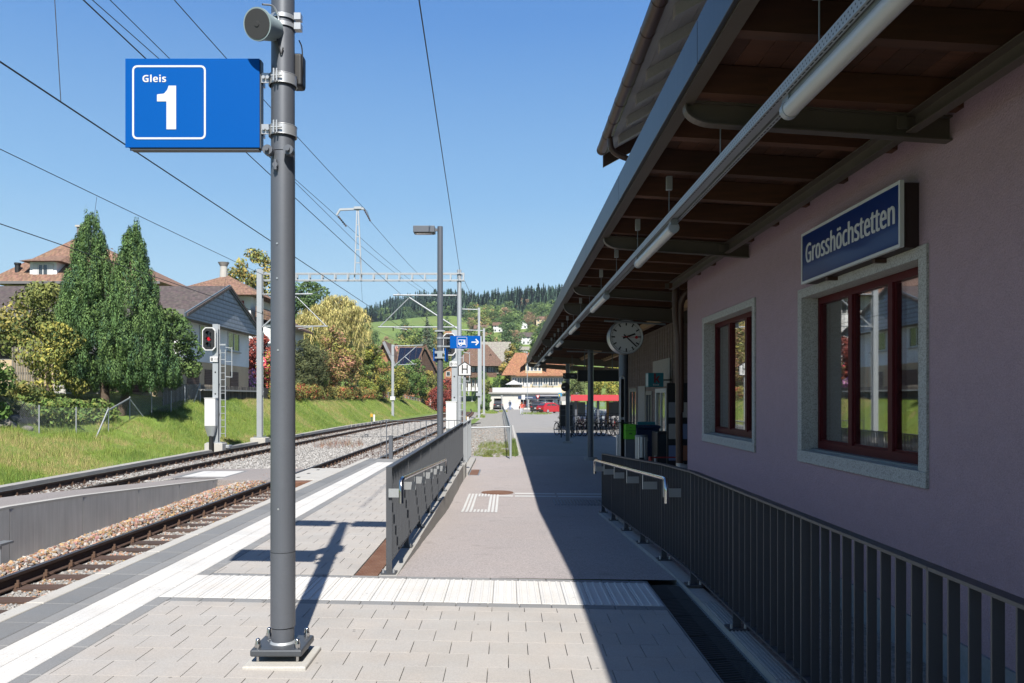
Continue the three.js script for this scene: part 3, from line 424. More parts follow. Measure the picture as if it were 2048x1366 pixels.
{ // platform number sign
  const t = thing('platform_sign', 'blue platform sign reading Gleis 1 on the tall grey post', 'sign', [-1.95, 3.43, PD]);
  const x0 = -2.304, x1 = -1.493, y0 = 3.138, y1 = 3.676, d = PD - .075;
  part(t, 'panel', box(x0, x1, y0, y1, d, d + .006, .0025), M.blue); part(t, 'back_panel', box(x0, x1, y0, y1, d + .06, d + .066, .0025), M.blue); part(t, 'frame', [box(x0 + .03, x1 - .008, y0 - .012, y0 + .02, d + .008, d + .058), box(x0 + .03, x1 - .008, y1 - .03, y1 - .004, d + .008, d + .058), box(x1 - .03, x1 + .006, y0, y1 - .005, d + .008, d + .058)], M.steel);
  const rr = (a, b, c, e, r) => { const s = new THREE.Shape(); s.moveTo(a + r, c); s.lineTo(b - r, c); s.quadraticCurveTo(b, c, b, c + r); s.lineTo(b, e - r); s.quadraticCurveTo(b, e, b - r, e); s.lineTo(a + r, e); s.quadraticCurveTo(a, e, a, e - r); s.lineTo(a, c + r); s.quadraticCurveTo(a, c, a + r, c); return s; };
  const ring = (a, b, c, e, r, th, dd) => { const s = rr(a, b, c, e, r); s.holes.push(rr(a + th, b - th, c + th, e - th, r - th)); const g = new THREE.ExtrudeGeometry(s, { depth: .002, bevelEnabled: false, curveSegments: 8 }); g.translate(0, 0, -dd); return fin(g); };
  const fx0 = x0 + .043, fx1 = fx0 + .444, fy0 = y0 + .05, fy1 = fy0 + .446;
  part(t, 'white_frame_line', ring(fx0, fx1, fy0, fy1, .035, .011, d - .0005 + .001), M.white);
  part(t, 'lettering', [place(text('Gleis', .042, .002, font, 1.06), x0 + .102, y0 + .395, d)], M.white);
  const one = new THREE.Shape(); [[.045, 0], [.103, 0], [.103, .263], [.058, .263], [.05, .238], [.03, .215], [-.012, .21], [-.012, .168], [.045, .168]].forEach((p, i) => i ? one.lineTo(...p) : one.moveTo(...p));
  part(t, 'numeral', fin(new THREE.ExtrudeGeometry(one, { depth: .002, bevelEnabled: false }).translate(x0 + .205, y0 + .11, -d)), M.white);
  for (const y of [3.565, 3.255]) { const b = part(t, 'clamp', [fin(new THREE.CylinderGeometry(.084, .084, .062, 36, 1, true).translate(PX, y, -PD)), fin(new THREE.TorusGeometry(.083, .003, 6, 36).rotateX(Math.PI / 2).translate(PX, y + .03, -PD)), fin(new THREE.TorusGeometry(.083, .003, 6, 36).rotateX(Math.PI / 2).translate(PX, y - .03, -PD)), box(x1 - .002, PX - .07, y - .03, y + .03, PD - .06, PD - .052), box(x1 - .002, x1 + .006, y - .034, y + .034, PD - .06, PD + .02)], M.zinc); part(b, 'clamp_bolt', [cyl(V(x1 + .022, y, PD - .06), V(x1 + .022, y, PD - .075), .011, .011, 6), cyl(V(x1 + .046, y, PD - .06), V(x1 + .046, y, PD - .075), .011, .011, 6), box(PX - .03, PX - .022, y - .035, y + .04, PD - .108, PD - .078), box(PX - .012, PX - .004, y - .035, y + .04, PD - .108, PD - .078), cyl(V(PX - .045, y, PD - .097), V(PX + .02, y, PD - .097), .005, .005, 6)], M.zinc); }
}
{ // loudspeaker
  const t = thing('loudspeaker', 'grey drum shaped loudspeaker strapped to the tall post', 'loudspeaker', [-1.49, 3.88, PD - .1]);
  const c = V(-1.435, 3.835, PD - .14), dir = new THREE.Vector3(-.30, -.26, 1).normalize(), a = c.clone().addScaledVector(dir, -.085), b = c.clone().addScaledVector(dir, .085);
  const h = part(t, 'housing', [cyl(a, b, .066, .088, 36), cyl(a.clone().addScaledVector(dir, -.03), a, .03, .066, 30), cyl(b.clone().addScaledVector(dir, -.012), b.clone().addScaledVector(dir, .006), .092, .092, 36)], M.speaker);
  part(h, 'grille', [cyl(b, b.clone().addScaledVector(dir, .009), .083, .083, 36), cyl(b, b.clone().addScaledVector(dir, .012), .02, .015, 16)], M.speakerFace);
  part(t, 'bracket', [tubeG([V(-1.45, 3.96, PD - .16), V(-1.40, 3.975, PD - .1), V(-1.375, 3.9, PD - .08), V(-1.40, 3.83, PD - .12), V(-1.45, 3.815, PD - .17)], .006, 20, 6)], M.zinc);
  part(t, 'strap', [fin(new THREE.CylinderGeometry(.078, .078, .025, 36, 1, true).translate(PX, 3.945, -PD)), fin(new THREE.CylinderGeometry(.078, .078, .025, 36, 1, true).translate(PX, 3.895, -PD)), box(PX + .075, PX + .115, 3.935, 3.975, PD - .03, PD + .02), box(PX + .075, PX + .115, 3.875, 3.915, PD - .03, PD + .02)], M.zinc);
  part(t, 'cable', tubeG([V(-1.40, 3.84, PD - .085), V(-1.375, 3.76, PD - .088), V(-1.362, 3.70, PD - .08), V(-1.35, 3.74, PD - .078)], .004, 20, 6), M.black);
  const j = thing('junction_box', 'small black cable box behind the tall post', 'junction box', [-1.29, 3.66, PD + .06]); part(j, 'body', box(-1.34, -1.262, 3.55, 3.76, PD + .03, PD + .13, .02), M.black); part(j, 'cable', tubeG([V(-1.275, 3.82, PD), V(-1.262, 3.78, PD + .02), V(-1.26, 3.68, PD + .03), V(-1.262, 3.63, PD + .05)], .004, 16, 6), M.black);
}
{ // bus sign on the second post
  const t = thing('bus_sign', 'blue sign with white bus symbol and arrow on the slim post', 'sign', [-.99, 3.0, 18.6]);
  const x0 = -1.355, x1 = -.635, y0 = 2.797, y1 = 3.097, d = 18.78;
  part(t, 'panel', box(x0, x1, y0, y1, d, d + .05, .004), M.blue);
  const bx = [], w = (a, b, c, e) => bx.push(box(a, b, c, e, d - .003, d + .001));
  const sx = x0 + .165, sy = y0 + .03; w(sx, sx + .24, sy, sy + .008); w(sx, sx + .24, sy + .235, sy + .243); w(sx, sx + .008, sy, sy + .243); w(sx + .232, sx + .24, sy, sy + .243);
  w(sx + .03, sx + .2, sy + .06, sy + .11); w(sx + .03, sx + .2, sy + .165, sy + .18); w(sx + .155, sx + .2, sy + .11, sy + .17); w(sx + .03, sx + .04, sy + .11, sy + .17); w(sx + .105, sx + .115, sy + .11, sy + .17); w(sx + .2, sx + .212, sy + .045, sy + .08);
  part(t, 'bus_symbol', [bx, fin(new THREE.RingGeometry(.014, .034, 20).translate(sx + .09, sy + .062, -d + .0035))], M.white);
  part(t, 'symbol_wheel', fin(new THREE.CircleGeometry(.015, 16).translate(sx + .09, sy + .062, -d + .004)), M.blue);
  const ax = x1 - .21, ay = (y0 + y1) / 2; part(t, 'arrow', [box(ax, ax + .15, ay - .014, ay + .014, d - .003, d + .001), bar(V(ax + .165, ay, d - .001), V(ax + .10, ay + .07, d - .001), .003, .03), bar(V(ax + .165, ay, d - .0015), V(ax + .10, ay - .07, d - .0015), .003, .03)], M.white);
  part(t, 'bracket', [bar(V(-1.6, 3.05, 18.86), V(-1.33, 3.05, 18.84), .03, .03), bar(V(-1.6, 2.85, 18.86), V(-1.33, 2.85, 18.84), .03, .03), fin(new THREE.CylinderGeometry(.084, .084, .05, 24, 1, true).translate(-1.6, 3.05, -18.9)), fin(new THREE.CylinderGeometry(.084, .084, .05, 24, 1, true).translate(-1.6, 2.85, -18.9)), box(-1.72, -1.48, 3.2, 3.235, 18.8, 18.85)], M.zinc);
  const u = thing('platform_sign', 'pair of blue panels seen edge on at the slim post', 'sign', [-1.6, 2.6, 18.9]); for (const e of [-1, 1]) part(u, 'panel', box(-1.6 + e * .135 - .012, -1.6 + e * .135 + .012, 2.50, 2.80, 18.72, 19.5), M.blue); part(u, 'clamp', [box(-1.72, -1.48, 2.56, 2.60, 18.80, 18.815), box(-1.72, -1.48, 2.68, 2.74, 18.80, 18.815), box(-1.66, -1.54, 2.56, 2.74, 18.79, 18.80)], M.zinc);
}
// ---------------------------------------------------------------- station building
const WX = 2.8;
{
  const t = thing('station_building', 'mauve plastered station building with granite framed windows', 'building', [WX, -.35, 6]);
  const wins = [[5.345, 7.465, 1.138, 2.57, 3, 5.24, 7.56, 1.022, 2.652], [8.975, 11.165, 1.128, 2.67, 3, 8.88, 11.26, 1.012, 2.755], [-4.65, -2.35, 1.138, 2.57, 3, -4.75, -2.25, 1.022, 2.652]];
  part(t, 'wall', [prism([[-12, -.3], [12.25, -.3], [12.25, 6.4], [-12, 6.4]], 'dy', WX, WX + .4, wins.map(w => [[w[5], w[7]], [w[6], w[7]], [w[6], w[8]], [w[5], w[8]]])), box(WX + .4, 9, -.5, 6.4, 11.85, 12.25), box(WX + .4, 9, -.5, 6.4, -12, -11.6), box(9, 9.4, -.5, 6.4, -12, 12.25)], M.plaster);
  part(t, 'plinth', box(WX - .022, WX - .003, -.5, .12, -12, 12.24), M.plinth);
  part(t, 'room_floor', box(WX + .4, 9, -.4, .2, -11.6, 11.85), M.timberPale); part(t, 'room_ceiling', box(WX + .4, 9, 3.1, 3.3, -11.6, 11.85), M.offwhite);
  for (const w of wins) {
    const [d0, d1, y0, y1, n, o0, o1, oy0, oy1] = w, g = part(t, 'window', [box(WX - .018, WX + .24, oy1 - .083, oy1, o0, o1), box(WX - .0175, WX + .24, oy0 + .112, oy1 - .083, o0, d0 - .001 + .0), box(WX - .0175, WX + .24, oy0 + .112, oy1 - .083, d1, o1)], M.granite, 'granite framed window with dark red casements');
    part(g, 'sill', box(WX - .024, WX + .24, oy0, oy0 + .111, o0 - .001, o1 + .001, .006), M.granite);
    part(g, 'sill_flashing', box(WX + .07, WX + .24, y0 - .006, y0 + .012, d0, d1), M.galvDark);
    const fx = WX + .14, fr = [], L = d1 - d0, mull = [L / 3, L * 2 / 3]; 
    const yB = y0 + .012, yT = oy1 - .085;
    fr.push(box(fx, fx + .07, yB, yB + .07, d0, d1), box(fx, fx + .07, yT - .06, yT, d0, d1), box(fx, fx + .07, yB + .07, yT - .06, d0, d0 + .045), box(fx, fx + .07, yB + .07, yT - .06, d1 - .045, d1));
    for (const m of mull) fr.push(box(fx - .006, fx + .07, yB + .07, yT - .06, d0 + m - .036, d0 + m + .036));
    part(g, 'casement', fr, M.frameRed);
    const cuts = [0, ...mull, L]; const beads = [];
    for (let i = 0; i < cuts.length - 1; i++) { const a = d0 + cuts[i] + (i ? .036 : .045), b = d0 + cuts[i + 1] - (i === cuts.length - 2 ? .045 : .036); part(g, 'pane', [box(fx + .03, fx + .033, yB + .07, yT - .06, a, b), box(fx + .048, fx + .051, yB + .07, yT - .06, a, b)], M.glass); beads.push(box(fx + .015, fx + .029, yB + .071, yB + .085, a, b), box(fx + .015, fx + .029, yB + .1, yT - .061, a, a + .012), box(fx + .015, fx + .029, yB + .1, yT - .061, b - .012, b)); }
    part(g, 'glazing_bead', beads, M.frameRed);
  }
  // main roof: eaves, rafters, gutter
  const ry = x => 5.25 + (x - 1.5) * .55, roof = part(t, 'roof', prism([[1.45, ry(1.45) + .10], [1.45, ry(1.45) + .18], [6.1, ry(6.1) + .2], [10.7, ry(1.45) + .18], [10.7, ry(1.45) + .1], [6.1, ry(6.1) + .1]], 'xy', -13, 12.0), M.wallRoof = mat([.15, .075, .055], .9, { map: T.tiles }));
  for (let d = -1.5, i = 0; d < 11.9; d += .75, i++) part(roof, 'rafter', prism([[1.60, ry(1.6) - .05], [WX + .1, ry(WX + .1) - .05], [WX + .1, ry(WX + .1) + .07], [1.60, ry(1.6) + .07]], 'xy', d, d + .12), M.offwhite);
  for (let i = 0; i < 9; i++) { const x = 1.47 + i * .155; part(roof, 'eave_board', prism([[x, ry(x) + .072], [x + .15, ry(x + .15) + .072], [x + .15, ry(x + .15) + .096], [x, ry(x) + .096]], 'xy', -12.9, 11.95), M.offwhite); }
  part(roof, 'verge_board', prism([[1.46, ry(1.46) - .1], [3.6, ry(3.6) - .1], [3.6, ry(3.6) + .19], [1.46, ry(1.46) + .17]], 'xy', 12.0, 12.04), M.brown);
  const gt = part(t, 'gutter', [fin(new THREE.CylinderGeometry(.075, .075, 24.5, 20, 1, true, 0, Math.PI * 2).rotateX(Math.PI / 2).translate(1.40, 5.28, .6)), cyl(V(1.40, 5.28, 11.62), V(1.40, 5.28, 11.66), .078, .078, 20)], M.brown);
  part(gt, 'gutter_bracket', [...Array(20)].map((_, i) => fin(new THREE.TorusGeometry(.0765, .003, 5, 24).translate(1.40, 5.28, -(i * .62 - .2)))), M.brown);
  part(gt, 'outlet_pipe', tubeG([V(1.42, 5.22, 10.9), V(1.45, 5.05, 10.9), V(1.6, 4.95, 10.9), V(1.95, 4.85, 10.9), V(2.75, 4.7, 10.9)], .04, 30, 10), M.brown);
  const dp = thing('downpipe', 'brown rainwater downpipe at the corner of the mauve wall', 'downpipe', [2.73, -.33, 12.42]);
  part(dp, 'pipe', [polyTube([V(3.0, 3.45, 12.3), V(2.78, 3.25, 12.36), V(2.73, 3.1, 12.42), V(2.73, 1.4, 12.42)], .05, 14, .12), polyTube([V(2.66, 3.5, 12.45), V(2.66, 2.9, 12.45), V(2.70, 2.6, 12.43), V(2.72, -.33, 12.42)], .056, 14, .1)], M.brown);
  for (const y of [.55, .13]) part(dp, 'pipe_clamp', [cyl(V(2.72, y - .05, 12.42), V(2.72, y + .05, 12.42), .062, .062, 18), box(2.72, 2.84, y - .03, y + .03, 12.36, 12.40)], M.zinc);
}
{ const r = rng(77); for (const [d0, d1, k] of [[6.78, 7.4, 1], [10.45, 11.1, 3]]) { const g = sheet(36, 1, (u, v) => { const d = lerp(d0, d1, u); return [WX + .42 + .025 * Math.sin(u * 38 + k) + .01 * Math.sin(u * 91), lerp(1.0, 2.75, v), d]; }); solo('curtain', ['pale net curtain hanging behind the big station window beside its sign end', 'pale net curtain at the far side of the big station window', 'pale net curtain behind the smaller station window near the sign', 'pale net curtain at the downpipe side of the smaller station window'][k], 'curtain', g, M.curtain || (M.curtain = mat([.46, .47, .44], .95, { trans: .25 }))); } }
{ // station name sign
  const t = thing('station_sign', 'blue station name sign reading Grosshöchstetten on the mauve wall', 'sign', [2.66, 2.9, 6.2]);
  const X = 2.655, d0 = 5.335, d1 = 7.13, yb = 2.648, yt = 3.10;
  part(t, 'box_body', box(X + .03, WX + .02, yb + .0, yt - .01, d0 + .03, d1 - .03), mat([.035, .012, .012], .6));
  part(t, 'white_border', [box(X, X + .028, yb, yb + .022, d0, d1), box(X, X + .028, yt - .022, yt, d0, d1), box(X, X + .028, yb + .022, yt - .022, d0, d0 + .022), box(X, X + .028, yb + .022, yt - .022, d1 - .022, d1)], M.white);
  part(t, 'blue_face', box(X + .004, X + .026, yb + .022, yt - .022, d0 + .022, d1 - .022), M.navy);
  const gl = merge([0, 1, 2].map(k => { const q = text('Grosshöchstetten', .165, .003, fontR); q.computeBoundingBox(); q.scale(1.60 / (q.boundingBox.max.x - q.boundingBox.min.x), 1, 1); q.translate((k - 1) * .005, k === 1 ? .003 : 0, -k * .0012); return q; })); gl.rotateY(-Math.PI / 2); gl.translate(X + .003, yb + .175, -(d1 - .1)); // reads from the far end to the near end
  part(t, 'lettering', gl, M.white);
  part(t, 'mounting_bracket', [box(X + .04, WX, yb - .03, yb - .002, d0 + .45, d0 + .49), box(X + .04, WX, yb - .03, yb - .002, d1 - .49, d1 - .45)], M.brown);
}
// ---------------------------------------------------------------- canopy
const cy = x => -.06 * (x - 1.15);                                   // falls towards the wall
{
  const t = thing('platform_canopy', 'long timber and steel platform canopy with curved bracket beams', 'canopy', [WX, 3.4, 18]);
  const D0 = -8, D1 = 43;
  part(t, 'roof_sheet', [prism([[1.07, 3.715], [WX, 3.715 + cy(WX)], [WX, 3.735 + cy(WX)], [1.07, 3.735]], 'xy', D0, 12.25), prism([[1.07, 3.715], [6.2, 3.6], [6.2, 3.63], [1.07, 3.735]], 'xy', 12.25, D1)], M.roofSheet);
  for (let d = D0; d < D1; d += 3.1) part(t, 'fascia_panel', box(1.06, 1.085, 3.49, 3.74, d + .004, Math.min(d + 3.096, D1), .004), M.fascia);
  part(t, 'edge_channel', [box(1.09, 1.105, 3.50, 3.66, D0, D1), box(1.09, 1.175, 3.478, 3.49, D0, D1)], M.canopySteel);
  const rr = rng(41);
  for (let i = 0; i < 12; i++) for (const [a, b] of [[D0, 4.1], [4.1, 12.2], [12.2, 24], [24, D1]]) { const x0 = 1.11 + i * .142; part(t, 'deck_board', prism([[x0, 3.685 + cy(x0)], [x0 + .137, 3.685 + cy(x0 + .137)], [x0 + .137, 3.71 + cy(x0 + .137)], [x0, 3.71 + cy(x0)]], 'xy', a + .003, b - .003), M.timber[Math.floor(rr() * 3)]); }
  part(t, 'inner_deck', prism([[WX + .02, 3.60], [6.2, 3.45], [6.2, 3.47], [WX + .02, 3.63]], 'xy', 12.3, D1), M.timber[1]);
  for (let d = -.9; d < D1; d += .82) { const g = prism([[1.11, 3.505], [d < 12.2 ? WX : 6.1, 3.505 + cy(d < 12.2 ? WX : 5)], [d < 12.2 ? WX : 6.1, 3.68 + cy(d < 12.2 ? WX : 5)], [1.11, 3.68]], 'xy', d, d + .09); part(t, 'joist', g, M.timber[Math.floor(rr() * 3)]); }
  // bracket beams with a curved tip
  const beam = (d, h, xe, deep) => { const pts = [[1.125, 3.495]], hh = h; for (let i = 0; i <= 8; i++) { const a = i / 8 * Math.PI / 2; pts.push([1.125 + .22 * (1 - Math.cos(a)), 3.495 - hh * .25 - (hh * .75) * Math.sin(a)]); } pts.push([xe, 3.495 - h - deep + cy(xe)], [xe, 3.495 + cy(xe)]); const b = part(t, 'bracket_beam', prism(pts, 'xy', d - .004, d + .004), M.canopySteel); const fl = []; const low = pts.slice(0, pts.length - 1); for (let i = 0; i < low.length - 1; i++) fl.push(bar(V(low[i][0], low[i][1], d), V(low[i + 1][0], low[i + 1][1], d), .08, .01)); const m = merge(fl); part(b, 'flange', [m, bar(V(1.125, 3.497, d), V(xe, 3.497 + cy(xe), d), .08, .009)], M.canopySteel); return b; };
  for (const d of [.9, 5.0, 9.15, 13.3]) beam(d, .145, WX + .05, .0);
  for (const d of [15.6, 25.3, 35.4, 42.8]) beam(d, .23, 6.1, .08);
  for (const [a, b] of [[-3, .85], [.95, 4.95], [5.05, 9.1], [9.2, 12.2]]) { const p = part(t, 'wall_purlin', [box(2.56, 2.568, 3.29, 3.405, a, b), box(2.50, 2.56, 3.289, 3.297, a, b), box(2.50, 2.56, 3.398, 3.406, a, b)], M.canopySteel); part(p, 'bolt_plate', [box(2.44, 2.50, 3.31, 3.39, b - .02, b - .008)], M.canopySteel); }
  for (const x of [3.3, 4.3, 5.3]) part(t, 'inner_purlin', box(x, x + .1, 3.3 - (x - 2.8) * .03, 3.44 - (x - 2.8) * .03, 12.4, D1), M.timberPale);
  for (const [x, d] of [[2.36, 16.0], [2.70, 25.5], [2.74, 35.6]]) { const y = roadY(d); const c = part(t, 'column', cyl(V(x, y + .05, d), V(x, 3.3, d), .095, .095, 24), M.steelMid); part(c, 'column_foot', [cyl(V(x, y - .02, d), V(x, y + .1, d), .24, .20, 20)], M.concrete); part(c, 'column_head', box(x - .18, x + .18, 3.16, 3.2, d - .12, d + .12), M.canopySteel); }
  part(t, 'sprinkler_pipe', [tubeG([V(1.9, 3.13, 15.45), V(2.5, 3.10, 15.45), V(3.1, 3.06, 15.45)], .018, 12, 8), tubeG([V(1.9, 3.1, 25.1), V(3.5, 3.05, 25.1)], .02, 6, 8)], M.galvDark);
}
{ // perforated light trunking
  const t = thing('light_trunking', 'perforated metal trunking hung on rods under the canopy', 'trunking', [1.40, 3.1, 20]);
  const Y = 3.115;
  part(t, 'channel', [box(1.345, 1.455, Y + .048, Y + .052, .4, 41), box(1.345, 1.349, Y, Y + .048, .4, 41), box(1.451, 1.455, Y, Y + .048, .4, 41), box(1.349, 1.37, Y, Y + .004, .4, 41), box(1.43, 1.451, Y, Y + .004, .4, 41), box(1.370, 1.430, Y + .02, Y + .024, .4, 41)], M.galv);
  const h = []; for (let d = 2.2; d < 13; d += .032) for (const y of [.014, .034]) h.push(fin(new THREE.CircleGeometry(.0055, 6).rotateY(-Math.PI / 2).translate(1.3445, Y + y, -(d + (y > .02 ? .016 : 0))))); for (let d = 2.2; d < 11; d += .05) h.push(box(1.355, 1.362, Y - .0008, Y, d, d + .034), box(1.438, 1.445, Y - .0008, Y, d, d + .034));
  part(t, 'perforations', h, M.black).userData.kind = 'stuff';
  for (let d = 1.9; d < 41; d += 1.64) { const rd = part(t, 'hanger_rod', cyl(V(1.40, Y + .05, d), V(1.40, 3.5, d), .004, .004, 6), M.galvDark); part(rd, 'hanger_bracket', box(1.375, 1.425, 3.42, 3.54, d - .022, d + .022, .004), M.galv); }
}
for (let i = 0; i < 9; i++) { const d0 = 2.15 + i * 4.5, d1 = d0 + 1.75, Y = 3.055, t = thing('tube_light', i === 0 ? 'long frosted tube light over the railing, nearest the wall sign' : 'frosted tube light fixed under the perforated trunking', 'light', [1.40, Y, d0], i === 0 ? undefined : 'tube lights along the trunking');
  part(t, 'diffuser', [cyl(V(1.40, Y, d0), V(1.40, Y, d1), .042, .042, 20)], M.diffuser); part(t, 'end_cap', [cyl(V(1.40, Y, d0 - .03), V(1.40, Y, d0 + .01), .046, .046, 20), cyl(V(1.40, Y, d1 - .01), V(1.40, Y, d1 + .03), .046, .046, 20)], M.galv); part(t, 'clip', [box(1.37, 1.43, Y + .02, Y + .075, d0 - .04, d0 + .05), box(1.37, 1.43, Y + .02, Y + .075, d1 - .05, d1 + .04), box(1.38, 1.42, Y + .036, Y + .064, d0 + .05, d1 - .05)], M.galvDark); }
for (const d of [17.6, 23.2, 28.5, 33]) { const t = thing('exit_sign', 'small black sign box under the canopy trunking', 'sign', [1.47, 3.06, d], 'black boxes on the trunking'); part(t, 'body', box(1.36, 1.62, 3.02, 3.11, d - .03, d + .03, .005), M.black); part(t, 'bracket', box(1.39, 1.41, 3.1, 3.13, d - .02, d + .02), M.steel); }
// ---------------------------------------------------------------- station clock
{
  const cx = 2.355, cyy = 2.83, d = 15.62, ry = .06, t = thing('station_clock', 'round white station clock with red second hand on a column', 'clock', [cx, cyy, d + .15]); t.rotation.y = ry;
  const P = (name, gs, m, par = t) => { const o = mk(name, gs, m); par.add(o); return o; };
  const drum = P('drum', [fin(new THREE.CylinderGeometry(.335, .335, .26, 56, 1, true).rotateX(Math.PI / 2)), fin(new THREE.TorusGeometry(.33, .012, 8, 56).translate(0, 0, .13)), fin(new THREE.TorusGeometry(.33, .012, 8, 56).translate(0, 0, -.13))], M.zinc);
  for (const s of [1, -1]) { const f = P('dial', fin(new THREE.CircleGeometry(.322, 56).rotateY(s > 0 ? 0 : Math.PI).translate(0, 0, s * .128)), M.white, drum); const mk2 = []; for (let i = 0; i < 60; i++) { const big = i % 5 === 0, g = new THREE.BoxGeometry(big ? .026 : .008, big ? .075 : .022, .003); g.translate(0, .30 - (big ? .0375 : .011), 0); g.rotateZ(-i / 60 * Math.PI * 2); g.translate(0, 0, s * .130); mk2.push(fin(g)); } P('minute_marks', mk2, M.black, f);
    const hand = (ang, len, tail, w, z) => { const g = new THREE.BoxGeometry(w, len + tail, .004); g.translate(0, (len - tail) / 2, 0); g.rotateZ(s * -ang); g.translate(0, 0, s * z); return fin(g); }; const a = m => m / 60 * 2 * Math.PI;
    P('hour_hand', hand(a((14 % 12 + 22 / 60) * 5), .19, .07, .036, .134), M.black, f); P('minute_hand', hand(a(22.2), .28, .07, .026, .139), M.black, f);
    const sa = a(15.4), sg = new THREE.CircleGeometry(.031, 20); sg.translate(0, .2, 0); sg.rotateZ(-s * sa); if (s < 0) sg.scale(1, 1, 1); sg.translate(0, 0, s * .146); P('second_hand', [hand(sa, .19, .1, .008, .144), fin(sg)], M.red, f); P('hub', fin(new THREE.SphereGeometry(.012, 10, 8).translate(0, 0, s * .146)), M.red, f); }
}
// ---------------------------------------------------------------- vegetation
const LEAF = mat([1, 1, 1], .85, { vc: true }); LEAF.color.setRGB(1.4, 1.4, 1.4);
// a crown of leaf-sized faces: clumps [x,y,z,rx,ry,rz], leaves face outward with scatter
function leaves(r, clumps, n, size, cols, o = {}) {
  const pos = new Float32Array(n * 18), nor = new Float32Array(n * 18), col = new Float32Array(n * 18), w = []; let tot = 0;
  for (const c of clumps) { tot += Math.pow(c[3] * c[4] * c[5], .667); w.push(tot); }
  const u = new THREE.Vector3(), nn = new THREE.Vector3(), t = new THREE.Vector3(), b = new THREE.Vector3(), p = new THREE.Vector3();
  const cj = clumps.map(() => [r(), .8 + .4 * r()]);
  for (let i = 0; i < n; i++) {
    const q = r() * tot; let k = 0, hi = w.length - 1; while (k < hi) { const m = (k + hi) >> 1; if (w[m] < q) k = m + 1; else hi = m; }
    const c = clumps[k]; do { u.set(r() * 2 - 1, r() * 2 - 1, r() * 2 - 1); } while (u.lengthSq() > 1 || u.lengthSq() < .01); u.normalize(); if (o.topOnly && u.y < -.3) u.y *= -1;
    const f = .62 + .42 * Math.pow(r(), .6); p.set(c[0] + u.x * c[3] * f, c[1] + u.y * c[4] * f, c[2] + u.z * c[5] * f);
    nn.copy(u).add(t.set(r() - .5, r() - .5, r() - .5).multiplyScalar(o.scatter || 1.5)); if (o.tilt) nn.y += o.tilt; nn.normalize();
    if (o.dir) { t.set(o.dir[0] + u.x * o.spread + (r() - .5) * .5, o.dir[1] + u.y * .3 + (r() - .5) * .4, o.dir[2] + u.z * o.spread + (r() - .5) * .5); } else t.set(r() - .5, r() - .5, r() - .5);
    t.addScaledVector(nn, -t.dot(nn)).normalize(); b.crossVectors(nn, t);
    const s = size * (.55 + .9 * r()), L = s * (o.long || 1.15), W = s * (o.wide || .62), j = i * 18;
    const P = [[-L, 0], [0, -W], [L, 0], [-L, 0], [L, 0], [0, W]];
    for (let v = 0; v < 6; v++) { const q2 = P[v], bend = v === 2 || v === 4 ? -.25 * s : 0; pos[j + v * 3] = p.x + t.x * q2[0] + b.x * q2[1] + nn.x * bend; pos[j + v * 3 + 1] = p.y + t.y * q2[0] + b.y * q2[1] + nn.y * bend; pos[j + v * 3 + 2] = p.z + t.z * q2[0] + b.z * q2[1] + nn.z * bend; nor[j + v * 3] = nn.x; nor[j + v * 3 + 1] = nn.y; nor[j + v * 3 + 2] = nn.z; }
    const ci = Math.floor(clamp((o.byClump ? cj[k][0] * .75 + r() * .25 : r()), 0, .999) * cols.length), cc = cols[ci], kk = cj[k][1] * (.75 + .5 * r());
    for (let v = 0; v < 6; v++) { col[j + v * 3] = cc[0] * kk; col[j + v * 3 + 1] = cc[1] * kk; col[j + v * 3 + 2] = cc[2] * kk; }
  }
  const g = new THREE.BufferGeometry(); g.setAttribute('position', new THREE.BufferAttribute(pos, 3)); g.setAttribute('normal', new THREE.BufferAttribute(nor, 3)); g.setAttribute('uv', new THREE.BufferAttribute(new Float32Array(n * 12), 2)); g.setAttribute('color', new THREE.BufferAttribute(col, 3)); return g;
}
// clumps inside a profile: R(t) radius at height fraction t
function clumpsOf(r, n, H0, H1, Rf, cr, flat = 1) { const o = []; for (let i = 0; i < n; i++) { const t = r(), a = r() * 6.283, R = Rf(t), k = Math.sqrt(r()) * .92, s = cr * (.6 + .8 * r()) * (.45 + .55 * Math.min(1, R / Math.max(.01, Rf(.4)))); o.push([Math.cos(a) * R * k, lerp(H0, H1, t), Math.sin(a) * R * k, s, s * flat, s]); } return o; }
function treeAt(name, label, cat, x, d, o, group) {
  const y = o.y !== undefined ? o.y : groundY(x, d), r = rng(o.seed || Math.floor(x * 131 + d * 17)), t = thing(name, label, cat, [x, y - .05, d], group);
  const add = (nm, gs, m) => { const q = mk(nm, gs, m); t.add(q); return q; };
  if (o.trunk) { const tg = [], H = o.trunkH || o.h * .6; const lean = o.lean || 0; tg.push(cyl(new THREE.Vector3(0, -.3, 0), new THREE.Vector3(lean, H, 0), o.trunk, o.trunk * .5, 9)); for (let i = 0; i < (o.limbs || 6); i++) { const a = r() * 6.28, h = H * (.45 + .5 * r()), L = (o.rx || 1) * (.4 + .5 * r()); tg.push(cyl(new THREE.Vector3(lean * h / H, h, 0), new THREE.Vector3(lean + Math.cos(a) * L, h + L * .75, Math.sin(a) * L), o.trunk * .4, o.trunk * .12, 6)); } add('trunk', tg, o.bark || M.bark); }
  const cl = o.clumps || clumpsOf(r, o.nc || 40, o.h0 || 0, o.h, o.prof || (q => (o.rx || 1) * Math.sqrt(Math.max(.02, 1 - Math.pow(q * 2 - 1, 2)))), o.cr || .6, o.flat || .85);
  add(o.part || 'crown', leaves(r, cl, o.n || 5000, o.size || .09, o.cols, o.opt || {}), LEAF); return t;
}
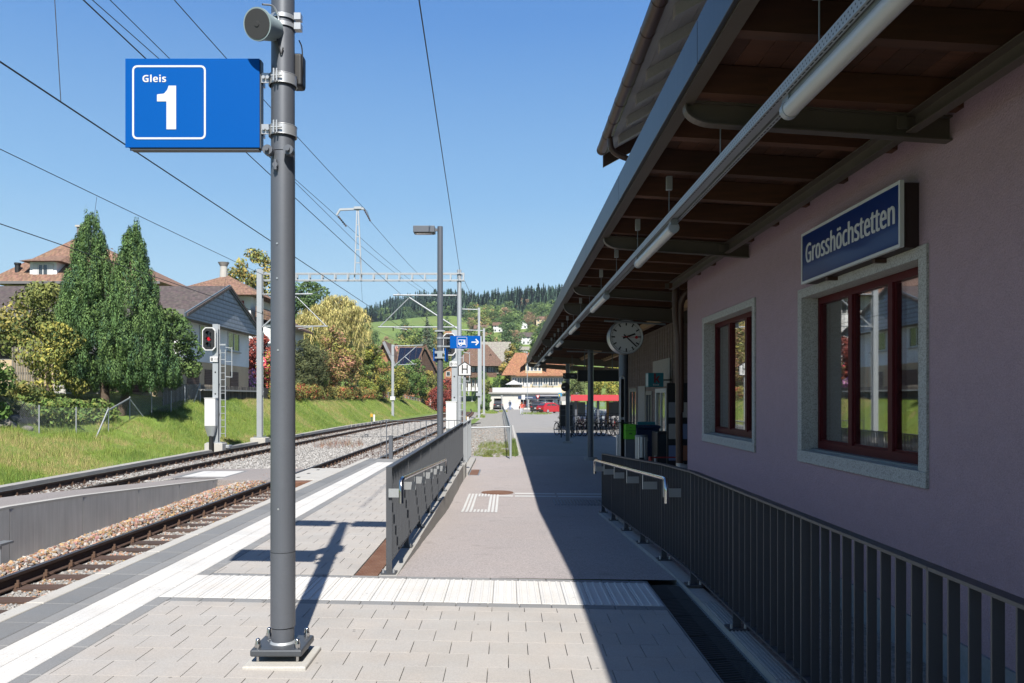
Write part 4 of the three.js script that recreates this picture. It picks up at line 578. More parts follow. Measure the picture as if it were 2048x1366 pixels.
const G = {
  yew: [[.042, .085, .026], [.056, .105, .03], [.075, .125, .034], [.03, .068, .03]], yewTop: [[.045, .10, .025], [.06, .115, .03]],
  apple: [[.085, .105, .022], [.11, .12, .028], [.065, .085, .022], [.16, .14, .035]],
  dark: [[.05, .092, .022], [.04, .075, .02], [.07, .11, .028]], mid: [[.06, .11, .02], [.05, .095, .02], [.085, .13, .026]],
  yellow: [[.20, .18, .034], [.155, .15, .03], [.11, .125, .026], [.08, .10, .024]], willow: [[.30, .26, .095], [.26, .235, .08], [.19, .185, .06], [.34, .28, .11]],
  rusty: [[.19, .085, .05], [.14, .09, .035], [.10, .10, .028], [.24, .12, .075]], red: [[.34, .035, .035], [.26, .045, .03], [.10, .09, .02], [.20, .10, .03]],
  maple: [[.16, .03, .022], [.12, .025, .02], [.20, .045, .03]], pink: [[.55, .25, .45], [.45, .2, .38], [.08, .11, .03]], olive: [[.05, .06, .02], [.065, .07, .024], [.04, .05, .02]],
  autumn: [[.24, .17, .04], [.17, .15, .035], [.11, .12, .03], [.08, .10, .028]],
};
// two tall yews with several spires
{
  const r = rng(301), X = -16.9, D = 34, y = groundY(X, D), t = thing('conifer_tree', 'tall dense green conifer with two spires on the grass bank', 'tree', [X, y, D]);
  const prof = (t) => pw([[0, .5], [.05, .95], [.2, 1], [.42, .9], [.62, .7], [.8, .46], [.93, .28], [1, .12]], t);
  const spire = (cx, cz, H0, H1, R, n) => { const o = []; for (let i = 0; i < n; i++) { const q = Math.pow(r(), 1.15), a = r() * 6.283, k = .55 + .45 * Math.sqrt(r()), rr = R * prof(q) * k, s = (.20 + .16 * r()) * (.55 + .45 * prof(q)); const tall = r() < .1 ? 1.6 : 1; o.push([cx + Math.cos(a) * rr * (tall > 1 ? 1.1 : 1), lerp(H0, H1, q) + (tall > 1 ? .2 : 0), cz + Math.sin(a) * rr * (tall > 1 ? 1.1 : 1), s * .62 / tall ** .7, s * 1.75 * tall ** .6, s * .62 / tall ** .7]); } return o; };
  const bodies = [spire(-1.0, 0, 1.3, 8.4, 1.42, 420), spire(-1.15, .15, 4.5, 7.7, .75, 90), spire(.85, .1, 1.35, 7.8, 1.32, 400), spire(-1.35, -.3, 1.2, 4.6, 1.35, 170), spire(1.05, -.35, 1.15, 4.2, 1.4, 170)];
  const tr = mk('trunk', [cyl(new THREE.Vector3(-.35, -.4, 0), new THREE.Vector3(-.5, 2.2, 0), .21, .16, 10), cyl(new THREE.Vector3(.25, -.4, .05), new THREE.Vector3(.8, 2.2, 0), .2, .15, 10)], M.bark); t.add(tr);
  for (const b of bodies) t.add(mk('spire', leaves(r, b, b.length * 190, .034, G.yew, { dir: [0, 1, 0], spread: .6, long: 1.35, wide: .5, scatter: .8, byClump: true }), LEAF));
}
treeAt('apple_tree', 'loose yellow green fruit tree in front of the low garden house', 'tree', -20.6, 35.5, { trunk: .13, trunkH: 2.6, h0: 1.4, h: 4.7, rx: 2.0, nc: 46, cr: .62, n: 6500, size: .075, cols: G.apple, opt: { byClump: true } });
treeAt('shrub', 'dark leafy shrub overhanging the rockery by the frame edge', 'shrub', -17.9, 26.3, { h0: -.6, h: 2.45, rx: 1.25, nc: 40, cr: .5, n: 6500, size: .07, cols: G.mid, opt: { byClump: true }, part: 'foliage' });
treeAt('shrub', 'yellowing tall shrub between fruit tree and conifer', 'shrub', -18.6, 32.5, { h0: .1, h: 3.3, rx: 1.3, nc: 40, cr: .42, n: 4200, size: .06, cols: G.yellow, part: 'foliage', opt: { dir: [0, 1, 0], spread: .7 } });
for (const [x, d, s, k] of [[-17.4, 29.6, 1.0, 0], [-18.4, 28.6, 1.2, 1], [-17.2, 31.3, .85, 2], [-19.6, 30.4, 1.1, 3], [-16.9, 32.3, .8, 4], [-20.3, 27.8, 1.2, 5]]) treeAt('shrub', 'low leafy bramble growing over the rockery slope', 'shrub', x, d, { h0: -.1, h: .95 * s, rx: 1.15 * s, nc: 26, cr: .36, n: 2600, size: .055, cols: k % 2 ? G.apple : [...G.mid, ...G.yellow.slice(2)], part: 'foliage', flat: .6 }, 'brambles on the rockery');
{ const r = rng(88); for (let i = 0; i < 7; i++) { const x = -16.9 - r() * 1.7, d = 26.5 + r() * 5.5, y = groundY(x, d), s = .16 + .2 * r(), g = new THREE.IcosahedronGeometry(s, 2), p = g.attributes.position; for (let k = 0; k < p.count; k++) { const n = .72 + .5 * fbm(p.getX(k) / 3 + .5 + i, p.getY(k) / 3 + p.getZ(k) / 2, 9, 2, i + 3); p.setXYZ(k, p.getX(k) * n * 1.3, p.getY(k) * n * .75, p.getZ(k) * n); } g.computeVertexNormals(); const o = solo('garden_rock', 'grey weathered rock half sunk in the rockery slope', 'rock', fin(g), M.rock || (M.rock = mat([.27, .25, .22], .95, { map: T.patches, bump: BT.plaster, bs: .02 })), null, 'rocks in the rockery'); o.position.set(x, y, -d); } }
treeAt('garden_tree', 'small round dark leaved tree behind the railway signal', 'tree', -16.35, 38.2, { trunk: .10, trunkH: 2.2, h0: .75, h: 4.3, rx: 1.45, nc: 44, cr: .5, n: 8500, size: .07, cols: G.dark, opt: { byClump: true } });
treeAt('birch_tree', 'pale thin autumn birch behind the slate roof', 'tree', -31, 62, { y: 5, trunk: .12, trunkH: 6, h0: 2, h: 8.2, rx: 1.9, nc: 30, cr: .6, n: 900, size: .085, cols: [[.35, .22, .14], [.28, .17, .12], [.3, .2, .08]], bark: M.barkPale });
treeAt('garden_tree', 'yellow green tree behind the tiled chimney house', 'tree', -29, 92, { y: 4, trunk: .25, trunkH: 7, h0: 5, h: 14.6, rx: 3.2, nc: 50, cr: 1.1, n: 5000, size: .16, cols: G.autumn });
treeAt('garden_tree', 'tall dark green broadleaf tree beyond the gantry mast', 'tree', -25.4, 100, { y: 1.8, trunk: .3, trunkH: 7, h0: 1.5, h: 14.6, rx: 3.5, nc: 90, cr: .95, n: 16000, size: .13, cols: G.dark, opt: { byClump: true } });
treeAt('maple_tree', 'dark red leaved maple at the corner of the white house', 'tree', -17.4, 55, { trunk: .1, trunkH: 2, h0: .6, h: 4.4, rx: 1.35, nc: 40, cr: .48, n: 6000, size: .085, cols: G.maple });
treeAt('flowering_bush', 'pink flowering bush beside the garden fence', 'shrub', -16.9, 52, { h0: .2, h: 1.9, rx: .7, nc: 20, cr: .28, n: 1800, size: .06, cols: G.pink, part: 'foliage' });
treeAt('flowering_bush', 'crimson and yellow garden bush behind the gantry mast', 'shrub', -16.4, 54.5, { h0: .2, h: 3.3, rx: .8, nc: 26, cr: .36, n: 2600, size: .07, cols: [...G.yellow.slice(0, 2), [.42, .03, .07], [.5, .05, .1], [.1, .13, .02]], part: 'foliage' });
treeAt('willow_tree', 'golden weeping willow above the coloured hedge', 'tree', -18.9, 87, { trunk: .35, trunkH: 6, clumps: (() => { const r = rng(55), o = []; for (let i = 0; i < 150; i++) { const a = r() * 6.28, R = 4.1 * Math.sqrt(r()), top = 10.6 - .28 * R * R * .55 + r() * .6, L = 1.2 + 2.2 * r(); o.push([Math.cos(a) * R, top - L, Math.sin(a) * R, .34, L, .34]); if (i % 2) o.push([Math.cos(a) * R, top - .35, Math.sin(a) * R, .6, .34, .6]); } return o; })(), h: 9, n: 17000, size: .10, cols: G.willow, opt: { dir: [0, -1, 0], spread: .15, long: 2.4, wide: .32, scatter: 1.2 } });
treeAt('round_yew', 'dark olive clipped yew beside the tall post', 'shrub', -17.1, 66, { h0: .2, h: 4.7, rx: 2.3, nc: 80, cr: .6, n: 15000, size: .075, cols: G.olive, part: 'foliage', opt: { dir: [.5, .3, 0], spread: .8, long: 1.6, wide: .4 } });
treeAt('garden_tree', 'reddish autumn tree in front of the willow', 'tree', -16.7, 76, { trunk: .14, trunkH: 3, h0: .4, h: 6.9, prof: q => 2.5 * Math.sin(Math.PI * Math.pow(q * .92 + .06, .8)), nc: 80, cr: .62, n: 12000, size: .085, cols: [...G.rusty, ...G.autumn.slice(1, 3)], opt: { byClump: true } });
treeAt('garden_tree', 'yellow green bushy tree beside the reddish autumn tree', 'tree', -14.9, 88, { trunk: .12, trunkH: 2.5, h0: -.2, h: 5.9, rx: 2.1, nc: 60, cr: .62, n: 9500, size: .085, cols: [[.14, .15, .025], [.09, .12, .022], [.06, .09, .02], [.22, .18, .03]], opt: { byClump: true } });
treeAt('conical_shrub', 'narrow clipped green column between yew and autumn tree', 'shrub', -15.9, 68, { h0: .0, h: 2.6, rx: .42, nc: 30, cr: .28, n: 2600, size: .05, cols: [[.09, .12, .03], [.12, .14, .03]], part: 'foliage' });
{ // low hedge in autumn colours
  const r = rng(91), t = thing('hedge', 'low clipped hedge with red and yellow autumn leaves', 'hedge', [-15.55, 1.5, 72]), cl = [];
  for (let d = 53; d < 93; d += .16) for (let k = 0; k < 3; k++) { const x = toe(d) - 3.25 + (r() - .5) * .9; cl.push([x + 15.55, groundY(x, d) - 1.5 + .25 + r() * .85, -(d - 72), .26, .26, .26]); }
  t.add(mk('foliage', leaves(r, cl, 26000, .055, [...G.red, ...G.autumn.slice(1), [.12, .10, .02], [.14, .12, .03], [.09, .10, .025]], { byClump: true }), LEAF)); t.add(mk('stems', [...Array(40)].map((_, i) => { const d = 53.5 + i, x = toe(d) - 3.25; return cyl(V(x + 15.55, groundY(x, d) - 1.6, d - 72), V(x + 15.5, groundY(x, d) - .9, d - 72), .03, .02, 5); }), M.bark));
}
for (const [x, d, h, rx, c, lab] of [[-13.9, 100, 4.2, 1.7, 'yellow', 'golden yellow shrub beside the white bank railing'], [-15.8, 116, 5.2, 1.7, 'dark', 'grey green dense shrub behind the catenary mast'], [-13.7, 118, 6.2, 1.9, 'mid', 'green garden tree with yellow tips near the solar roof house'], [-11.8, 122, 5.6, 2.0, 'autumn', 'yellow green garden tree below the spruce'], [-10.6, 119, 3.6, 1.1, 'maple', 'small purple leaved tree below the spruce'], [-9.6, 124, 5.6, 1.5, 'maple', 'dark purple leaved tree behind the slim lamp post'], [-17.5, 104, 5.2, 2.0, 'autumn', 'yellowing garden bush behind the mown bank']]) treeAt('garden_tree', lab, 'tree', x, d, { y: groundY(x, d), trunk: .1, trunkH: 1.6, h0: .1, h, rx, nc: 50, cr: .6, n: 6000, size: .095, cols: G[c], opt: { byClump: true } });
// spruce: drooping branch sprays
function spruce(name, label, x, d, y, H, R, n, cols, group) { const r = rng(Math.floor(x * 7 + d)), cl = []; for (let i = 0; i < n; i++) { const q = Math.pow(r(), 1.3), a = r() * 6.28, rr = R * (1 - q) * (.35 + .65 * r()); cl.push([Math.cos(a) * rr, H * (.06 + .94 * q), Math.sin(a) * rr, .55 * (1.1 - q), .16, .55 * (1.1 - q)]); } const t = thing(name, label, 'tree', [x, y, d], group); t.add(mk('trunk', [cyl(new THREE.Vector3(0, -.5, 0), new THREE.Vector3(0, H, 0), .22, .03, 7)], M.bark)); t.add(mk('crown', leaves(r, cl, n * 34, .13, cols, { tilt: .4, long: 1.5, wide: .45 }), LEAF)); return t; }
spruce('spruce_tree', 'grey green spruce standing alone below the meadow', -17.2, 170, 4.2, 15.4, 3.2, 420, [[.06, .085, .055], [.075, .10, .065], [.09, .11, .07]]);
treeAt('garden_tree', 'tall yellowing tree between half timbered house and yellow house', 'tree', .75, 160, { y: .2, trunk: .25, trunkH: 5, h0: .5, h: 12.2, prof: q => 2.4 * Math.sin(Math.PI * Math.pow(q * .95 + .03, .85)), nc: 70, cr: .8, n: 9000, size: .13, cols: [...G.autumn, [.3, .2, .05]] });
treeAt('garden_tree', 'round green bush tree on the sloping lawn', 'tree', -3.9, 160, { y: groundY(-3.9, 160), trunk: .1, trunkH: 1, h0: .5, h: 3.2, rx: 1.1, nc: 26, cr: .42, n: 2600, size: .09, cols: G.apple });
treeAt('garden_tree', 'dark green shrub group left of the shop terrace', 'tree', -1.6, 156, { y: 1.6, h0: 0, h: 4.4, rx: 1.5, nc: 40, cr: .5, n: 3800, size: .09, cols: G.dark });
for (const [x, d, h, k, l] of [[-3.9, 136, 1.2, 'dark', 'low dark bush at the foot of the sloping lawn'], [-3.9, 145, 2.0, 'mid', 'green bush on the lawn edge beside the garage wall'], [-4.0, 151, 2.6, 'apple', 'yellow green bush on the lawn edge below the terrace planter'], [-5.2, 163, 2.0, 'dark', 'dark round bush in front of the half timbered house']]) treeAt('lawn_bush', l, 'shrub', x, d, { h0: 0, h, rx: 1.0, nc: 26, cr: .4, n: 2600, size: .08, cols: G[k], part: 'foliage' });
treeAt('street_tree', 'green tree behind the platform column by the shop', 'tree', 10.2, 118, { y: -.6, trunk: .15, trunkH: 2, h0: 1.5, h: 5.9, rx: 2.2, nc: 50, cr: .6, n: 6000, size: .095, cols: [[.07, .09, .03], [.09, .105, .035], [.05, .07, .025]] });
treeAt('street_tree', 'sunlit yellow green tree behind the red shelter roof', 'tree', 13.4, 96, { y: -.6, trunk: .2, trunkH: 2.5, h0: 1.6, h: 6.2, rx: 3.6, nc: 70, cr: .7, n: 9000, size: .10, cols: [[.20, .19, .03], [.15, .16, .026], [.11, .13, .024], [.25, .2, .04]] });
// ---------------------------------------------------------------- grass tufts on the bank
function tufts(name, label, n, seed, where, cols, h) {
  const pos = []; for (let i = 0; i < 5; i++) { const a = i * 1.257 + .3, w = .012, l = .5 + .5 * ((i * 7) % 5) / 5, dx = Math.cos(a), dz = Math.sin(a); pos.push(-dz * w, 0, dx * w, dz * w, 0, -dx * w, dx * .32 * l, l, dz * .32 * l); }
  const g = new THREE.BufferGeometry(); g.setAttribute('position', new THREE.Float32BufferAttribute(pos, 3)); g.computeVertexNormals(); const nr = g.attributes.normal; for (let i = 0; i < nr.count; i++) { nr.setXYZ(i, nr.getX(i) * .35, Math.abs(nr.getY(i)) * .35 + .8, nr.getZ(i) * .35); }
  const r = rng(seed), o = new THREE.InstancedMesh(g, M.blade || (M.blade = (() => { const m = mat([1, 1, 1], .9); m.color.setRGB(1, 1, 1); return m; })()), n), q = new THREE.Object3D(), c = new THREE.Color(); let k = 0;
  for (let i = 0; i < n; i++) { const [x, y, d, s] = where(r); q.position.set(x, y, -d); q.rotation.set((r() - .5) * .5, r() * 6.28, (r() - .5) * .5); const hh = h * (.5 + r()) * (s || 1); q.scale.set(hh * 1.3, hh, hh * 1.3); q.updateMatrix(); o.setMatrixAt(i, q.matrix); const nz = fbm(x / 40 + 9, d / 40 + 2, 16, 4, 77), cc = nz > .63 && r() < .55 && cols.length > 4 ? [.36, .30, .13] : nz < .4 && r() < .5 ? [cols[0][0] * .7, cols[0][1] * .75, cols[0][2]] : cols[Math.floor(r() * cols.length)], kk = .75 + .5 * r(); c.setRGB(cc[0] * kk, cc[1] * kk, cc[2] * kk); o.setColorAt(i, c); }
  return stuff(name, o, label, 'grass');
}
const grassCols = [[.15, .245, .03], [.19, .285, .04], [.23, .30, .055], [.12, .205, .03], [.29, .30, .09], [.20, .26, .05]];
tufts('bank_grass', 'long bright green grass growing on the bank beside the tracks', 130000, 501, r => { const d = lerp(19, 118, Math.pow(r(), 2.0)), w = d < 33 ? 6.5 : 3.3, x = toe(d) + .05 - w * Math.pow(r(), .9) * (d < 33 ? 1 : 1); return [x, groundY(x, d) - .01, d, fbm(x / 10 + 5, d / 10, 16, 2, 8) * 1.4 + .3]; }, grassCols, .17);
tufts('garden_grass', 'mown grass on the terrace behind the bank', 26000, 502, r => { const d = lerp(26, 60, r()), x = toe(d) - 3.2 - 6 * r(); return [x, groundY(x, d) - .01, d, .6]; }, grassCols, .12);
tufts('yard_weeds', 'sparse green weeds growing through the fenced gravel strip', 4200, 503, r => { const d = lerp(26.9, 36, Math.pow(r(), 1.6)), x = lerp(-1.2, .3, Math.pow(r(), .8)); const s = fbm(x / 5 + 3, d / 8, 16, 2, 12); return [x, roadY(d) - .02, d, s > .48 ? .4 + s : .15]; }, [[.12, .19, .03], [.16, .2, .04], [.2, .2, .06]], .15);
tufts('kerb_weeds', 'green weeds along the shaded kerb beside the fence post', 1500, 504, r => { const d = lerp(27.3, 38, r()), x = lerp(.12, .4, r()); return [x, roadY(d) - .01, d, .8]; }, [[.09, .15, .03], [.14, .18, .04]], .2);
tufts('track_weeds', 'dry reddish weeds growing in the gravel between the tracks', 130, 505, r => { const a = r() * 6.28, q = Math.sqrt(r()); return [-8.1 + Math.cos(a) * q * 1.1, -.74, 38.2 + Math.sin(a) * q * 2.2, 1.6]; }, [[.30, .2, .15], [.28, .22, .14], [.30, .14, .1]], .26);
tufts('yard_grass_patch', 'bright grass patch by the parked cars and mast feet', 2600, 506, r => { const k = Math.floor(r() * 4), c = [[4.0, 108, 2.2, 5], [-2.2, 112, .9, 3], [-.6, 124, .7, 3], [-2.9, 87, .5, 1.2]][k], a = r() * 6.28, q = Math.sqrt(r()); return [c[0] + Math.cos(a) * q * c[2], roadY(c[1]) - .01, c[1] + Math.sin(a) * q * c[3], 1]; }, grassCols, .3);
tufts('lawn_grass', 'mown grass of the sloping lawn beside the curving track', 14000, 507, r => { const d = lerp(118, 168, r()), x = lerp(track1(d) + 2.2, -3.7, r()); return [x, groundY(x, d) - .02, d, 1]; }, grassCols, .3);
// ---------------------------------------------------------------- overhead line equipment
const hProf = (x, d, w, y0, y1) => [box(x - w / 2, x + w / 2, y0, y1, d - w / 2, d - w / 2 + .02), box(x - w / 2, x + w / 2, y0, y1, d + w / 2 - .02, d + w / 2), box(x - .012, x + .012, y0, y1, d - w / 2 + .021, d + w / 2 - .021), ...[.25, .5, .75].map(k => box(x - w / 2 + .005, x + w / 2 - .005, lerp(y0, y1, k), lerp(y0, y1, k) + .015, d - w / 2 + .021, d + w / 2 - .021))];
function mast(label, X, D, y0, y1, w, round) {
  const t = thing('catenary_mast', label, 'mast', [X, y0, D]);
  part(t, 'foundation', box(X - w * 1.5, X + w * 1.5, y0 - .5, y0, D - w * 1.5, D + w * 1.5, .03), M.kerb);
  part(t, 'foot_plate', [box(X - w, X + w, y0, y0 + .035, D - w, D + w), ...[-1, 1].flatMap(a => [-1, 1].map(b => cyl(V(X + a * w * .8, y0, D + b * w * .8), V(X + a * w * .8, y0 + .12, D + b * w * .8), .02, .02, 6)))], M.galvDark);
  part(t, 'shaft', round ? [cyl(V(X, y0, D), V(X, y1, D), w / 2, w / 2 * .95, 18)] : hProf(X, D, w, y0, y1), M.galv); return t;
}
const rodP = (t, name, a, b, r, m = M.galv) => part(t, name, cyl(a, b, r, r, 8), m);
function insulator(t, a, b) { const g = [], n = 6; for (let i = 0; i < n; i++) { const p = a.clone().lerp(b, (i + .5) / n); g.push(cyl(p.clone().lerp(b, -.03), p.clone().lerp(b, .03), .055, .04, 10)); } part(t, 'insulator', [g, cyl(a, b, .02, .02, 6)], M.insul || (M.insul = mat([.16, .13, .12], .35))); }
const GD = 39.4, mA = mast('square galvanised gantry mast at the foot of the bank', -12.2, GD - .4, -.34, 7.95, .25), mB = mast('round galvanised gantry mast beside the platform track', -2.38, GD, -.6, 8.0, .23, true);
{
  const t = thing('gantry_beam', 'pale ladder shaped gantry beam spanning both tracks', 'gantry', [-7.3, 7.5, GD]), x0 = -12.45, x1 = -2.12;
  for (const dd of [-.13, .13]) { part(t, 'chord', box(x0, x1, 7.77, 7.83, GD + dd - .035, GD + dd + .035), M.galv); part(t, 'chord', box(x0, x1, 7.44, 7.50, GD + dd - .035, GD + dd + .035), M.galv); }
  for (let i = 0; i <= 16; i++) { const x = lerp(x0 + .05, x1 - .05, i / 16); part(t, 'upright', [box(x - .035, x + .035, 7.5, 7.77, GD - .16, GD - .10), box(x - .035, x + .035, 7.5, 7.77, GD + .10, GD + .16), box(x - .02, x + .02, 7.46, 7.49, GD - .1, GD + .1)], M.galv); }
  const p = thing('feeder_pylon', 'slender white A frame pylon on top of the gantry', 'pylon', [-7.45, 7.83, GD]);
  for (const s of [-1, 1]) part(p, 'leg', bar(V(-7.43 + s * .18, 7.45, GD), V(-7.45 + s * .035, 11.0, GD), .06, .06), M.galv);
  for (const y of [8.35, 9.0, 9.65, 10.25]) { const w = lerp(.17, .035, (y - 7.5) / 3.5); part(p, 'rung', box(-7.44 - w, -7.44 + w, y - .02, y + .02, GD - .02, GD + .02), M.galv); }
  part(p, 'cross_arm', [bar(V(-8.34, 11.0, GD), V(-7.12, 11.05, GD), .12, .10), bar(V(-8.50, 10.72, GD), V(-8.32, 11.02, GD), .1, .08), cbox(-7.44, 11.08, GD, .36, .12, .2)], M.galv);
  insulator(p, V(-8.42, 10.68, GD), V(-8.2, 10.35, GD + .9)); insulator(p, V(-7.12, 11.0, GD), V(-6.95, 10.6, GD + .8));
}
function cantilever(t, X, D, tip, s) { // tip: x of the contact wire, s: side
  rodP(t, 'top_tube', V(X, 6.72, D), V(tip + s * .35, 6.74, D), .04); rodP(t, 'diagonal_tube', V(X, 5.0, D), V(tip - s * .45, 6.62, D), .038); rodP(t, 'lower_tube', V(X - s * .0, 5.14, D), V(tip + s * 1.1, 5.15, D), .03); rodP(t, 'strut', V(tip + s * 1.0, 5.17, D), V(tip - s * .42, 6.58, D), .024); insulator(t, V(X, 6.72, D), V(X + s * .5, 6.72, D)); rodP(t, 'registration_arm', V(tip + s * .35, 5.12, D), V(tip - s * .35, 5.02, D), .018); part(t, 'wire_clamp', [box(tip + s * .1 - .03, tip + s * .1 + .03, 6.74, 6.84, D - .03, D + .03), box(tip + s * .33, tip + s * .37, 4.95, 5.15, D - .02, D + .02)], M.zinc);
}
cantilever(mB, -2.38, GD, -5.33, -1); cantilever(mA, -12.2, GD - .4, -9.95, 1);
const mC = mast('slender galvanised mast standing on the mown bank', -12.15, 84, -.45, 7.25, .24); rodP(mC, 'top_tube', V(-12.15, 7.1, 84), V(-8.95, 7.2, 84), .045); rodP(mC, 'diagonal_tube', V(-12.1, 4.9, 84), V(-9.6, 7.1, 84), .045); rodP(mC, 'strut', V(-10.9, 6.0, 84), V(-9.9, 5.15, 84), .035); rodP(mC, 'lower_tube', V(-11.6, 5.1, 84), V(-9.6, 5.2, 84), .03); part(mC, 'collar_box', box(-12.4, -11.9, 1.35, 1.75, 83.75, 84.25), M.white);
const mD = mast('tall galvanised mast with top arm on the gravel yard', -3.05, 86, -.58, 11.4, .25); rodP(mD, 'top_arm', V(-3.05, 11.2, 86), V(-4.9, 11.25, 86), .06); part(mD, 'switch_box', box(-3.35, -2.75, 1.8, 2.15, 85.7, 86.2), M.galv);
const mE = mast('tall galvanised mast beyond the gravel yard by the grass tuft', -3.3, 113, -.62, 11.5, .28); rodP(mE, 'top_arm', V(-3.3, 11.2, 113), V(-6.6, 11.3, 113), .07);
mast('distant galvanised mast beside the curving track', -9.2, 190, 1.2, 13, .3); mast('distant thin mast where the track curves away', -7.6, 172, .8, 11, .25); mast('distant galvanised mast in front of the half timbered house', -4.5, 136, -.5, 12.2, .26);
function wire(name, label, pts, r, group) { const g = []; for (let i = 0; i < pts.length - 1; i++) g.push(cyl(V(...pts[i]), V(...pts[i + 1]), r, r, 6)); const t = thing(name, label, 'wire', [pts[0][0], pts[0][1], pts[0][2]], group); part(t, 'strand', g, M.wireM || (M.wireM = mat([.03, .03, .035], .6))); return t; }
const sag = (a, b, n, s) => [...Array(n + 1)].map((_, i) => { const k = i / n; return [lerp(a[0], b[0], k), lerp(a[1], b[1], k) - s * 4 * k * (1 - k), lerp(a[2], b[2], k)]; });
const wA = wire('contact_wire', 'contact wire over the platform track', [[-5.42, 5.22, -6], [-5.33, 5.16, GD], [-5.4, 5.2, 84], [-6.1, 5.2, 113], [-8.5, 5.5, 172]], .011);
const wB = wire('contact_wire', 'contact wire over the far track', [[-10.9, 5.37, 2], [-10.9, 5.36, GD - .4], [-9.6, 5.3, 84], [-7.6, 5.2, 113]], .011);
const wC = wire('messenger_wire', 'messenger wire over the platform track', [...sag([-5.6, 6.95, -6], [-5.33, 6.82, GD], 10, .12), ...sag([-5.33, 6.82, GD], [-5.4, 6.9, 84], 8, .35).slice(1), [-6.1, 6.9, 113]], .010);
const wD = wire('messenger_wire', 'messenger wire over the far track', [...sag([-10.95, 6.95, 2], [-10.2, 6.82, GD - .4], 10, .05), ...sag([-10.2, 6.82, GD - .4], [-9.6, 7.2, 84], 8, .3).slice(1)], .010);
for (const d of [9.56, 19.5, 29.5]) part(wC, 'dropper', cyl(V(-5.4, 5.2, d), V(-5.5, 6.86, d), .005, .005, 5), M.wireM); for (const d of [12.5, 20.6, 30.3]) part(wD, 'dropper', cyl(V(-10.9, 5.36, d), V(-10.7, 6.86, d), .005, .005, 5), M.wireM);
wire('feeder_wire', 'feeder wire to the bent end of the pylon arm', [...sag([-9.45, 10.2, 6], [-8.3, 10.5, GD], 8, -.02), [-8.1, 10.35, GD + .9], ...sag([-8.1, 10.35, GD + .9], [-5.0, 11.2, 86], 8, .6).slice(1), [-6.5, 11.2, 113]], .011);
wire('feeder_wire', 'feeder wire to the straight end of the pylon arm', [...sag([-7.45, 10.25, 6], [-6.97, 10.9, GD], 8, .15), [-6.95, 10.6, GD + .8], ...sag([-6.95, 10.6, GD + .8], [-4.7, 11.2, 86], 8, .6).slice(1), [-6.3, 11.3, 113]], .011);
wire('earth_wire', 'earth wire clamped to the pylon leg', [...sag([-8.75, 10.3, 6], [-7.56, 9.4, GD], 8, .0), ...sag([-7.56, 9.4, GD], [-4.4, 10.6, 86], 8, .5).slice(1)], .010);
wire('earth_wire', 'single wire running to the top of the round gantry mast', [[-1.1, 8.0, 4], [-2.36, 7.98, GD], [-3.05, 10.9, 86]], .012);
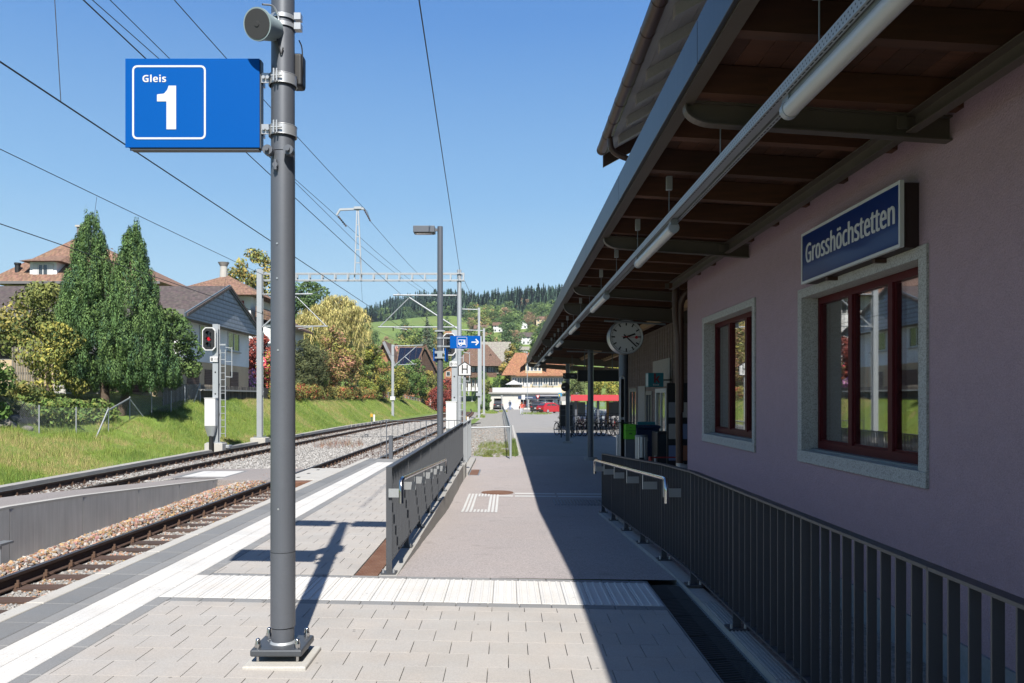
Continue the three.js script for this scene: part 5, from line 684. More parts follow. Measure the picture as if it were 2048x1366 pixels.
// ---------------------------------------------------------------- signals
function signal(label, X, D, y0, code, lit, side) {
  const t = thing('railway_signal', label, 'signal', [X, y0, D]);
  part(t, 'foundation', [box(X - .35, X - .06, y0 - .5, y0, D - .3, D + .3, .02), box(X + .05, X + .40, y0 - .5, y0, D - .3, D + .3, .02)], M.kerb);
  part(t, 'post', [...hProf(X + .04, D, .23, y0, y0 + 4.95)], M.galv); part(t, 'foot_plate', box(X - .3, X + .34, y0, y0 + .04, D - .2, D + .2), M.galv);
  const hy = y0 + 4.32, hs = [[-.25, -.33], [-.25, .33], [-.14, .45], [.14, .45], [.25, .33], [.25, -.33], [.14, -.45], [-.14, -.45]], hx = X - .16, hd = D - .28;
  const h = part(t, 'signal_head', prism(hs.map(p => [hx + p[0], hy + p[1]]), 'xy', hd, hd + .06), M.black);
  part(h, 'white_rim', prism(hs.map(p => [hx + p[0] * 1.10, hy + p[1] * 1.06]), 'xy', hd + .062, hd + .075), M.white);
  part(h, 'rim_edge', prism(hs.map(p => [hx + p[0] * 1.10, hy + p[1] * 1.06]), 'xy', hd - .02, hd + .06, [hs.map(p => [hx + p[0] * .97, hy + p[1] * .975])]), M.white);
  [.23, 0, -.23].forEach((o, i) => { part(h, 'lens', cyl(V(hx, hy + o, hd - .012), V(hx, hy + o, hd + .0), .075, .075, 20), lit && i === 1 ? mat([.5, .01, .02], .4, { emit: [1, .02, .04], ei: .4 }) : mat([.02, .022, .025], .25, { coat: .5 })); part(h, 'visor', [sheet(12, 1, (u, v) => { const a = lerp(-.25, Math.PI + .25, u); return [hx + .09 * Math.cos(a), hy + o + .09 * Math.sin(a), hd - .16 * v]; })], M.black); });
  const pl = part(t, 'number_plate', box(X - .16, X + .16, y0 + 3.38, y0 + 3.6, D - .17, D - .155), M.white); part(pl, 'lettering', [place(text('B', .13, .002), X - .14, y0 + 3.42, D - .1705), place(text('102', .08, .002, fontR), X - .01, y0 + 3.44, D - .1705)], M.black);
  part(t, 'cabinet', [box(X - .30, X + .15, y0 + .72, y0 + 1.86, D - .42, D - .14, .02), box(X - .31, X + .16, y0 + 1.86, y0 + 1.89, D - .43, D - .13)], M.white); part(t, 'cabinet_neck', (() => { const g = new THREE.CylinderGeometry(.31, .16, .42, 4, 1); g.rotateY(Math.PI / 4); g.scale(1, 1, .65); g.translate(X - .075, y0 + .51, -(D - .28)); return fin(g); })(), M.galv); part(t, 'cable_duct', cyl(V(X - .07, y0 - .3, D - .28), V(X - .07, y0 + .32, D - .28), .09, .09, 12), M.black);
  const lx0 = X + .22, lx1 = X + .42; for (const x of [lx0, lx1]) part(t, 'ladder_rail', box(x - .015, x + .015, y0 + .25, y0 + 3.9, D - .02, D + .02), M.galv); for (let i = 0; i < 13; i++) part(t, 'ladder_rung', cyl(V(lx0, y0 + .4 + i * .28, D), V(lx1, y0 + .4 + i * .28, D), .013, .013, 6), M.galv);
  part(t, 'safety_cage', [bar(V(lx1, y0 + 4.0, D), V(lx1 + .28, y0 + 3.95, D), .03, .03), bar(V(lx1 + .27, y0 + 4.0, D), V(lx1 + .27, y0 + 2.75, D), .03, .03), bar(V(lx1, y0 + 2.77, D), V(lx1 + .29, y0 + 2.75, D), .03, .03), bar(V(lx1, y0 + 3.4, D), V(lx1 + .27, y0 + 3.4, D), .025, .025), bar(V(lx0 - .05, y0 + 4.1, D), V(lx1 + .02, y0 + 4.1, D), .06, .06)], M.galv);
  for (const y of [2.05, 2.95]) part(t, 'post_hole', cyl(V(X + .04, y0 + y, D - .118), V(X + .04, y0 + y, D - .112), .035, .035, 12), M.black);
  return t;
}
signal('railway signal with red light, white cabinet and ladder by the bank', -12.15, 32.9, -.27, 'B', true); signal('railway signal with white cabinet behind the bus arrow sign', -2.3, 34, -.42, 'B', false);
{ const t = thing('stop_board', 'white house shaped board with black H on thin pole', 'sign', [-1.28, -.4, 24]), sh = [[-.205, -.2], [.205, -.2], [.205, .1], [0, .235], [-.205, .1]];
  part(t, 'pole', cyl(V(-1.28, -.45, 24), V(-1.28, 2.4, 24), .033, .033, 12), M.galv); const b = part(t, 'board', prism(sh.map(p => [-1.28 + p[0], 2.49 + p[1]]), 'xy', 23.93, 23.95), M.black); part(b, 'white_face', prism(sh.map(p => [-1.28 + p[0] * .86, 2.487 + p[1] * .86]), 'xy', 23.925, 23.93), M.white); part(b, 'letter', [box(-1.37, -1.335, 2.36, 2.62, 23.92, 23.9245), box(-1.225, -1.19, 2.36, 2.62, 23.92, 23.9245), box(-1.335, -1.225, 2.475, 2.51, 23.92, 23.9245)], M.black); }
// ---------------------------------------------------------------- fences
const linkTex = dtex(128, .12, (u, v) => { const a = Math.abs(((u + v) * 2) % 1 - .5), b = Math.abs((((u - v) * 2) % 1 + 1) % 1 - .5), k = a > .455 || b > .455 ? 1 : 0; return [k, k, k]; }, false);
M.link = mat([.38, .41, .43], .5, { metal: .3 }); M.link.alphaMap = linkTex; M.link.transparent = true; M.link.alphaTest = .5;
function linkFence(label, pts, h, step) { const t = thing('chain_link_fence', label, 'fence', [pts[0][0], pts[0][1], pts[0][2]]); for (let i = 0; i < pts.length; i++) { const [x, y, d] = pts[i]; part(t, 'post', cyl(V(x, y - .2, d), V(x, y + h, d), .024, .024, 8), M.galv); if (i < pts.length - 1) { const q = pts[i + 1]; const g = sheet(1, 1, (u, v) => [lerp(x, q[0], u), lerp(y, q[1], u) + h * .97 * v, lerp(d, q[2], u)]); const uv = g.attributes.uv, p = g.attributes.position; for (let k = 0; k < p.count; k++) uv.setXY(k, Math.hypot(p.getX(k) - x, p.getZ(k) + d), p.getY(k)); part(t, 'wire_mesh', g, M.link); } } return t; }
{ const pts = []; for (let d = 26.1; d < 112; d += 2.9) pts.push([pw([[26, .12], [60, -.1], [112, -.6]], d), roadY(d), d]); const f = linkFence('chain link fence between gravel strip and road', pts, 1.05); part(f, 'top_rail', pts.slice(0, -1).map((p, i) => cyl(V(p[0], p[1] + 1.05, p[2]), V(pts[i + 1][0], pts[i + 1][1] + 1.05, pts[i + 1][2]), .02, .02, 6)), M.galv); part(f, 'end_post', cyl(V(.12, -.5, 26.1), V(.12, .72, 26.1), .04, .04, 10), M.galv);
  const g = thing('fence_gate', 'galvanised mesh gate at the end of the sunlit railing', 'gate', [-1.22, -.4, 23]); for (const d of [20.9, 23.4, 25.9]) part(g, 'post', cyl(V(-1.2, -.5, d), V(-1.2, .95, d), .03, .03, 10), M.galv); for (let d = 21.0; d < 25.9; d += .16) part(g, 'bar', cyl(V(-1.2, -.3, d), V(-1.2, .9, d), .009, .009, 6), M.galv); part(g, 'rail', [cyl(V(-1.2, .9, 20.9), V(-1.2, .9, 25.9), .018, .018, 6), cyl(V(-1.2, -.28, 20.9), V(-1.2, -.28, 25.9), .018, .018, 6)], M.galv); part(g, 'cross_rail', cyl(V(-1.2, .63, 26.1), V(.12, .66, 26.1), .025, .025, 8), M.galv); }
const bankPosts = [[-18.6, 0, 26.2], [-16.47, 0, 27.8], [-16.15, 0, 29.6], [-15.65, 0, 31], [-16.0, 0, 33.5], [-15.75, 0, 35], [-15.4, 0, 36.2], [-15.5, 0, 38], [-15.55, 0, 40]].map(p => [p[0], groundY(p[0], p[2]) - .02, p[2]]);
const bf = linkFence('low chain link fence stepping up the grass bank', bankPosts, 1.02); part(bf, 'brace', [bar(V(-15.65, bankPosts[3][1] + .95, 31), V(-15.55, bankPosts[3][1] - .1, 29.9), .04, .04), bar(V(-15.65, bankPosts[3][1] + .9, 31), V(-16.0, bankPosts[4][1] + .95, 33.5), .05, .05), bar(V(-16.0, bankPosts[4][1] + .9, 33.5), V(-15.8, bankPosts[4][1] - .0, 34.5), .04, .04), bar(V(-15.55, bankPosts[8][1] + 1.0, 40), V(-15.55, bankPosts[8][1], 39.2), .04, .04)], M.galv);
{ // wooden garden fence along the crest
  const t = thing('picket_fence', 'weathered wooden picket fence below the white house', 'fence', [-16.0, 1.4, 42]), r = rng(71), cx = d => toe(d) - 3.5;
  for (let d = 37; d < 43.4; d += .155) { const y = groundY(cx(d), d), x = cx(d); part(t, 'picket', prism([[d - .045, y], [d + .045, y], [d + .045, y + .78], [d, y + .84], [d - .045, y + .78]], 'dy', x - .012, x + .012), M.fenceWood[Math.floor(r() * 3)]); } part(t, 'rail', [bar(V(cx(37) - .04, groundY(cx(37), 37) + .25, 37), V(cx(43.4) - .04, groundY(cx(43.4), 43.4) + .25, 43.4), .04, .07), bar(V(cx(37) - .04, groundY(cx(37), 37) + .62, 37), V(cx(43.4) - .04, groundY(cx(43.4), 43.4) + .62, 43.4), .04, .07)], M.fenceWood[1]);
  const u = thing('board_fence', 'dark weathered close board fence at the foot of the white house', 'fence', [-16.0, 1.4, 50]); for (let d = 43.5; d < 61; d += .128) { const y = groundY(cx(d), d), x = cx(d) + (r() - .5) * .01; part(u, 'board', box(x - .011, x + .011, y - .05, y + .80 + (r() - .5) * .05, d, d + .118), [M.fenceD1 || (M.fenceD1 = mat([.105, .098, .09], .95, { map: T.wood })), M.fenceD2 || (M.fenceD2 = mat([.075, .07, .065], .95, { map: T.wood })), M.fenceWood[1]][Math.floor(r() * 2.5)]); } part(u, 'rail', bar(V(cx(43.5) - .03, groundY(cx(43.5), 43.5) + .6, 43.5), V(cx(60) - .03, groundY(cx(60), 60) + .6, 60), .03, .08), M.fenceD1);
  const w = thing('picket_fence', 'tall wooden palisade beside the dark carport', 'fence', [-20.3, 2.2, 33.4]); for (let i = 0; i < 13; i++) part(w, 'picket', box(-20.95 + i * .105, -20.88 + i * .105, 2.0, 3.75 + (i % 2) * .04, 33.4, 33.43), M.fenceWood[i % 3]); part(w, 'rail', [box(-20.95, -19.6, 2.6, 2.7, 33.44, 33.47), box(-20.95, -19.6, 3.3, 3.4, 33.44, 33.47)], M.fenceWood[1]);
  solo('garden_wall', 'low white garden wall behind the yellowing shrub', 'wall', box(-20.2, -18.2, 1.8, 3.55, 35.2, 35.45), M.offwhite);
  const s = thing('bank_railing', 'low white railing running down along the garden path', 'railing', [-14, 1.5, 108]); const rp = k => { const d = lerp(91, 128, k); return [lerp(-15.1, -12.3, k), lerp(2.5, 1.05, k), d]; }; for (let i = 0; i <= 18; i++) { const p = rp(i / 18); part(s, 'post', box(p[0] - .05, p[0] + .05, p[1] - .75, p[1], p[2] - .05, p[2] + .05), M.galv); } for (const o of [0, -.35]) part(s, 'rail', bar(V(rp(0)[0], rp(0)[1] + o, rp(0)[2]), V(rp(1)[0], rp(1)[1] + o, rp(1)[2]), .07, .07), M.galv);
}
{ const t = thing('relay_cabinet', 'white concrete relay cabinet where the bank railing ends', 'cabinet', [-11.2, -.5, 119]); part(t, 'body', box(-11.6, -10.85, -.4, 2.0, 118.7, 119.3, .03), M.white); part(t, 'plinth', box(-11.8, -10.65, -.7, -.4, 118.5, 119.5), M.concrete); part(t, 'roof_cap', box(-11.65, -10.8, 2.0, 2.06, 118.65, 119.35), M.kerb);
  for (const [x, d, l] of [[-12.0, 70, 'small yellow and white track marker at the bank foot'], [-3.3, 62, 'small yellow point marker beside the thin pole']]) { const m = thing('track_marker', l, 'marker', [x, -.6, d]); part(m, 'yellow_box', box(x - .1, x + .12, -.1, .18, d - .1, d + .1, .02), mat([.75, .42, .05], .5)); part(m, 'stem', box(x - .04, x + .04, -.8, -.1, d - .04, d + .04), M.steel); part(m, 'white_plate', box(x + .15, x + .3, -.5, .12, d - .03, d + .0), M.white); }
  const lv = thing('point_lever', 'black switch lever lying on the gravel yard', 'lever', [-3.0, -.55, 60]); part(lv, 'base', box(-3.3, -2.3, -.56, -.45, 59.8, 60.2), M.black); part(lv, 'rod', bar(V(-3.2, -.45, 60), V(-2.0, -.3, 60), .08, .08), M.black);
  const ab = thing('axle_counter', 'small grey track device beside the near signal base', 'track device', [-11.75, -.5, 33.2]); part(ab, 'body', box(-11.95, -11.6, -.5, -.36, 33, 33.35, .03), M.galv); part(ab, 'stem', box(-11.82, -11.75, -.75, -.5, 33.1, 33.2), M.galv); }
// ---------------------------------------------------------------- houses
Object.assign(M, {
  slate: mat([.13, .10, .10], .75, { map: T.tiles }), tileRed: mat([.40, .19, .115], .9, { map: T.tiles }), tileOld: mat([.29, .17, .13], .9, { map: T.tiles }), tileBrown: mat([.20, .12, .095], .9, { map: T.tiles }), tileGrey: mat([.36, .34, .33], .9, { map: T.tiles }),
  renderWhite: mat([.92, .93, .95], .9, { map: T.patches }), renderCream: mat([.72, .60, .40], .9, { map: T.patches }), renderPeach: mat([.66, .50, .33], .9, { map: T.patches }), beige: mat([.40, .32, .22], .9, { map: T.patches }), brick: mat([.42, .20, .11], .9, { map: T.patches }), greyWall: mat([.30, .30, .33], .9, { map: T.patches }),
  shingle: (() => { const s = dtex(256, .95, (u, v) => { const row = Math.floor(v * 4), f = (v * 4) % 1, x = ((u * 6 + (row & 1) * .5) % 1) - .5, e = .1 + .55 * Math.abs(x * 2) ** 2, k = f < e - .12 ? .3 : f < e ? .45 : Math.abs(x) > .44 ? .4 : .78 + .3 * hash2(Math.floor(u * 6 + (row & 1) * .5) % 6, row, 4); return [k, k, k * 1.02]; }); return mat([.36, .41, .48], .7, { map: s }); })(),  // shadow under each shingle row is put into the texture colour
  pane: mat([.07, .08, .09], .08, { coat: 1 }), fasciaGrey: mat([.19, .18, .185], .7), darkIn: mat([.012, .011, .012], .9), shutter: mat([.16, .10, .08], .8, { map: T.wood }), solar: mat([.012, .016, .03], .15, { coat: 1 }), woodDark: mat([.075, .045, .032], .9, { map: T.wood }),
});
// window on a face: f 'd' faces the viewer at distance a, 'r' faces right at x = a, 'l' faces left
function win(t, f, a, u0, u1, y0, y1, o = {}) {
  const th = o.fw || .07, e = .05, fr = [], B = (p, q, r, s, z0, z1) => f === 'd' ? box(p, q, r, s, a - z1, a - z0) : f === 'r' ? box(a + z0, a + z1, r, s, p, q) : box(a - z1, a - z0, r, s, p, q);
  fr.push(B(u0, u1, y0, y0 + th, 0, e), B(u0, u1, y1 - th, y1, 0, e), B(u0, u0 + th, y0 + th, y1 - th, 0, e), B(u1 - th, u1, y0 + th, y1 - th, 0, e)); const n = o.n || 2; for (let i = 1; i < n; i++) { const m = lerp(u0, u1, i / n); fr.push(B(m - th / 2, m + th / 2, y0 + th, y1 - th, 0, e)); }
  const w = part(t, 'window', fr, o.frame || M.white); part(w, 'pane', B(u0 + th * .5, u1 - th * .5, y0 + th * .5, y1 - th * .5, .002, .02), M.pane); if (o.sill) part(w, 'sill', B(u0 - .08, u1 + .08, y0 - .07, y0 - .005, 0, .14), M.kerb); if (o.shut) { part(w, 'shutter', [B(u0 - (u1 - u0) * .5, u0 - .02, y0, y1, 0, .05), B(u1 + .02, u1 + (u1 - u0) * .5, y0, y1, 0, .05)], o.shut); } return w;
}
function gable(t, axis, x0, x1, d0, d1, ye, yr, ov, m, th = .16, parent) { // gabled roof slabs; axis = ridge direction
  const slab = (a, b, plane, p, q) => prism([[a[0], a[1]], [b[0], b[1]], [b[0], b[1] + th], [a[0], a[1] + th]], plane, p, q);
  if (axis === 'x') { const c = (d0 + d1) / 2, s = (yr - ye) / (c - d0), lo = ye - s * ov; return [part(t, 'roof', slab([d0 - ov, lo], [c, yr], 'dy', x0 - ov, x1 + ov), m), part(t, 'roof', slab([d1 + ov, lo], [c, yr], 'dy', x0 - ov, x1 + ov), m)]; }
  const c = (x0 + x1) / 2, s = (yr - ye) / (c - x0), lo = ye - s * ov; return [part(t, 'roof', slab([x0 - ov, lo], [c, yr], 'xy', d0 - ov, d1 + ov), m), part(t, 'roof', slab([x1 + ov, lo], [c, yr], 'xy', d0 - ov, d1 + ov), m)];
}
function hip(x0, x1, d0, d1, ye, yr, rx, cx = (x0 + x1) / 2) { const cd = (d0 + d1) / 2, a = [x0, ye, d0], b = [x1, ye, d0], c = [x1, ye, d1], e = [x0, ye, d1], r1 = [cx - rx, yr, cd], r2 = [cx + rx, yr, cd], pos = []; const tri = (...q) => q.forEach(p => pos.push(p[0], p[1], -p[2])); tri(a, b, r2); tri(a, r2, r1); tri(b, c, r2); tri(c, e, r1); tri(c, r1, r2); tri(e, a, r1); tri(a, b, c); tri(a, c, e); const g = new THREE.BufferGeometry(); g.setAttribute('position', new THREE.Float32BufferAttribute(pos, 3)); g.computeVertexNormals(); return fin(g); }
{ // low house with slate roof and shingled gable
  const t = thing('slate_house', 'white and beige house with slate roof and shingled gable', 'house', [-25, 1.8, 45]), x1 = -16.6, x0 = -37;
  part(t, 'upper_wall', prism([[x0, 3.56], [x1, 3.56], [x1, 5.85], [x0, 5.85]], 'xy', 40, 40.3, [[[-27.5, 3.57], [-24.55, 3.57], [-24.55, 5.0], [-27.5, 5.0]]]), M.renderWhite); part(t, 'carport_room', [box(x0, -28, 3.56, 5.85, 40.31, 50.8), box(-24, x1, 3.56, 5.85, 40.31, 50.8), box(-28, -24, 3.56, 5.85, 47, 50.8), box(-28, -24, 5.2, 5.85, 40.31, 47)], M.renderWhite); part(t, 'lower_wall', box(x0, x1 - .02, .8, 3.555, 40.02, 50.78), M.renderPeach); 
  part(t, 'front_cladding', box(-24.5, -19.6, 3.56, 5.7, 39.93, 39.99), M.greyWall);
  const rf = gable(t, 'x', x0, x1, 40, 50.8, 5.95, 7.9, .75, M.slate, .14); part(rf[0], 'eave_fascia', box(x0 - .8, x1 + .62, 5.62, 6.02, 39.15, 39.21), M.fasciaGrey);
  const gp = part(t, 'shingled_gable', prism([[39.5, 5.62], [51.4, 5.62], [51.4, 5.72], [45.4, 7.88], [39.5, 5.78]], 'dy', x1 + .45, x1 + .58), M.shingle); part(gp, 'verge_board', [bar(V(x1 + .66, 5.70, 39.1), V(x1 + .66, 7.98, 45.4), .06, .26), bar(V(x1 + .66, 7.98, 45.4), V(x1 + .66, 5.70, 51.7), .06, .26)], M.vergeB || (M.vergeB = mat([.17, .22, .27], .6))); part(gp, 'soffit', box(x1, x1 + .5, 5.60, 5.64, 39.5, 51.4), M.fasciaGrey);
  win(t, 'r', x1, 46.9, 48.9, 4.42, 5.56, { sill: true }); win(t, 'r', x1, 42.6, 44.2, 4.42, 5.56, { sill: true });
  for (const [a, b] of [[47.4, 48.8], [43.4, 45.2], [41, 42.6]]) { const s = part(t, 'roller_shutter', [...Array(14)].map((_, i) => box(x1 - .02, x1 + .015, 1.9 + i * .092, 1.98 + i * .092, a, b)), M.shutter); }
  part(t, 'balcony_slab', box(x1 - .02, x1 + .9, 1.98, 2.06, 41, 51), M.kerb); const gd = part(t, 'garage_door', [...Array(6)].map((_, i) => box(-19.3, -18.1, 1.9 + i * .15, 2.04 + i * .15, 39.98, 40.01)), mat([.18, .06, .045], .6)); part(gd, 'door_frame', [box(-18.09, -18.0, 1.8, 2.85, 39.96, 40.015)], M.white);
}
{ // large house with hipped tile roof and dormer
  const t = thing('hip_roof_house', 'large house with hipped red tile roof and white dormer', 'house', [-37.7, 2.5, 70]);
  part(t, 'wall', box(-39.5, -28, 2, 10.5, 62.2, 72), M.renderCream); const rf = part(t, 'roof', hip(-40.4, -26.8, 61, 73, 10.6, 15.25, .15, -36.2), M.tileOld); part(rf, 'eave_board', [box(-40.4, -26.8, 10.42, 10.62, 60.95, 61.0)], M.fasciaGrey);
  const dr = part(t, 'dormer', [prism([[-37.4, 10.9], [-35.3, 10.9], [-35.3, 12.3], [-37.4, 12.3]], 'xy', 61.9, 67)], M.renderWhite); part(dr, 'dormer_roof', hip(-37.9, -34.7, 61.3, 69, 12.25, 13.45, .3), M.tileOld); win(t, 'd', 61.9, -36.75, -35.95, 11.15, 12.1, { n: 2, shut: M.white });
  const ch = part(t, 'chimney', box(-36.5, -36.0, 14.6, 16.1, 67, 67.6), M.fasciaGrey); part(ch, 'chimney_cap', box(-36.6, -35.9, 16.1, 16.25, 66.9, 67.7), M.kerb); const fl = part(t, 'flue_pipe', cyl(V(-38.6, 10.6, 62.3), V(-38.6, 12.1, 62.3), .2, .2, 14), M.black); part(fl, 'flue_cap', cyl(V(-38.6, 12.1, 62.3), V(-38.6, 12.25, 62.3), .25, .25, 14), M.black);
}
{ const t = thing('chimney_house', 'house with pyramid tile roof and pale capped chimney', 'house', [-26.8, 2, 75]);
  part(t, 'wall', box(-30, -23.2, 2, 10.9, 71.5, 78.5), M.renderWhite); part(t, 'roof', hip(-31.2, -22, 70.3, 79.7, 10.8, 13.2, .15), M.tileOld); part(t, 'lower_roof', prism([[-22.6, 8.9], [-19.4, 7.9], [-19.4, 8.1], [-22.6, 9.9]], 'xy', 71, 79), M.tileBrown); part(t, 'side_wing', box(-23.19, -20.2, 2, 8.3, 71.6, 78.4), M.renderWhite);
  const c = part(t, 'chimney', cyl(V(-26.9, 12.7, 75), V(-26.9, 14.1, 75), .42, .33, 8), M.kerb); part(c, 'chimney_crown', [cyl(V(-26.9, 14.1, 75), V(-26.9, 14.45, 75), .36, .55, 8)], M.concrete); win(t, 'd', 71.5, -25.3, -24.3, 9.2, 10.4, { shut: mat([.25, .03, .03], .6) }); win(t, 'd', 71.6, -22.3, -21.3, 5.2, 6.6, { shut: mat([.18, .03, .03], .6) }); win(t, 'r', -20.2, 73, 74, 4.5, 6, {}); }
{ const t = thing('brick_house', 'brick house with steep brown roofs and solar panels', 'house', [-17.5, 1, 132]);
  part(t, 'gable_wall', prism([[-21.1, 0], [-18.2, 0], [-18.2, 6.2], [-20.2, 10.2], [-22.2, 6.2], [-21.1, 6.2]], 'xy', 130, 131), M.brick); const f = gable(t, 'd', -22.4, -18, 130, 140, 6, 10.7, .7, M.tileBrown, .25); part(f[1], 'white_verge', bar(V(-20.2, 10.75, 129.2), V(-17.2, 4.4, 129.2), .12, .45), M.greyWall); win(t, 'd', 130, -19.8, -18.9, 5.0, 6.0, { frame: M.woodDark });
  part(t, 'wing_wall', box(-18.1, -14.2, 0, 6, 132, 142), M.brick); const w = part(t, 'wing_roof', prism([[130.5, 5.6], [136, 10.2], [136, 10.4], [130.5, 5.85]], 'dy', -18.6, -14.2), M.tileBrown); part(t, 'wing_roof', prism([[141.5, 5.6], [136, 10.2], [136, 10.4], [141.5, 5.85]], 'dy', -18.6, -14.2), M.tileBrown);
  for (let i = 0; i < 4; i++) for (let j = 0; j < 3; j++) { const a = 131.2 + j * 1.45, k = (10.2 - 5.6) / 5.5; part(w, 'solar_panel', prism([[a, 5.95 + (a - 130.5) * k], [a + 1.38, 5.95 + (a + 1.38 - 130.5) * k], [a + 1.38, 6.02 + (a + 1.38 - 130.5) * k], [a, 6.02 + (a - 130.5) * k]], 'dy', -18.4 + i * .98, -17.46 + i * .98), M.solar); }
  const e = part(t, 'dark_gable', prism([[-14.2, 4], [-10.8, 4], [-12.6, 9.4], [-14.2, 9.8]], 'xy', 131.5, 132), M.woodDark); part(e, 'gable_roof', [bar(V(-13.6, 10.4, 131), V(-10.4, 3.9, 131), .3, .3), bar(V(-13.6, 10.4, 131), V(-15.6, 5.6, 131), .3, .25)], M.tileBrown); }
{ const t = thing('half_timbered_house', 'brown roofed half timbered house with balcony above the lawn', 'house', [-5.5, 4.5, 172]);
  part(t, 'wall', box(-9.6, -2.4, 3.0, 8.2, 170, 180), M.renderWhite); const rf = part(t, 'roof', hip(-11.6, -.3, 168.0, 183, 8.35, 13.4, 1.6), M.tileBrown); part(rf, 'roof_dormer', prism([[-4.2, 10.4], [-3.0, 10.4], [-3.6, 11.2]], 'xy', 171.5, 174), M.woodDark);
  part(t, 'front_gable', prism([[-9.4, 7.0], [-2.6, 7.0], [-2.6, 8.3], [-9.4, 8.3]], 'xy', 169.3, 170), M.greyWall); part(t, 'balcony', [box(-9.5, -2.2, 6.0, 6.9, 168.8, 168.9), box(-9.5, -2.2, 5.9, 6.02, 168.8, 170)], M.tileBrown); for (let i = 0; i < 9; i++) part(t, 'timber_post', box(-9.4 + i * .85, -9.25 + i * .85, 3.2, 8.3, 169.2, 169.3), M.woodDark); for (let i = 0; i < 5; i++) { win(t, 'd', 169.3, -9.1 + i * 1.3, -8.3 + i * 1.3, 7.1, 8.15, {}); win(t, 'd', 169.9, -9.1 + i * 1.3, -8.3 + i * 1.3, 4.0, 5.4, {}); } part(t, 'garden_wall', box(-5.4, -1.6, -.6, 5.0, 167.5, 167.8), M.concrete); }
{ const t = thing('barn', 'large barn with pale grey roof behind the half timbered house', 'house', [-3.5, 5, 192]); part(t, 'wall', box(-8, 1.5, 4, 10, 190, 204), M.woodDark); part(t, 'roof', prism([[189, 8.6], [198, 15.3], [207, 8.6], [207, 8.9], [198, 15.6], [189, 8.9]], 'dy', -7.5, 1.0), M.tileGrey); part(t, 'barn_door', box(-5, -2, 4, 8, 189.9, 189.98), M.fenceWood[0]); }
{ // cream house on a shop terrace
  const t = thing('shop_house', 'cream house with red tile roof above a white shop terrace', 'house', [4.5, -.6, 155]), wx0 = .75, wx1 = 12.2, gd = 150;
  part(t, 'ground_floor', prism([[-3.3, -.8], [13.5, -.8], [13.5, 2.35], [-3.3, 2.35]], 'xy', gd, gd + .4, [[[-2.45, -.79], [-.9, -.79], [-.9, 1.45], [-2.45, 1.45]], [[2.5, -.35], [10.4, -.35], [10.4, 1.35], [2.5, 1.35]]]), M.offwhite); part(t, 'rear_wall', [box(-3.3, 13.5, -.8, 2.35, gd + 9, gd + 9.3), box(-3.3, -3.0, -.8, 2.35, gd + .4, gd + 9), box(13.2, 13.5, -.8, 2.35, gd + .4, gd + 9)], M.greyWall);
  part(t, 'terrace_slab', box(-3.5, 13.8, 2.36, 2.62, gd - .5, gd + 10), M.concrete); for (let i = 0; i < 9; i++) part(t, 'parapet_panel', box(-2.75 + i * 1.45, -1.32 + i * 1.45, 2.63, 3.5, gd - .4, gd - .28), M.white); part(t, 'planter', box(-3.35, -2.8, 2.63, 3.4, gd - .4, gd + 2), M.shutter);
  part(t, 'shop_sign_band', box(2.1, 11.2, 1.40, 1.85, gd - .12, gd - .01), mat([.02, .05, .14], .5)); part(t, 'shop_lettering', [box(2.9, 4.9, 1.52, 1.74, gd - .135, gd - .125), box(7.2, 8.4, 1.52, 1.74, gd - .135, gd - .125)], mat([.3, .34, .42], .6)); part(t, 'awning', prism([[gd - 1.0, 1.86], [gd, 2.2], [gd, 2.28], [gd - 1.0, 1.95]], 'dy', 5.6, 10.4), M.greyWall);
  for (let i = 0; i < 5; i++) { const a = 2.5 + i * 1.58; part(t, 'shop_window', [box(a, a + .1, -.35, 1.35, gd + .02, gd + .12), box(a + .1, a + 1.58, 1.25, 1.35, gd + .02, gd + .12)], M.white); part(t, 'shop_pane', box(a + .1, a + 1.58, -.35, 1.25, gd + .1, gd + .11), M.glass); } part(t, 'shop_floor', box(2.4, 10.5, -.8, -.4, gd + .4, gd + 4), M.greyWall); part(t, 'shop_back', box(2.4, 10.5, -.4, 2.3, gd + 4, gd + 4.2), M.greyWall); const rr = rng(9); for (let i = 0; i < 16; i++) part(t, 'garment', cbox(2.9 + i * .46, .25 + rr() * .3, gd + .9, .3, .75 + .3 * rr(), .15), mat([[.3, .2, .45], [.5, .08, .1], [.08, .12, .35], [.1, .1, .1], [.45, .42, .4]][i % 5], .9));
  part(t, 'side_terrace_wall', box(-.6, 2.2, -.7, .35, gd - .2, gd - .02), M.white);
  part(t, 'upper_wall', box(wx0, wx1, 2.63, 6.1, gd + 3, gd + 10), M.renderCream);
  const rf = part(t, 'roof', [prism([[gd + 1.9, 5.75], [gd + 6.5, 10.3], [gd + 11.1, 5.75], [gd + 11.1, 5.95], [gd + 6.5, 10.5], [gd + 1.9, 5.95]], 'dy', 1.6, wx1 - .5), prism([[gd + 1.9, 5.75], [gd + 6.5, 10.3], [gd + 11.1, 5.75]], 'dy', 1.58, 1.6)], M.tileRed); part(rf, 'hipped_end', (() => { const pos = [], tri = (...q) => q.forEach(p => pos.push(p[0], p[1], -p[2])); tri([-1.1, 5.9, gd + 1.9], [1.62, 5.95, gd + 1.9], [1.62, 10.5, gd + 6.5]); tri([-1.1, 5.9, gd + 1.9], [1.62, 10.5, gd + 6.5], [-1.1, 5.9, gd + 11.1]); const g = new THREE.BufferGeometry(); g.setAttribute('position', new THREE.Float32BufferAttribute(pos, 3)); g.computeVertexNormals(); return fin(g); })(), M.tileRed);
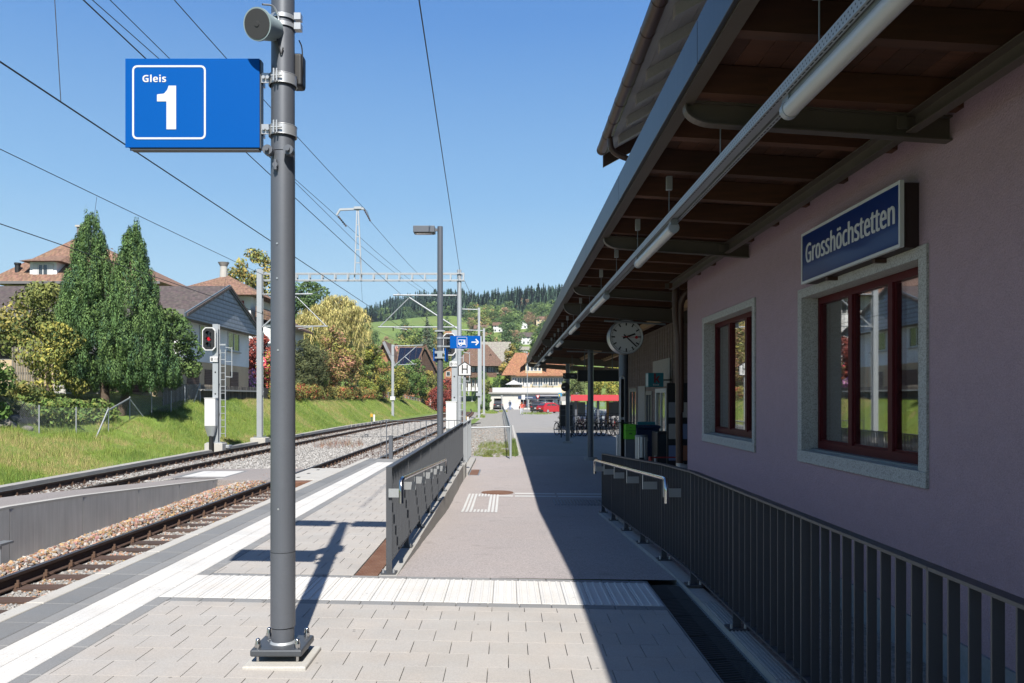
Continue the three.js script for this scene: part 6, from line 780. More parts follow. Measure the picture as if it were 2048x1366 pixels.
  const dm = part(t, 'dormer', box(3.55, 6.75, 5.9, 8.3, gd + 2.3, gd + 6.2), M.renderCream); part(dm, 'dormer_roof', prism([[2.6, 7.4], [5.15, 9.6], [7.7, 7.4], [7.7, 7.6], [5.15, 9.85], [2.6, 7.6]], 'xy', gd + 1.6, gd + 6.5), M.tileRed); for (let i = 0; i < 4; i++) win(t, 'd', gd + 2.3, 3.72 + i * .75, 4.36 + i * .75, 6.75, 7.95, { n: 1, fw: .1 });
  for (let i = 0; i < 11; i++) win(t, 'd', gd + 3, 1.0 + i * 1.0, 1.9 + i * 1.0, i % 3 ? 3.9 : 4.2, 5.5, { n: 2, fw: .1 }); part(t, 'veranda_glazing', box(4.9, 8.9, 2.65, 4.2, gd + 2.5, gd + 2.56), M.glass); part(t, 'veranda_post', [0, 1, 2, 3].map(i => box(4.88 + i * 1.33, 4.96 + i * 1.33, 2.65, 4.3, gd + 2.45, gd + 2.62)), mat([.05, .12, .11], .5));
  part(t, 'downpipe', [cyl(V(3.1, -.6, gd - .05), V(3.1, 2.3, gd - .05), .06, .06, 8)], M.galvDark); part(t, 'service_hatch', prism([[-.1, -.6], [1.3, -.6], [1.0, -.25], [.2, -.25]], 'xy', gd - .35, gd - .25), M.greyWall);
  const u = thing('parasol', 'white square parasol on the shop terrace', 'parasol', [1.4, 2.6, 151.5]); part(u, 'canopy', (() => { const g = new THREE.ConeGeometry(2.3, .9, 4, 1); g.rotateY(Math.PI / 4); g.translate(1.3, 4.55, -151.5); return fin(g); })(), M.white); part(u, 'pole', cyl(V(1.3, 2.62, 151.5), V(1.3, 4.9, 151.5), .04, .04, 8), M.steel);
  const q = thing('terrace_chairs', 'white cloth covered garden chairs on the terrace', 'chairs', [3.1, 2.6, 151]); for (let i = 0; i < 3; i++) { part(q, 'cloth', cbox(2.7 + i * .75, 4.0, 151, .5, .7, .4, 0, .05), M.white); part(q, 'legs', [cbox(2.55 + i * .75, 3.1, 151, .05, 1.0, .05), cbox(2.85 + i * .75, 3.1, 151, .05, 1.0, .05)], M.steel); }
}
// houses scattered over the hillside
const hs = []; const clearOf = (x, d, H) => hs.every(([hx, hd, W]) => !(Math.abs(x / d - hx / hd) < (W * .5 + H * .22) / hd && d < hd + W && d > hd - 120));
const hillHouse = (label, px, w, d, h, wall, roof, ax = 'x') => { const x = (px - 1014) * d / 1580, W = w * d / 1580; hs.push([x, d, W]); const y = groundY(x, d) - .5, t = thing('hillside_house', label, 'house', [x, y, d]), x0 = x - W / 2, x1 = x + W / 2, L = W * .8; part(t, 'wall', box(x0, x1, y - 2, y + h, d, d + L), wall); if (ax === 'd') part(t, 'gable_wall', prism([[x0, y + h], [x1, y + h], [x, y + h + W * .3]], 'xy', d, d + L), wall); gable(t, ax, x0, x1, d, d + L, y + h, y + h + (ax === 'x' ? L : W) * .32, .5, roof, .2); const n = Math.max(2, Math.round(W / 2.2)); for (let i = 0; i < n; i++) for (const yy of h > 4 ? [.8, 3.2] : [1.0]) win(t, 'd', d, x0 + (i + .25) * W / n, x0 + (i + .75) * W / n, y + yy, y + yy + 1.3, { n: 1, fw: .12 }); return t; };
hillHouse('white hillside house with brown roof above the grey barn', 999, 25, 450, 4.4, M.renderWhite, M.tileBrown); hillHouse('small pale house high on the slope among trees', 1039, 11, 570, 3.2, M.renderWhite, M.tileBrown); hillHouse('tall cream hillside house beside the canopy edge', 1081, 17, 495, 5.2, M.renderCream, M.tileBrown); hillHouse('white gabled hillside house with bluish roof', 1046, 17, 470, 3.6, M.renderWhite, M.slate, 'd'); hillHouse('long white house with flat grey roof and blue windows', 1052, 33, 385, 4.4, M.renderWhite, M.slate); hillHouse('tiny white gabled shed above the barn roof', 992, 12, 378, 2.6, M.renderWhite, M.tileGrey, 'd'); hillHouse('white house just above the red shop roof', 1046, 22, 325, 3.4, M.renderWhite, M.tileGrey); hillHouse('orange roofed house right of the slim lamp post', 902, 24, 415, 3.4, M.renderPeach, M.tileRed); hillHouse('brown roofed chalet below the forest edge', 963, 28, 440, 3.8, M.shutter, M.tileBrown); hillHouse('orange gabled house behind the tall masts', 938, 26, 395, 3.2, M.renderPeach, M.tileRed, 'd'); hillHouse('pink gabled cottage above the brick house', 793, 20, 300, 4.2, mat([.62, .25, .22], .9), M.tileBrown, 'd'); hillHouse('white farmhouse behind the brick house', 752, 18, 300, 3.6, M.renderWhite, M.tileBrown);
hillHouse('red roofed house between lamp post and stop board', 905, 34, 215, 4.8, M.brick, M.tileRed, 'd');
// ---------------------------------------------------------------- forest and hillside trees
{
  function conifer(seed, tiers) { const r = rng(seed), pos = [], col = []; for (let k = 0; k < tiers; k++) { const q = k / tiers, y0 = .08 + .9 * q, R = .19 * (1 - q) + .012, n = 9; for (let i = 0; i < n; i++) { const a = (i + r()) / n * 6.283, a2 = a + .55 + .2 * r(), rr = R * (.6 + .6 * r()), top = y0 + .16 * (1 - q * .4), dr = -.05 * (1 - q); pos.push(Math.cos(a) * rr, y0 + dr * r(), Math.sin(a) * rr, Math.cos(a2) * rr * .75, y0 + dr * r(), Math.sin(a2) * rr * .75, (r() - .5) * .01, Math.min(1, top), (r() - .5) * .01); } } const g = new THREE.BufferGeometry(); g.setAttribute('position', new THREE.Float32BufferAttribute(pos, 3)); g.computeVertexNormals(); const nr = g.attributes.normal, p = g.attributes.position; for (let i = 0; i < nr.count; i++) { const v = new THREE.Vector3(p.getX(i) * 3 + nr.getX(i) * .3, .35, p.getZ(i) * 3 + nr.getZ(i) * .3).normalize(); nr.setXYZ(i, v.x, v.y, v.z); } return g; }
  const M_f = mat([1, 1, 1], .95); M_f.color.setRGB(1, 1, 1); const q = new THREE.Object3D(), c = new THREE.Color();
  const spots = [[], []], r = rng(900);
  while (spots[0].length + spots[1].length < 9000) { const d = 505 + 520 * r(), x = lerp(-330, 330, r()), edge = x < -8 ? 628 + 14 * Math.sin(x / 23) : 528 + 22 * Math.sin(x / 17); if (d < edge) continue; if (d > 900 && r() < .5) continue; spots[r() < .5 ? 0 : 1].push([x, d, r(), r()]); }
  spots.forEach((sp, k) => { const o = new THREE.InstancedMesh(conifer(31 + k, 11), M_f, sp.length); sp.forEach(([x, d, a, b], i) => { const H = 11 + 15 * a * (.6 + .4 * Math.sin(x / 31 + d / 47)); q.position.set(x, groundY(x, d) - 1, -d); q.rotation.set(0, b * 6.28, 0); q.scale.set(H * (.85 + .4 * b), H, H * (.85 + .4 * b)); q.updateMatrix(); o.setMatrixAt(i, q.matrix); const m = .7 + .8 * Math.abs(Math.sin(b * 91)), br = a < .06 ? 1 : 0; c.setRGB((br ? .15 : .036) * m, (br ? .115 : .076) * m, (br ? .075 : .042) * m); o.setColorAt(i, c); }); stuff('conifer_forest', o, k ? 'dark conifer wood mixed along the hill crest' : 'dark conifer wood covering the hill crest', 'forest'); });
  // broadleaf trees one by one on the slope
  const pal = [[[.06, .10, .025], [.05, .085, .02], [.08, .12, .03]], [[.11, .14, .03], [.14, .16, .035], [.09, .12, .028]], [[.035, .065, .02], [.045, .08, .025]], [[.20, .15, .05], [.16, .13, .04], [.24, .16, .06]], [[.15, .09, .05], [.19, .12, .07], [.12, .1, .05]]], nm = ['mid green', 'yellow green', 'dark green', 'golden', 'russet'];
  const proto = pal.map((p, k) => { const rr = rng(700 + k), t = new THREE.Group(); t.name = 'hillside_tree'; const cl = clumpsOf(rr, 34, .12, .98, z => .42 * Math.sqrt(Math.max(.03, 1 - Math.pow(z * 1.9 - .92, 2))), .15, .85); t.add(mk('trunk', [cyl(new THREE.Vector3(0, -.1, 0), new THREE.Vector3(0, .6, 0), .03, .015, 6)], M.bark)); t.add(mk('crown', leaves(rr, cl, 1300, .028, p, { byClump: true }), LEAF)); tag(t, nm[k] + ' broadleaf tree on the built up hillside', 'tree', nm[k] + ' trees on the hillside'); return t; });
  let n = 0; const rr = rng(77);
  while (n < 270) { const d = 225 + 340 * Math.pow(rr(), .75), ang = rr() < .86 ? lerp(-.042, .085, rr()) : lerp(-.16, -.04, rr()), x = ang * d; if (ang < -.042 && d > 330) continue; const k = [0, 1, 2, 0, 2, 1, 3, 4, 2][Math.floor(rr() * 9)], H = 6 + 8 * rr(); if (!clearOf(x, d, H) && rr() < .985) continue; copy(proto[rr() < .3 ? 0 : k], x, groundY(x, d) - .5, d, rr() * 6.28, null, H); n++; }
  for (const [x, d, k, H] of [[-52, 400, 2, 11], [-45, 372, 1, 8], [-60, 352, 0, 9], [-38, 340, 0, 9], [-50, 330, 4, 7], [-70, 330, 0, 9], [-30, 350, 3, 8], [-82, 340, 2, 9], [-95, 352, 0, 10], [-42, 420, 0, 7], [-36, 470, 2, 9], [-24, 500, 0, 10], [-20, 455, 4, 9], [-62, 320, 4, 7], [-75, 318, 1, 8]]) if (clearOf(x, d, H)) copy(proto[k], x, groundY(x, d) - .5, d, x, null, H);
  { // broadleaf trees mixed into the forest edge
    const sp = [], r2 = rng(333); while (sp.length < 200) { const x = lerp(-260, 260, r2()), edge = x < -8 ? 628 + 14 * Math.sin(x / 23) : 528 + 22 * Math.sin(x / 17), d = edge - 6 + 60 * Math.pow(r2(), 1.6); sp.push([x, d, r2(), x < -8 ? [2, 2, 0][Math.floor(r2() * 3)] : [0, 2, 0, 2, 1, 2, 0, 4, 2, 0, 1, 3][Math.floor(r2() * 12)]]); }
    for (let k = 0; k < 5; k++) { const l = sp.filter(q2 => q2[3] === k), o = new THREE.InstancedMesh(proto[k].children[1].geometry, LEAF, l.length); l.forEach(([x, d, a], i) => { const H = 7 + 7 * a; q.position.set(x, groundY(x, d) - 1.5, -d); q.rotation.set(0, a * 40, 0); q.scale.set(H * 1.1, H, H * 1.1); q.updateMatrix(); o.setMatrixAt(i, q.matrix); }); stuff('forest_edge_trees', o, nm[k] + ' broadleaf trees along the edge of the conifer wood', 'forest'); } }
  // woodland belt behind the gardens on the far side of the tracks
  for (let i = 0; i < 46; i++) { const d = 135 + 150 * rr(), x = -.135 * d - 8 - 40 * rr(); copy(proto[[0, 1, 2, 0, 3][i % 5]], x, groundY(x, d) - .4, d, rr() * 6, null, 6 + 5 * rr()); }
}
// ---------------------------------------------------------------- kiosk wing and things under the canopy
const gy = roadY;
{
  const t = thing('kiosk_building', 'beige clad kiosk wing with bright window under the canopy', 'building', [3.8, -.4, 24]); const X = 3.78, clad = mat([.22, .165, .145], .9, { map: T.wood });
  const doors = [[18.75, 20.0, .25, 1.85], [20.6, 21.4, -.3, 1.8], [23.0, 24.2, -.3, 1.9]];
  part(t, 'wall', prism([[17.6, -.6], [25.2, -.6], [25.2, 3.35], [17.6, 3.35]], 'dy', X, X + .25, doors.map(q => [[q[0], q[2]], [q[1], q[2]], [q[1], q[3]], [q[0], q[3]]])), clad); part(t, 'end_wall', [box(X + .25, 9, -.6, 3.35, 17.6, 17.85), box(X + .25, 9, -.6, 3.35, 25, 25.2), box(9, 9.2, -.6, 3.35, 12.3, 25.2), box(X + .25, 9, 3.3, 3.35, 17.85, 25), box(6.2, 6.4, -.6, 3.4, 12.3, 17.5)], M.woodDark);
  for (let d = 17.7; d < 25; d += .3) part(t, 'cladding_batten', box(X - .015, X - .001, 1.95, 3.3, d, d + .03), clad);
  part(t, 'pale_panel', [box(X - .03, X - .016, 1.9, 2.55, 18.2, 20.3), box(X - .03, X - .016, -.35, 1.95, 21.5, 22.6)], mat([.42, .39, .34], .9, { map: T.patches }));
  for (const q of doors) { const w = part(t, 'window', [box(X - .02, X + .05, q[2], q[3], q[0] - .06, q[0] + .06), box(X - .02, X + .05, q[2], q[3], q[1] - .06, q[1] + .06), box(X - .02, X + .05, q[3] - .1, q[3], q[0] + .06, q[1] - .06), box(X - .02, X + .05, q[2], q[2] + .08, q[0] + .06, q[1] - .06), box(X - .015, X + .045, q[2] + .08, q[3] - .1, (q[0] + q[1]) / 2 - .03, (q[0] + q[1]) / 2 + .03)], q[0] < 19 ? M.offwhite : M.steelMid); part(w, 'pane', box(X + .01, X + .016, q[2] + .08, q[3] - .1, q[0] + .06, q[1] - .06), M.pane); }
  const k = thing('kiosk_sign', 'teal box sign with red letter k on the kiosk wall', 'sign', [3.4, 2.0, 18]); part(k, 'box_body', box(3.20, 3.55, 1.87, 2.19, 17.9, 18.25, .01), mat([.03, .24, .30], .4)); part(k, 'letter', place(text('k', .2, .003), 3.31, 1.965, 17.899), mat([.28, .02, .03], .5)); part(k, 'lettering', place(text('kiosk', .038, .003), 3.31, 1.9, 17.899), M.white); part(k, 'stripe', [box(3.197, 3.2, 1.9, 2.16, 17.93, 18.0), box(3.197, 3.2, 1.9, 2.16, 18.06, 18.12)], M.white); part(k, 'bracket', [bar(V(3.55, 2.03, 18.05), V(3.79, 2.03, 18.05), .03, .03), box(3.77, 3.80, 1.85, 2.25, 17.98, 18.12)], M.black);
  const a = thing('advertising_board', 'small white and teal kiosk board with red k', 'board', [3.05, -.35, 17.3]); part(a, 'panel', box(2.86, 3.25, .55, .95, 17.3, 17.34), M.offwhite); part(a, 'teal_strip', box(2.86, 3.25, .95, 1.1, 17.3, 17.34), mat([.03, .24, .30], .5)); part(a, 'letter', place(text('k', .16, .003), 3.1, .62, 17.299), M.red); part(a, 'stand', box(2.9, 3.2, -.38, .55, 17.32, 17.36), M.steel);
  const n = thing('newspaper_rack', 'dark rack of newspapers beside the downpipe', 'rack', [3.3, -.35, 14.6]); part(n, 'frame', [box(2.98, 3.6, -.3, 1.9, 14.7, 14.75)], M.black); const cc = [[.4, .15, .08], [.3, .3, .32], [.5, .45, .4], [.2, .25, .4]]; for (let i = 0; i < 12; i++) part(n, 'paper', cbox(3.08 + (i % 3) * .19, .2 + Math.floor(i / 3) * .4, 14.66, .15, .28, .02), mat(cc[i % 4], .9));
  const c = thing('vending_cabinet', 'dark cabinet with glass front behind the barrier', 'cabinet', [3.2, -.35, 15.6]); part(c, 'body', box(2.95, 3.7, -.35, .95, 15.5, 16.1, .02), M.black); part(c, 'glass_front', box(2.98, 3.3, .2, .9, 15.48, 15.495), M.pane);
}
{ const t = thing('ticket_machine', 'bright green ticket validator on a grey pillar', 'ticket machine', [2.36, gy(15.2), 15.2]); part(t, 'pillar', box(2.27, 2.45, gy(15.2), .83, 15.12, 15.3, .01), M.steelMid); const g = part(t, 'green_housing', box(2.255, 2.465, .83, 1.12, 15.08, 15.32, .012), mat([.13, .55, .02], .4)); part(g, 'groove', box(2.254, 2.466, .995, 1.0, 15.075, 15.08), M.black); part(g, 'slot', [box(2.33, 2.39, .93, .945, 15.074, 15.08), box(2.34, 2.38, 1.05, 1.058, 15.074, 15.08)], M.black); part(t, 'tray', box(2.14, 2.44, 1.135, 1.15, 15.2, 15.5), M.black); part(t, 'white_flank', [box(2.14, 2.215, gy(15.4), .9, 15.35, 15.5, .008), box(2.255, 2.27, gy(15.2), .83, 15.09, 15.11)], M.offwhite);
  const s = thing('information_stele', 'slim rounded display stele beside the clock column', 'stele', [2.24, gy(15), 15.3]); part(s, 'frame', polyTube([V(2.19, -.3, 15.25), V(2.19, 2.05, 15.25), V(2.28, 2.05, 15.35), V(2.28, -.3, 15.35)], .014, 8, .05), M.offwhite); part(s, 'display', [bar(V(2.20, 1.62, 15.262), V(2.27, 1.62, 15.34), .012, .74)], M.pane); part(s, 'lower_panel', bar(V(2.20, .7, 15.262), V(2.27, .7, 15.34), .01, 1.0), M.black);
  const p = solo('notice', 'white paper notice taped to the clock column', 'notice', box(2.27, 2.34, 1.25, 1.58, 15.89, 15.895), M.white);
  const b = thing('recycling_bin', 'dark blue recycling bin with white lettering', 'bin', [2.92, gy(16.5), 16.6]); part(b, 'body', box(2.68, 3.17, gy(16.5), .98, 16.4, 16.8, .02), mat([.012, .03, .10], .5)); part(b, 'lid', box(2.66, 3.19, .98, 1.05, 16.38, 16.82, .02), mat([.012, .03, .10], .5)); part(b, 'lettering', place(text('SBB', .07, .003), 2.76, .72, 16.399), M.white); part(b, 'side_panel', box(2.655, 2.68, gy(16.5), .7, 16.42, 16.8), mat([.01, .07, .2], .5));
  const w = thing('waste_bin', 'ribbed silver waste bin behind the barrier', 'bin', [2.5, gy(14.6), 14.7]); part(w, 'drum', [cyl(V(2.5, gy(14.6), 14.7), V(2.5, .9, 14.7), .105, .105, 24), ...[...Array(12)].map((_, i) => cyl(V(2.5 + .105 * Math.cos(i / 12 * 6.283), gy(14.6), 14.7 + .105 * Math.sin(i / 12 * 6.283)), V(2.5 + .105 * Math.cos(i / 12 * 6.283), .9, 14.7 + .105 * Math.sin(i / 12 * 6.283)), .012, .012, 6))], M.zinc); part(w, 'rim', cyl(V(2.5, .9, 14.7), V(2.5, .93, 14.7), .12, .12, 24), M.galvDark); part(w, 'ashtray', box(2.44, 2.52, .28, .52, 14.55, 14.59), M.black); }
{ const t = thing('site_barrier', 'red posts tied with red and white warning tape', 'barrier', [2.6, gy(13.6), 13.6]); const rd = mat([.45, .03, .03], .5); part(t, 'post', cyl(V(2.45, gy(13.5), 13.5), V(2.45, .62, 13.5), .03, .03, 12), rd); part(t, 'post', cyl(V(2.60, gy(13.7), 13.7), V(2.58, .62, 13.7), .026, .026, 12), M.galvDark); part(t, 'brace', cyl(V(2.47, .42, 13.5), V(2.58, gy(13.6), 13.55), .018, .018, 8), rd);
  for (const [a, b, y0, y1] of [[2.22, 2.45, .42, .40], [2.22, 2.45, .33, .34], [2.45, 2.6, .40, .50], [2.6, 3.0, .5, .28], [2.45, 2.62, .34, .42], [2.62, 3.0, .42, .3]]) { const n = 6; for (let i = 0; i < n; i++) part(t, 'warning_tape', bar(V(lerp(a, b, i / n), lerp(y0, y1, i / n), 13.46), V(lerp(a, b, (i + 1) / n), lerp(y0, y1, (i + 1) / n), 13.46), .012, .05), i % 3 === 2 ? M.white : rd); } part(t, 'cross_rail', [cyl(V(2.45, .6, 13.55), V(3.0, .6, 13.6), .012, .012, 8)], rd); part(t, 'low_rail', bar(V(2.6, -.1, 13.7), V(3.1, -.1, 13.7), .03, .04), M.galv); }
{ const t = thing('departure_board', 'wide black departure board hanging from the canopy', 'sign', [3.5, 2.45, 30]); part(t, 'body', box(2.68, 4.3, 2.24, 2.67, 29.9, 30.15, .01), M.black); part(t, 'hanger', [cyl(V(2.95, 2.67, 30), V(2.95, 3.4, 30), .02, .02, 8), cyl(V(4.0, 2.67, 30), V(4.0, 3.4, 30), .02, .02, 8)], M.steel);
  const w = thing('direction_sign', 'black hanging sign reading wc with a white arrow', 'sign', [2.7, 2.53, 33]); part(w, 'panel', box(2.34, 3.06, 2.41, 2.65, 32.95, 33.05, .005), M.black); part(w, 'lettering', [place(text('wc', .09, .003, fontR), 2.66, 2.49, 32.949)], mat([.35, .36, .38], .7)); part(w, 'arrow', [bar(V(2.9, 2.6, 32.947), V(3.0, 2.48, 32.947), .004, .015), box(2.93, 3.0, 2.475, 2.49, 32.944, 32.948), box(2.985, 3.0, 2.475, 2.55, 32.943, 32.947)], mat([.35, .36, .38], .7)); part(w, 'phone_symbol', fin(new THREE.TorusGeometry(.045, .013, 8, 18, 4.2).rotateZ(1.1).translate(2.43, 2.53, -32.945)), mat([.35, .36, .38], .7)); part(w, 'hanger', cyl(V(2.72, 2.65, 33), V(2.72, 3.4, 33), .015, .015, 8), M.steel);
  const r = thing('round_sign', 'round dark sign with white bar on the platform column', 'sign', [2.62, 2.1, 35.2]); part(r, 'disc', cyl(V(2.62, 2.1, 35.38), V(2.62, 2.1, 35.4), .2, .2, 24), M.black); part(r, 'bar', box(2.48, 2.6, 2.08, 2.12, 35.365, 35.375), M.white); }
// ---------------------------------------------------------------- bicycle shelter and bicycles
{ const t = thing('bicycle_shelter', 'bicycle shelter with bright red flat roof edge', 'shelter', [7.5, -.47, 53]); const rr = mat([.62, .055, .07], .5); part(t, 'roof', box(4.0, 14, 1.66, 1.72, 49.6, 57), rr); part(t, 'red_fascia', [box(4.0, 14, 1.42, 1.80, 49.5, 49.6)], rr); part(t, 'soffit', box(4.05, 13.9, 1.44, 1.48, 49.65, 56.9), M.offwhite); part(t, 'end_block', box(3.35, 3.98, 1.40, 1.70, 49.5, 51), M.concrete); for (let i = 0; i < 7; i++) { part(t, 'post', box(4.3 + i * 1.4, 4.44 + i * 1.4, -.5, 1.44, 50.0, 50.14), M.steelMid); part(t, 'rear_post', box(4.3 + i * 1.4, 4.42 + i * 1.4, -.5, 1.44, 56.4, 56.5), M.steel); } for (let i = 0; i < 6; i++) part(t, 'rear_panel', box(4.45 + i * 1.4, 5.6 + i * 1.4, .3, 1.3, 56.6, 56.63), i % 2 ? M.glass : M.galvDark);
  for (const x of [4.75, 6.9, 8.2]) { const o = solo('timber_post', 'orange timber post under the red shelter roof', 'post', [box(x - .07, x + .07, -.48, 1.43, 54, 54.14)], mat([.62, .32, .07], .6), null, 'orange posts of the shelter'); }
  const k = thing('bicycle_locker', 'black box locker on legs in front of the parked bicycles', 'locker', [3.05, gy(41), 41]); part(k, 'box_body', [box(2.75, 3.4, .15, 1.25, 40.8, 41.6, .02)], M.black); part(k, 'shelf_line', [box(2.74, 3.41, .98, 1.0, 40.78, 40.8), box(2.74, 3.41, .7, .72, 40.78, 40.8)], M.steelMid); part(k, 'leg', [box(2.78, 2.84, gy(41), .15, 40.9, 40.96), box(3.3, 3.36, gy(41), .15, 40.9, 40.96)], M.black); }
function bicycle(col, label) {
  const t = new THREE.Group(); t.name = 'bicycle'; const A = (n, g, m, p = t) => { const o = mk(n, g, m); p.add(o); return o; }, q = (x, y, z) => new THREE.Vector3(x, y, z), fm = mat(col, .4, { coat: .4 });
  for (const z of [-.52, .52]) { const w = A('wheel', fin(new THREE.TorusGeometry(.32, .008, 6, 28).rotateY(Math.PI / 2).translate(0, .34, z)), M.steelMid); A('tyre', fin(new THREE.TorusGeometry(.335, .02, 6, 28).rotateY(Math.PI / 2).translate(0, .34, z)), M.rubber, w); const sp = []; for (let i = 0; i < 14; i++) { const a = i / 14 * 6.283; sp.push(cyl(q(0, .34, z), q(0, .34 + .32 * Math.cos(a), z + .32 * Math.sin(a)), .0016, .0016, 4)); } A('spokes', [sp, cyl(q(-.04, .34, z), q(.04, .34, z), .022, .022, 8)], M.steelMid, w); }
  A('frame', [cyl(q(0, .32, -.08), q(0, .86, -.2), .016, .016, 8), cyl(q(0, .32, -.08), q(0, .84, .34), .018, .018, 8), cyl(q(0, .82, -.19), q(0, .88, .33), .016, .016, 8), cyl(q(0, .80, .35), q(0, .95, .30), .02, .02, 8), cyl(q(.03, .34, -.52), q(0, .8, -.19), .009, .009, 6), cyl(q(-.03, .34, -.52), q(0, .8, -.19), .009, .009, 6), cyl(q(.03, .34, -.52), q(0, .32, -.08), .01, .01, 6), cyl(q(-.03, .34, -.52), q(0, .32, -.08), .01, .01, 6)], fm);
  A('fork', [cyl(q(.03, .34, .52), q(.02, .82, .35), .011, .011, 6), cyl(q(-.03, .34, .52), q(-.02, .82, .35), .011, .011, 6)], fm); const h = A('handlebar', [cyl(q(0, .95, .30), q(0, 1.06, .30), .014, .014, 8), tubeG([q(-.29, 1.05, .18), q(-.2, 1.07, .27), q(0, 1.06, .3), q(.2, 1.07, .27), q(.29, 1.05, .18)], .012, 16, 6)], M.black); A('saddle', [fin(new THREE.SphereGeometry(.1, 12, 8).scale(.7, .3, 1.3).translate(0, .96, -.24)), cyl(q(0, .8, -.19), q(0, .95, -.23), .013, .013, 8)], M.rubber); A('crank', [cyl(q(-.06, .32, -.08), q(.06, .32, -.08), .02, .02, 8), fin(new THREE.TorusGeometry(.08, .006, 4, 20).rotateY(Math.PI / 2).translate(.05, .32, -.08)), cyl(q(.06, .32, -.08), q(.06, .2, 0), .008, .008, 5), cbox(.1, .2, 0, .09, .02, .06), cyl(q(-.06, .32, -.08), q(-.06, .44, -.16), .008, .008, 5), cbox(-.1, .44, .16, .09, .02, .06)], M.zinc); A('mudguard', fin(new THREE.TorusGeometry(.365, .014, 4, 18, 2.4).rotateY(-Math.PI / 2).translate(0, .34, -.52)), M.black); A('rear_rack', [cbox(0, .76, .55, .12, .015, .38), cyl(q(.05, .36, -.52), q(.05, .75, -.56), .006, .006, 5), cyl(q(-.05, .36, -.52), q(-.05, .75, -.56), .006, .006, 5)], M.black); A('lamp', [fin(new THREE.SphereGeometry(.03, 8, 6).translate(0, .9, .4))], M.zinc);
  return tag(t, label, 'bicycle', 'bicycles parked at the shelter');
}
{ const kinds = [bicycle([.03, .03, .035], 'black bicycle parked in the row by the shelter'), bicycle([.30, .02, .02], 'red bicycle parked in the row by the shelter'), bicycle([.25, .27, .29], 'silver bicycle parked in the row by the shelter'), bicycle([.02, .05, .2], 'blue bicycle parked in the row by the shelter')], r = rng(61); let i = 0;
  for (let x = 2.95; x < 9; x += .26, i++) { copy(kinds[[0, 0, 2, 0, 1, 0, 3][i % 7]], x, gy(43) + .0, 43 + (r() - .5) * .6, .35 + (r() - .5) * .3 + (i % 2 ? Math.PI : 0)); }
  for (let x = 4.4; x < 10.5; x += .34, i++) copy(kinds[[1, 0, 0, 2, 3][i % 5]], x, gy(51), 51.4 + (r() - .5) * .5, (r() - .5) * .4 + (i % 2 ? Math.PI : 0)); }
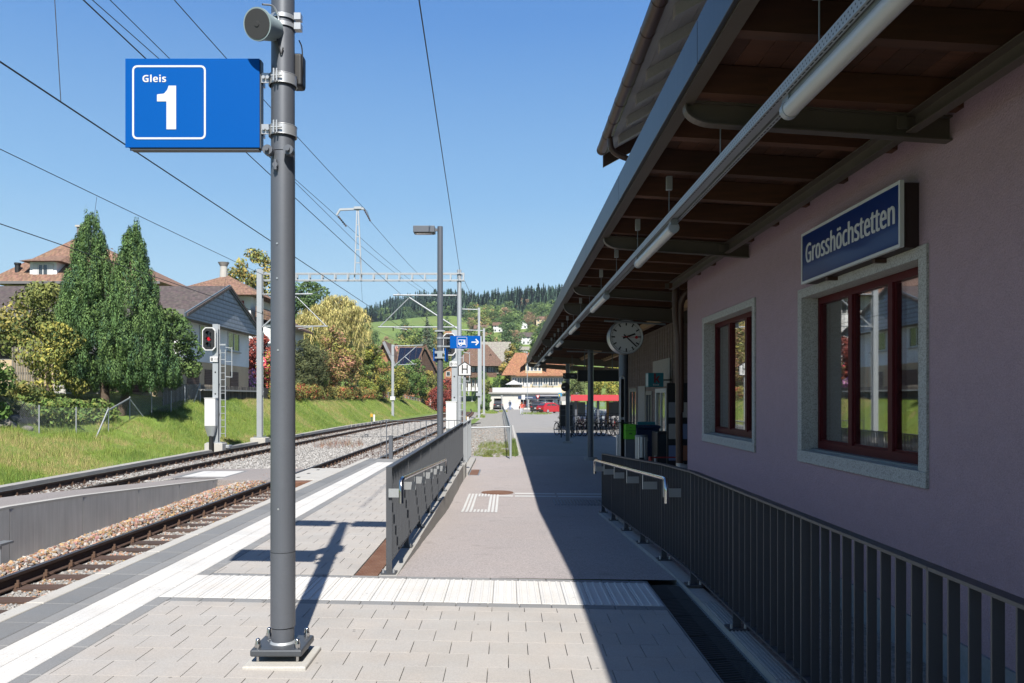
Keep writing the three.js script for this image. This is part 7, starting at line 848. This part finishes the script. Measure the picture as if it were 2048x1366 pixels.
// ---------------------------------------------------------------- cars
function car(label, X, D, yaw, col, suv) {
  const t = thing('parked_car', label, 'car', [X, gy(D), D]); t.rotation.y = yaw; const A = (n, g, m, p = t) => { const o = mk(n, g, m); p.add(o); return o; }, paint = mat(col, .35, { coat: 1 }), H = suv ? 1.66 : 1.47, W = .88;
  const pr = (pts, w0, w1, ys) => { const s = new THREE.Shape(pts.map(p => new THREE.Vector2(p[0], p[1]))); let g = new THREE.ExtrudeGeometry(s, { depth: 2 * w0, bevelEnabled: true, bevelSize: .05, bevelThickness: .05, bevelSegments: 2 }); g.translate(0, 0, -w0); g = g.index ? g.toNonIndexed() : g; const p = g.attributes.position; for (let i = 0; i < p.count; i++) { const k = clamp((p.getY(i) - ys) / (H - ys), 0, 1); p.setZ(i, p.getZ(i) * lerp(1, w1 / w0, k)); } g.rotateY(-Math.PI / 2); g.deleteAttribute('normal'); g.computeVertexNormals(); return fin(g); };
  // length along z: +z is the tail
  const body = A('body', pr([[-1.95, .28], [-2.0, .62], [-1.85, .80], [-1.0, .95], [-.55, 1.0], [1.75, 1.02], [1.98, .80], [2.0, .30], [1.6, .24], [-1.6, .24]], W - .05, W - .09, .9), paint);
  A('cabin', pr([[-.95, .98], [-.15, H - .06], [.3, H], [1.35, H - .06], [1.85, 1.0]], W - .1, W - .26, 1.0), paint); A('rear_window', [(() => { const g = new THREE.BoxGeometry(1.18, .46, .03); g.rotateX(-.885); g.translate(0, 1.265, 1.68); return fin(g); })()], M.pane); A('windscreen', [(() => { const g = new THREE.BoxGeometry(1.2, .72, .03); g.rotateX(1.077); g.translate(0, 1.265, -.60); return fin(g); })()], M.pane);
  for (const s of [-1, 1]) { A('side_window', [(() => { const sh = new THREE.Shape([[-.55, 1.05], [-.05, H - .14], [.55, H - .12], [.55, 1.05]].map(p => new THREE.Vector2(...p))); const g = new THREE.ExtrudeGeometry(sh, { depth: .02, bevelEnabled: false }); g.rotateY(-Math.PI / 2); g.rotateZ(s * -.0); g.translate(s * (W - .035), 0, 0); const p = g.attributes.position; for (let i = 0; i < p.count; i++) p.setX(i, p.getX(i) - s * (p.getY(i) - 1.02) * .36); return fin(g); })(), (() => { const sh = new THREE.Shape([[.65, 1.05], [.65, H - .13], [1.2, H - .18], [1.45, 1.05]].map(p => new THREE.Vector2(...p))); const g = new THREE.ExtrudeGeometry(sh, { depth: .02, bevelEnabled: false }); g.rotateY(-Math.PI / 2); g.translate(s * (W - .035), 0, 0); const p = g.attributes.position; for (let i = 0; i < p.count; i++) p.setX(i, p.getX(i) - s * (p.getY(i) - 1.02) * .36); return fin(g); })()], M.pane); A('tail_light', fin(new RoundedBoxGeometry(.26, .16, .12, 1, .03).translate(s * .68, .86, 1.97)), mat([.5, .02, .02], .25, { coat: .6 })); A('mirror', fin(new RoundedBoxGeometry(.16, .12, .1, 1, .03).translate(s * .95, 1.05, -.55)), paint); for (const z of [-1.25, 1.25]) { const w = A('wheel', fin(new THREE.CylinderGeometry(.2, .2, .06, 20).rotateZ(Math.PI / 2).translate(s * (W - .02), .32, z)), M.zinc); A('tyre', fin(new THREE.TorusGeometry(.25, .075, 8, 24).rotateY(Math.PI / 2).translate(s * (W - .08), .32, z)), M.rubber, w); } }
  A('bumper', fin(new RoundedBoxGeometry(1.66, .26, .16, 1, .05).translate(0, .40, 2.0)), mat([.03, .03, .03], .7), body); A('number_plate', fin(new THREE.BoxGeometry(.42, .12, .02).translate(0, .68, 2.06)), M.white, body); return t; }
car('red hatchback parked on the sunlit forecourt', 6.3, 113, -.95, [.55, .012, .02]); car('dark estate car parked beside the red hatchback', 4.9, 117.5, -.35, [.03, .032, .036], true); car('dark car standing in the garage opening below the terrace', -1.68, 150.6, 0, [.03, .03, .034], true); car('dark blue car parked behind the red roofed shelter', 7.2, 72, -1.2, [.03, .045, .10]);
// ---------------------------------------------------------------- street signs
{ const pole = (t, x, d, y1) => part(t, 'pole', cyl(V(x, gy(d), d), V(x, y1, d), .035, .035, 8), M.galv);
  const y = thing('yield_sign', 'white triangular yield sign with red rim by the cars', 'sign', [4.68, gy(120), 120]); pole(y, 4.68, 120, 1.9); part(y, 'red_rim', prism([[4.33, 2.0], [5.03, 2.0], [4.68, 1.38]], 'xy', 119.93, 119.95), M.red); part(y, 'white_field', prism([[4.45, 1.94], [4.91, 1.94], [4.68, 1.53]], 'xy', 119.92, 119.93), M.white);
  const n = thing('no_entry_sign', 'small red no entry disc beside the dark car', 'sign', [4.25, gy(122), 122]); pole(n, 4.25, 122, .6); part(n, 'disc', cyl(V(4.25, .55, 121.93), V(4.25, .55, 121.95), .26, .26, 20), M.red); part(n, 'bar', box(4.08, 4.42, .51, .59, 121.92, 121.93), M.white);
  const w = thing('white_board', 'blank white board on a post in front of the shop', 'sign', [2.6, gy(125), 125]); pole(w, 2.6, 125, 2.1); part(w, 'panel', box(2.3, 2.85, 1.3, 2.05, 124.93, 124.95), M.white);
  const b = thing('post_office_sign', 'small blue and yellow sign near the shelter end', 'sign', [6.7, gy(100), 100]); pole(b, 6.7, 100, 2.2); part(b, 'panel', box(6.5, 6.95, 1.6, 2.2, 99.93, 99.95), mat([.03, .28, .5], .5)); part(b, 'yellow_field', box(6.55, 6.72, 1.75, 2.05, 99.92, 99.93), mat([.7, .5, .05], .5));
  const l = thing('street_lamp', 'thin tall street lamp post in front of the shop', 'lamp post', [3.46, gy(135), 135]); part(l, 'pole', cyl(V(3.46, gy(135), 135), V(3.46, 9.3, 135), .07, .05, 10), M.galv); part(l, 'lamp_head', box(3.2, 3.6, 9.2, 9.35, 134.8, 135.2), M.galvDark);
  const s = thing('path_lamp', 'short path lamp with white cone head at the fence end', 'lamp post', [-.95, gy(140), 140]); part(s, 'pole', cyl(V(-.95, gy(140), 140), V(-.95, 1.6, 140), .05, .05, 8), M.galv); part(s, 'lamp_head', cyl(V(-.95, 1.6, 140), V(-.95, 2.0, 140), .1, .25, 12), M.white);
  const bn = thing('construction_marker', 'red and white striped marker post beside the track', 'marker', [-5.2, -.5, 150]); for (let i = 0; i < 5; i++) part(bn, 'stripe', box(-5.35, -5.05, -.2 + i * .4, .19 + i * .4, 149.9, 150.1), i % 2 ? M.white : mat([.7, .1, .05], .6)); part(bn, 'foot', box(-5.4, -5.0, -.7, -.2, 149.85, 150.15), M.black); }
// ---------------------------------------------------------------- people
function person(label, X, D, H, yaw, o) {
  const S = H / 1.75, J = { hipL: [.09, .92, 0], hipR: [-.09, .92, 0], kneeL: [.10, .49, o.step * .10], kneeR: [-.10, .50, -o.step * .16], ankL: [.10, .09, o.step * .26], ankR: [-.10, .10, -o.step * .24], pelvis: [0, .96, 0], chest: [0, 1.28, -.01], neck: [0, 1.47, 0], head: [0, 1.615, -.02], shL: [.185, 1.41, 0], shR: [-.185, 1.41, 0], elL: [.24, 1.14, -.05 + o.step * .1], elR: [-.24, 1.14, -.05 - o.step * .1], wrL: [.25, .90, -.10 + o.step * .08], wrR: [-.25, .90, -.12 - o.step * .05] };
  const bones = [['pelvis', 'chest', .125, .135], ['chest', 'neck', .12, .06], ['neck', 'head', .05, .06], ['shL', 'shR', .06, .06], ['hipL', 'kneeL', .088, .06], ['hipR', 'kneeR', .088, .06], ['kneeL', 'ankL', .058, .04], ['kneeR', 'ankR', .058, .04], ['shL', 'elL', .052, .042], ['shR', 'elR', .052, .042], ['elL', 'wrL', .04, .028], ['elR', 'wrR', .04, .028], ['hipL', 'hipR', .1, .1]];
  for (const [s, a, w] of [['L', 'ankL', 'wrL'], ['R', 'ankR', 'wrR']]) { const p = J[a], q = J[w]; J['toe' + s] = [p[0], .045, p[2] - .15]; J['palm' + s] = [q[0], q[1] - .09, q[2] - .02]; bones.push([a, 'toe' + s, .042, .032], [w, 'palm' + s, .03, .026]); for (let f = 0; f < 4; f++) { const k = s + f; J['f' + k] = [q[0] + (f - 1.5) * .002, q[1] - .165 + Math.abs(f - 1.5) * .008, q[2] - .05 + f * .018]; bones.push(['palm' + s, 'f' + k, .012, .009]); } J['th' + s] = [q[0] - Math.sign(q[0]) * .02, q[1] - .1, q[2] - .06]; bones.push([w, 'th' + s, .012, .01]); }
  const N = 84, mc = new MarchingCubes(N, M.white, false, false, 200000), sc = .95, f = mc.field, half = N / 2, dist = (x, y, z) => { let m = 9; const k = .03; for (const [a, b, r0, r1] of bones) { const A = J[a], B = J[b], bx = B[0] - A[0], by = B[1] - A[1], bz = B[2] - A[2], px = x - A[0], py = y - A[1], pz = z - A[2], t = clamp((px * bx + py * by + pz * bz) / (bx * bx + by * by + bz * bz), 0, 1), d = Math.hypot(px - bx * t, py - by * t, pz - bz * t) - lerp(r0, r1, t); const h = Math.max(k - Math.abs(m - d), 0) / k; m = Math.min(m, d) - h * h * k * .25; } const hd = Math.hypot((x - J.head[0]) / .078, (y - J.head[1]) / .115, (z - J.head[2]) / .095) * .09 - .09; return Math.min(m, hd, Math.hypot(x, y - 1.61, z + .115) - .017); };
  for (let k = 0; k < N; k++) for (let j = 0; j < N; j++) for (let i = 0; i < N; i++) f[k * N * N + j * N + i] = -dist((i - half) / half * sc, (j - half) / half * sc + .88, (k - half) / half * sc); mc.isolation = 0; mc.update();
  const cnt = mc.count, pos = mc.positionArray.slice(0, cnt * 3), g = new THREE.BufferGeometry(); const cl = new Float32Array(cnt * 3); for (let i = 0; i < cnt; i++) { pos[i * 3] *= sc * S; pos[i * 3 + 1] = (pos[i * 3 + 1] * sc + .88) * S; pos[i * 3 + 2] *= sc * S; const y = pos[i * 3 + 1] / S, x = Math.abs(pos[i * 3] / S), c = y < .09 ? [.05, .04, .04] : y > 1.49 || (x > .2 && y < .93) ? [.45, .27, .19] : (y > .93 || x > .19) ? o.top : o.legs; cl.set(c, i * 3); }
  g.setAttribute('position', new THREE.BufferAttribute(pos, 3)); g.setAttribute('color', new THREE.BufferAttribute(cl, 3)); g.computeVertexNormals(); fin(g);
  const t = thing('person', label, 'person', [X, gy(D), D]); t.rotation.y = yaw; const bm = mat([1, 1, 1], .85, { vc: true }); bm.color.setRGB(1, 1, 1); const b = mk('body', g, bm); t.add(b);
  const hair = new THREE.SphereGeometry(.105 * S, 18, 12); hair.scale(.92, 1.05, 1.05); hair.translate(0, 1.645 * S, .02 * S); const hg = [fin(hair)]; if (o.long) { const h2 = new THREE.SphereGeometry(.1 * S, 14, 10); h2.scale(1, 1.9, .6); h2.translate(0, 1.5 * S, .07 * S); hg.push(fin(h2)); } b.add(mk('hair', hg, mat(o.hair, .8)));
  const bag = new RoundedBoxGeometry((o.side ? .12 : .3) * S, (o.side ? .34 : .42) * S, .17 * S, 2, .05 * S); bag.translate((o.side ? -.33 : 0) * S, (o.side ? 1.0 : 1.24) * S, (o.side ? .02 : .2) * S); const bo = mk(o.side ? 'shoulder_bag' : 'backpack', [fin(bag)], M.black); t.add(bo); bo.add(mk('strap', [fin(new THREE.TorusGeometry(.17 * S, .014 * S, 5, 20).rotateY(Math.PI / 2).scale(1, 1.1, .75).translate((o.side ? -.2 : .13) * S, 1.27 * S, .02 * S)), ...(o.side ? [] : [fin(new THREE.TorusGeometry(.17 * S, .014 * S, 5, 20).rotateY(Math.PI / 2).scale(1, 1.1, .75).translate(-.13 * S, 1.27 * S, .02 * S))])], M.black)); b.add(mk('eyes', [-1, 1].map(s => fin(new THREE.SphereGeometry(.011 * S, 8, 6).translate(s * .032 * S, 1.635 * S, -.107 * S))), M.black)); return t;
}
person('person in blue jacket with black backpack walking away', .53, 140, 1.74, .1, { step: 1, top: [.05, .17, .42], legs: [.12, .2, .36], hair: [.25, .24, .23] });
person('person with long hair in orange top carrying a dark bag', 1.88, 101, 1.66, -.1, { step: -1, top: [.62, .10, .06], legs: [.42, .44, .47], hair: [.28, .12, .05], long: true, side: true });
scene.fog = new THREE.FogExp2(new THREE.Color(.62, .76, .9), .00013);   // thin autumn haze
renderer.render(scene, camera);
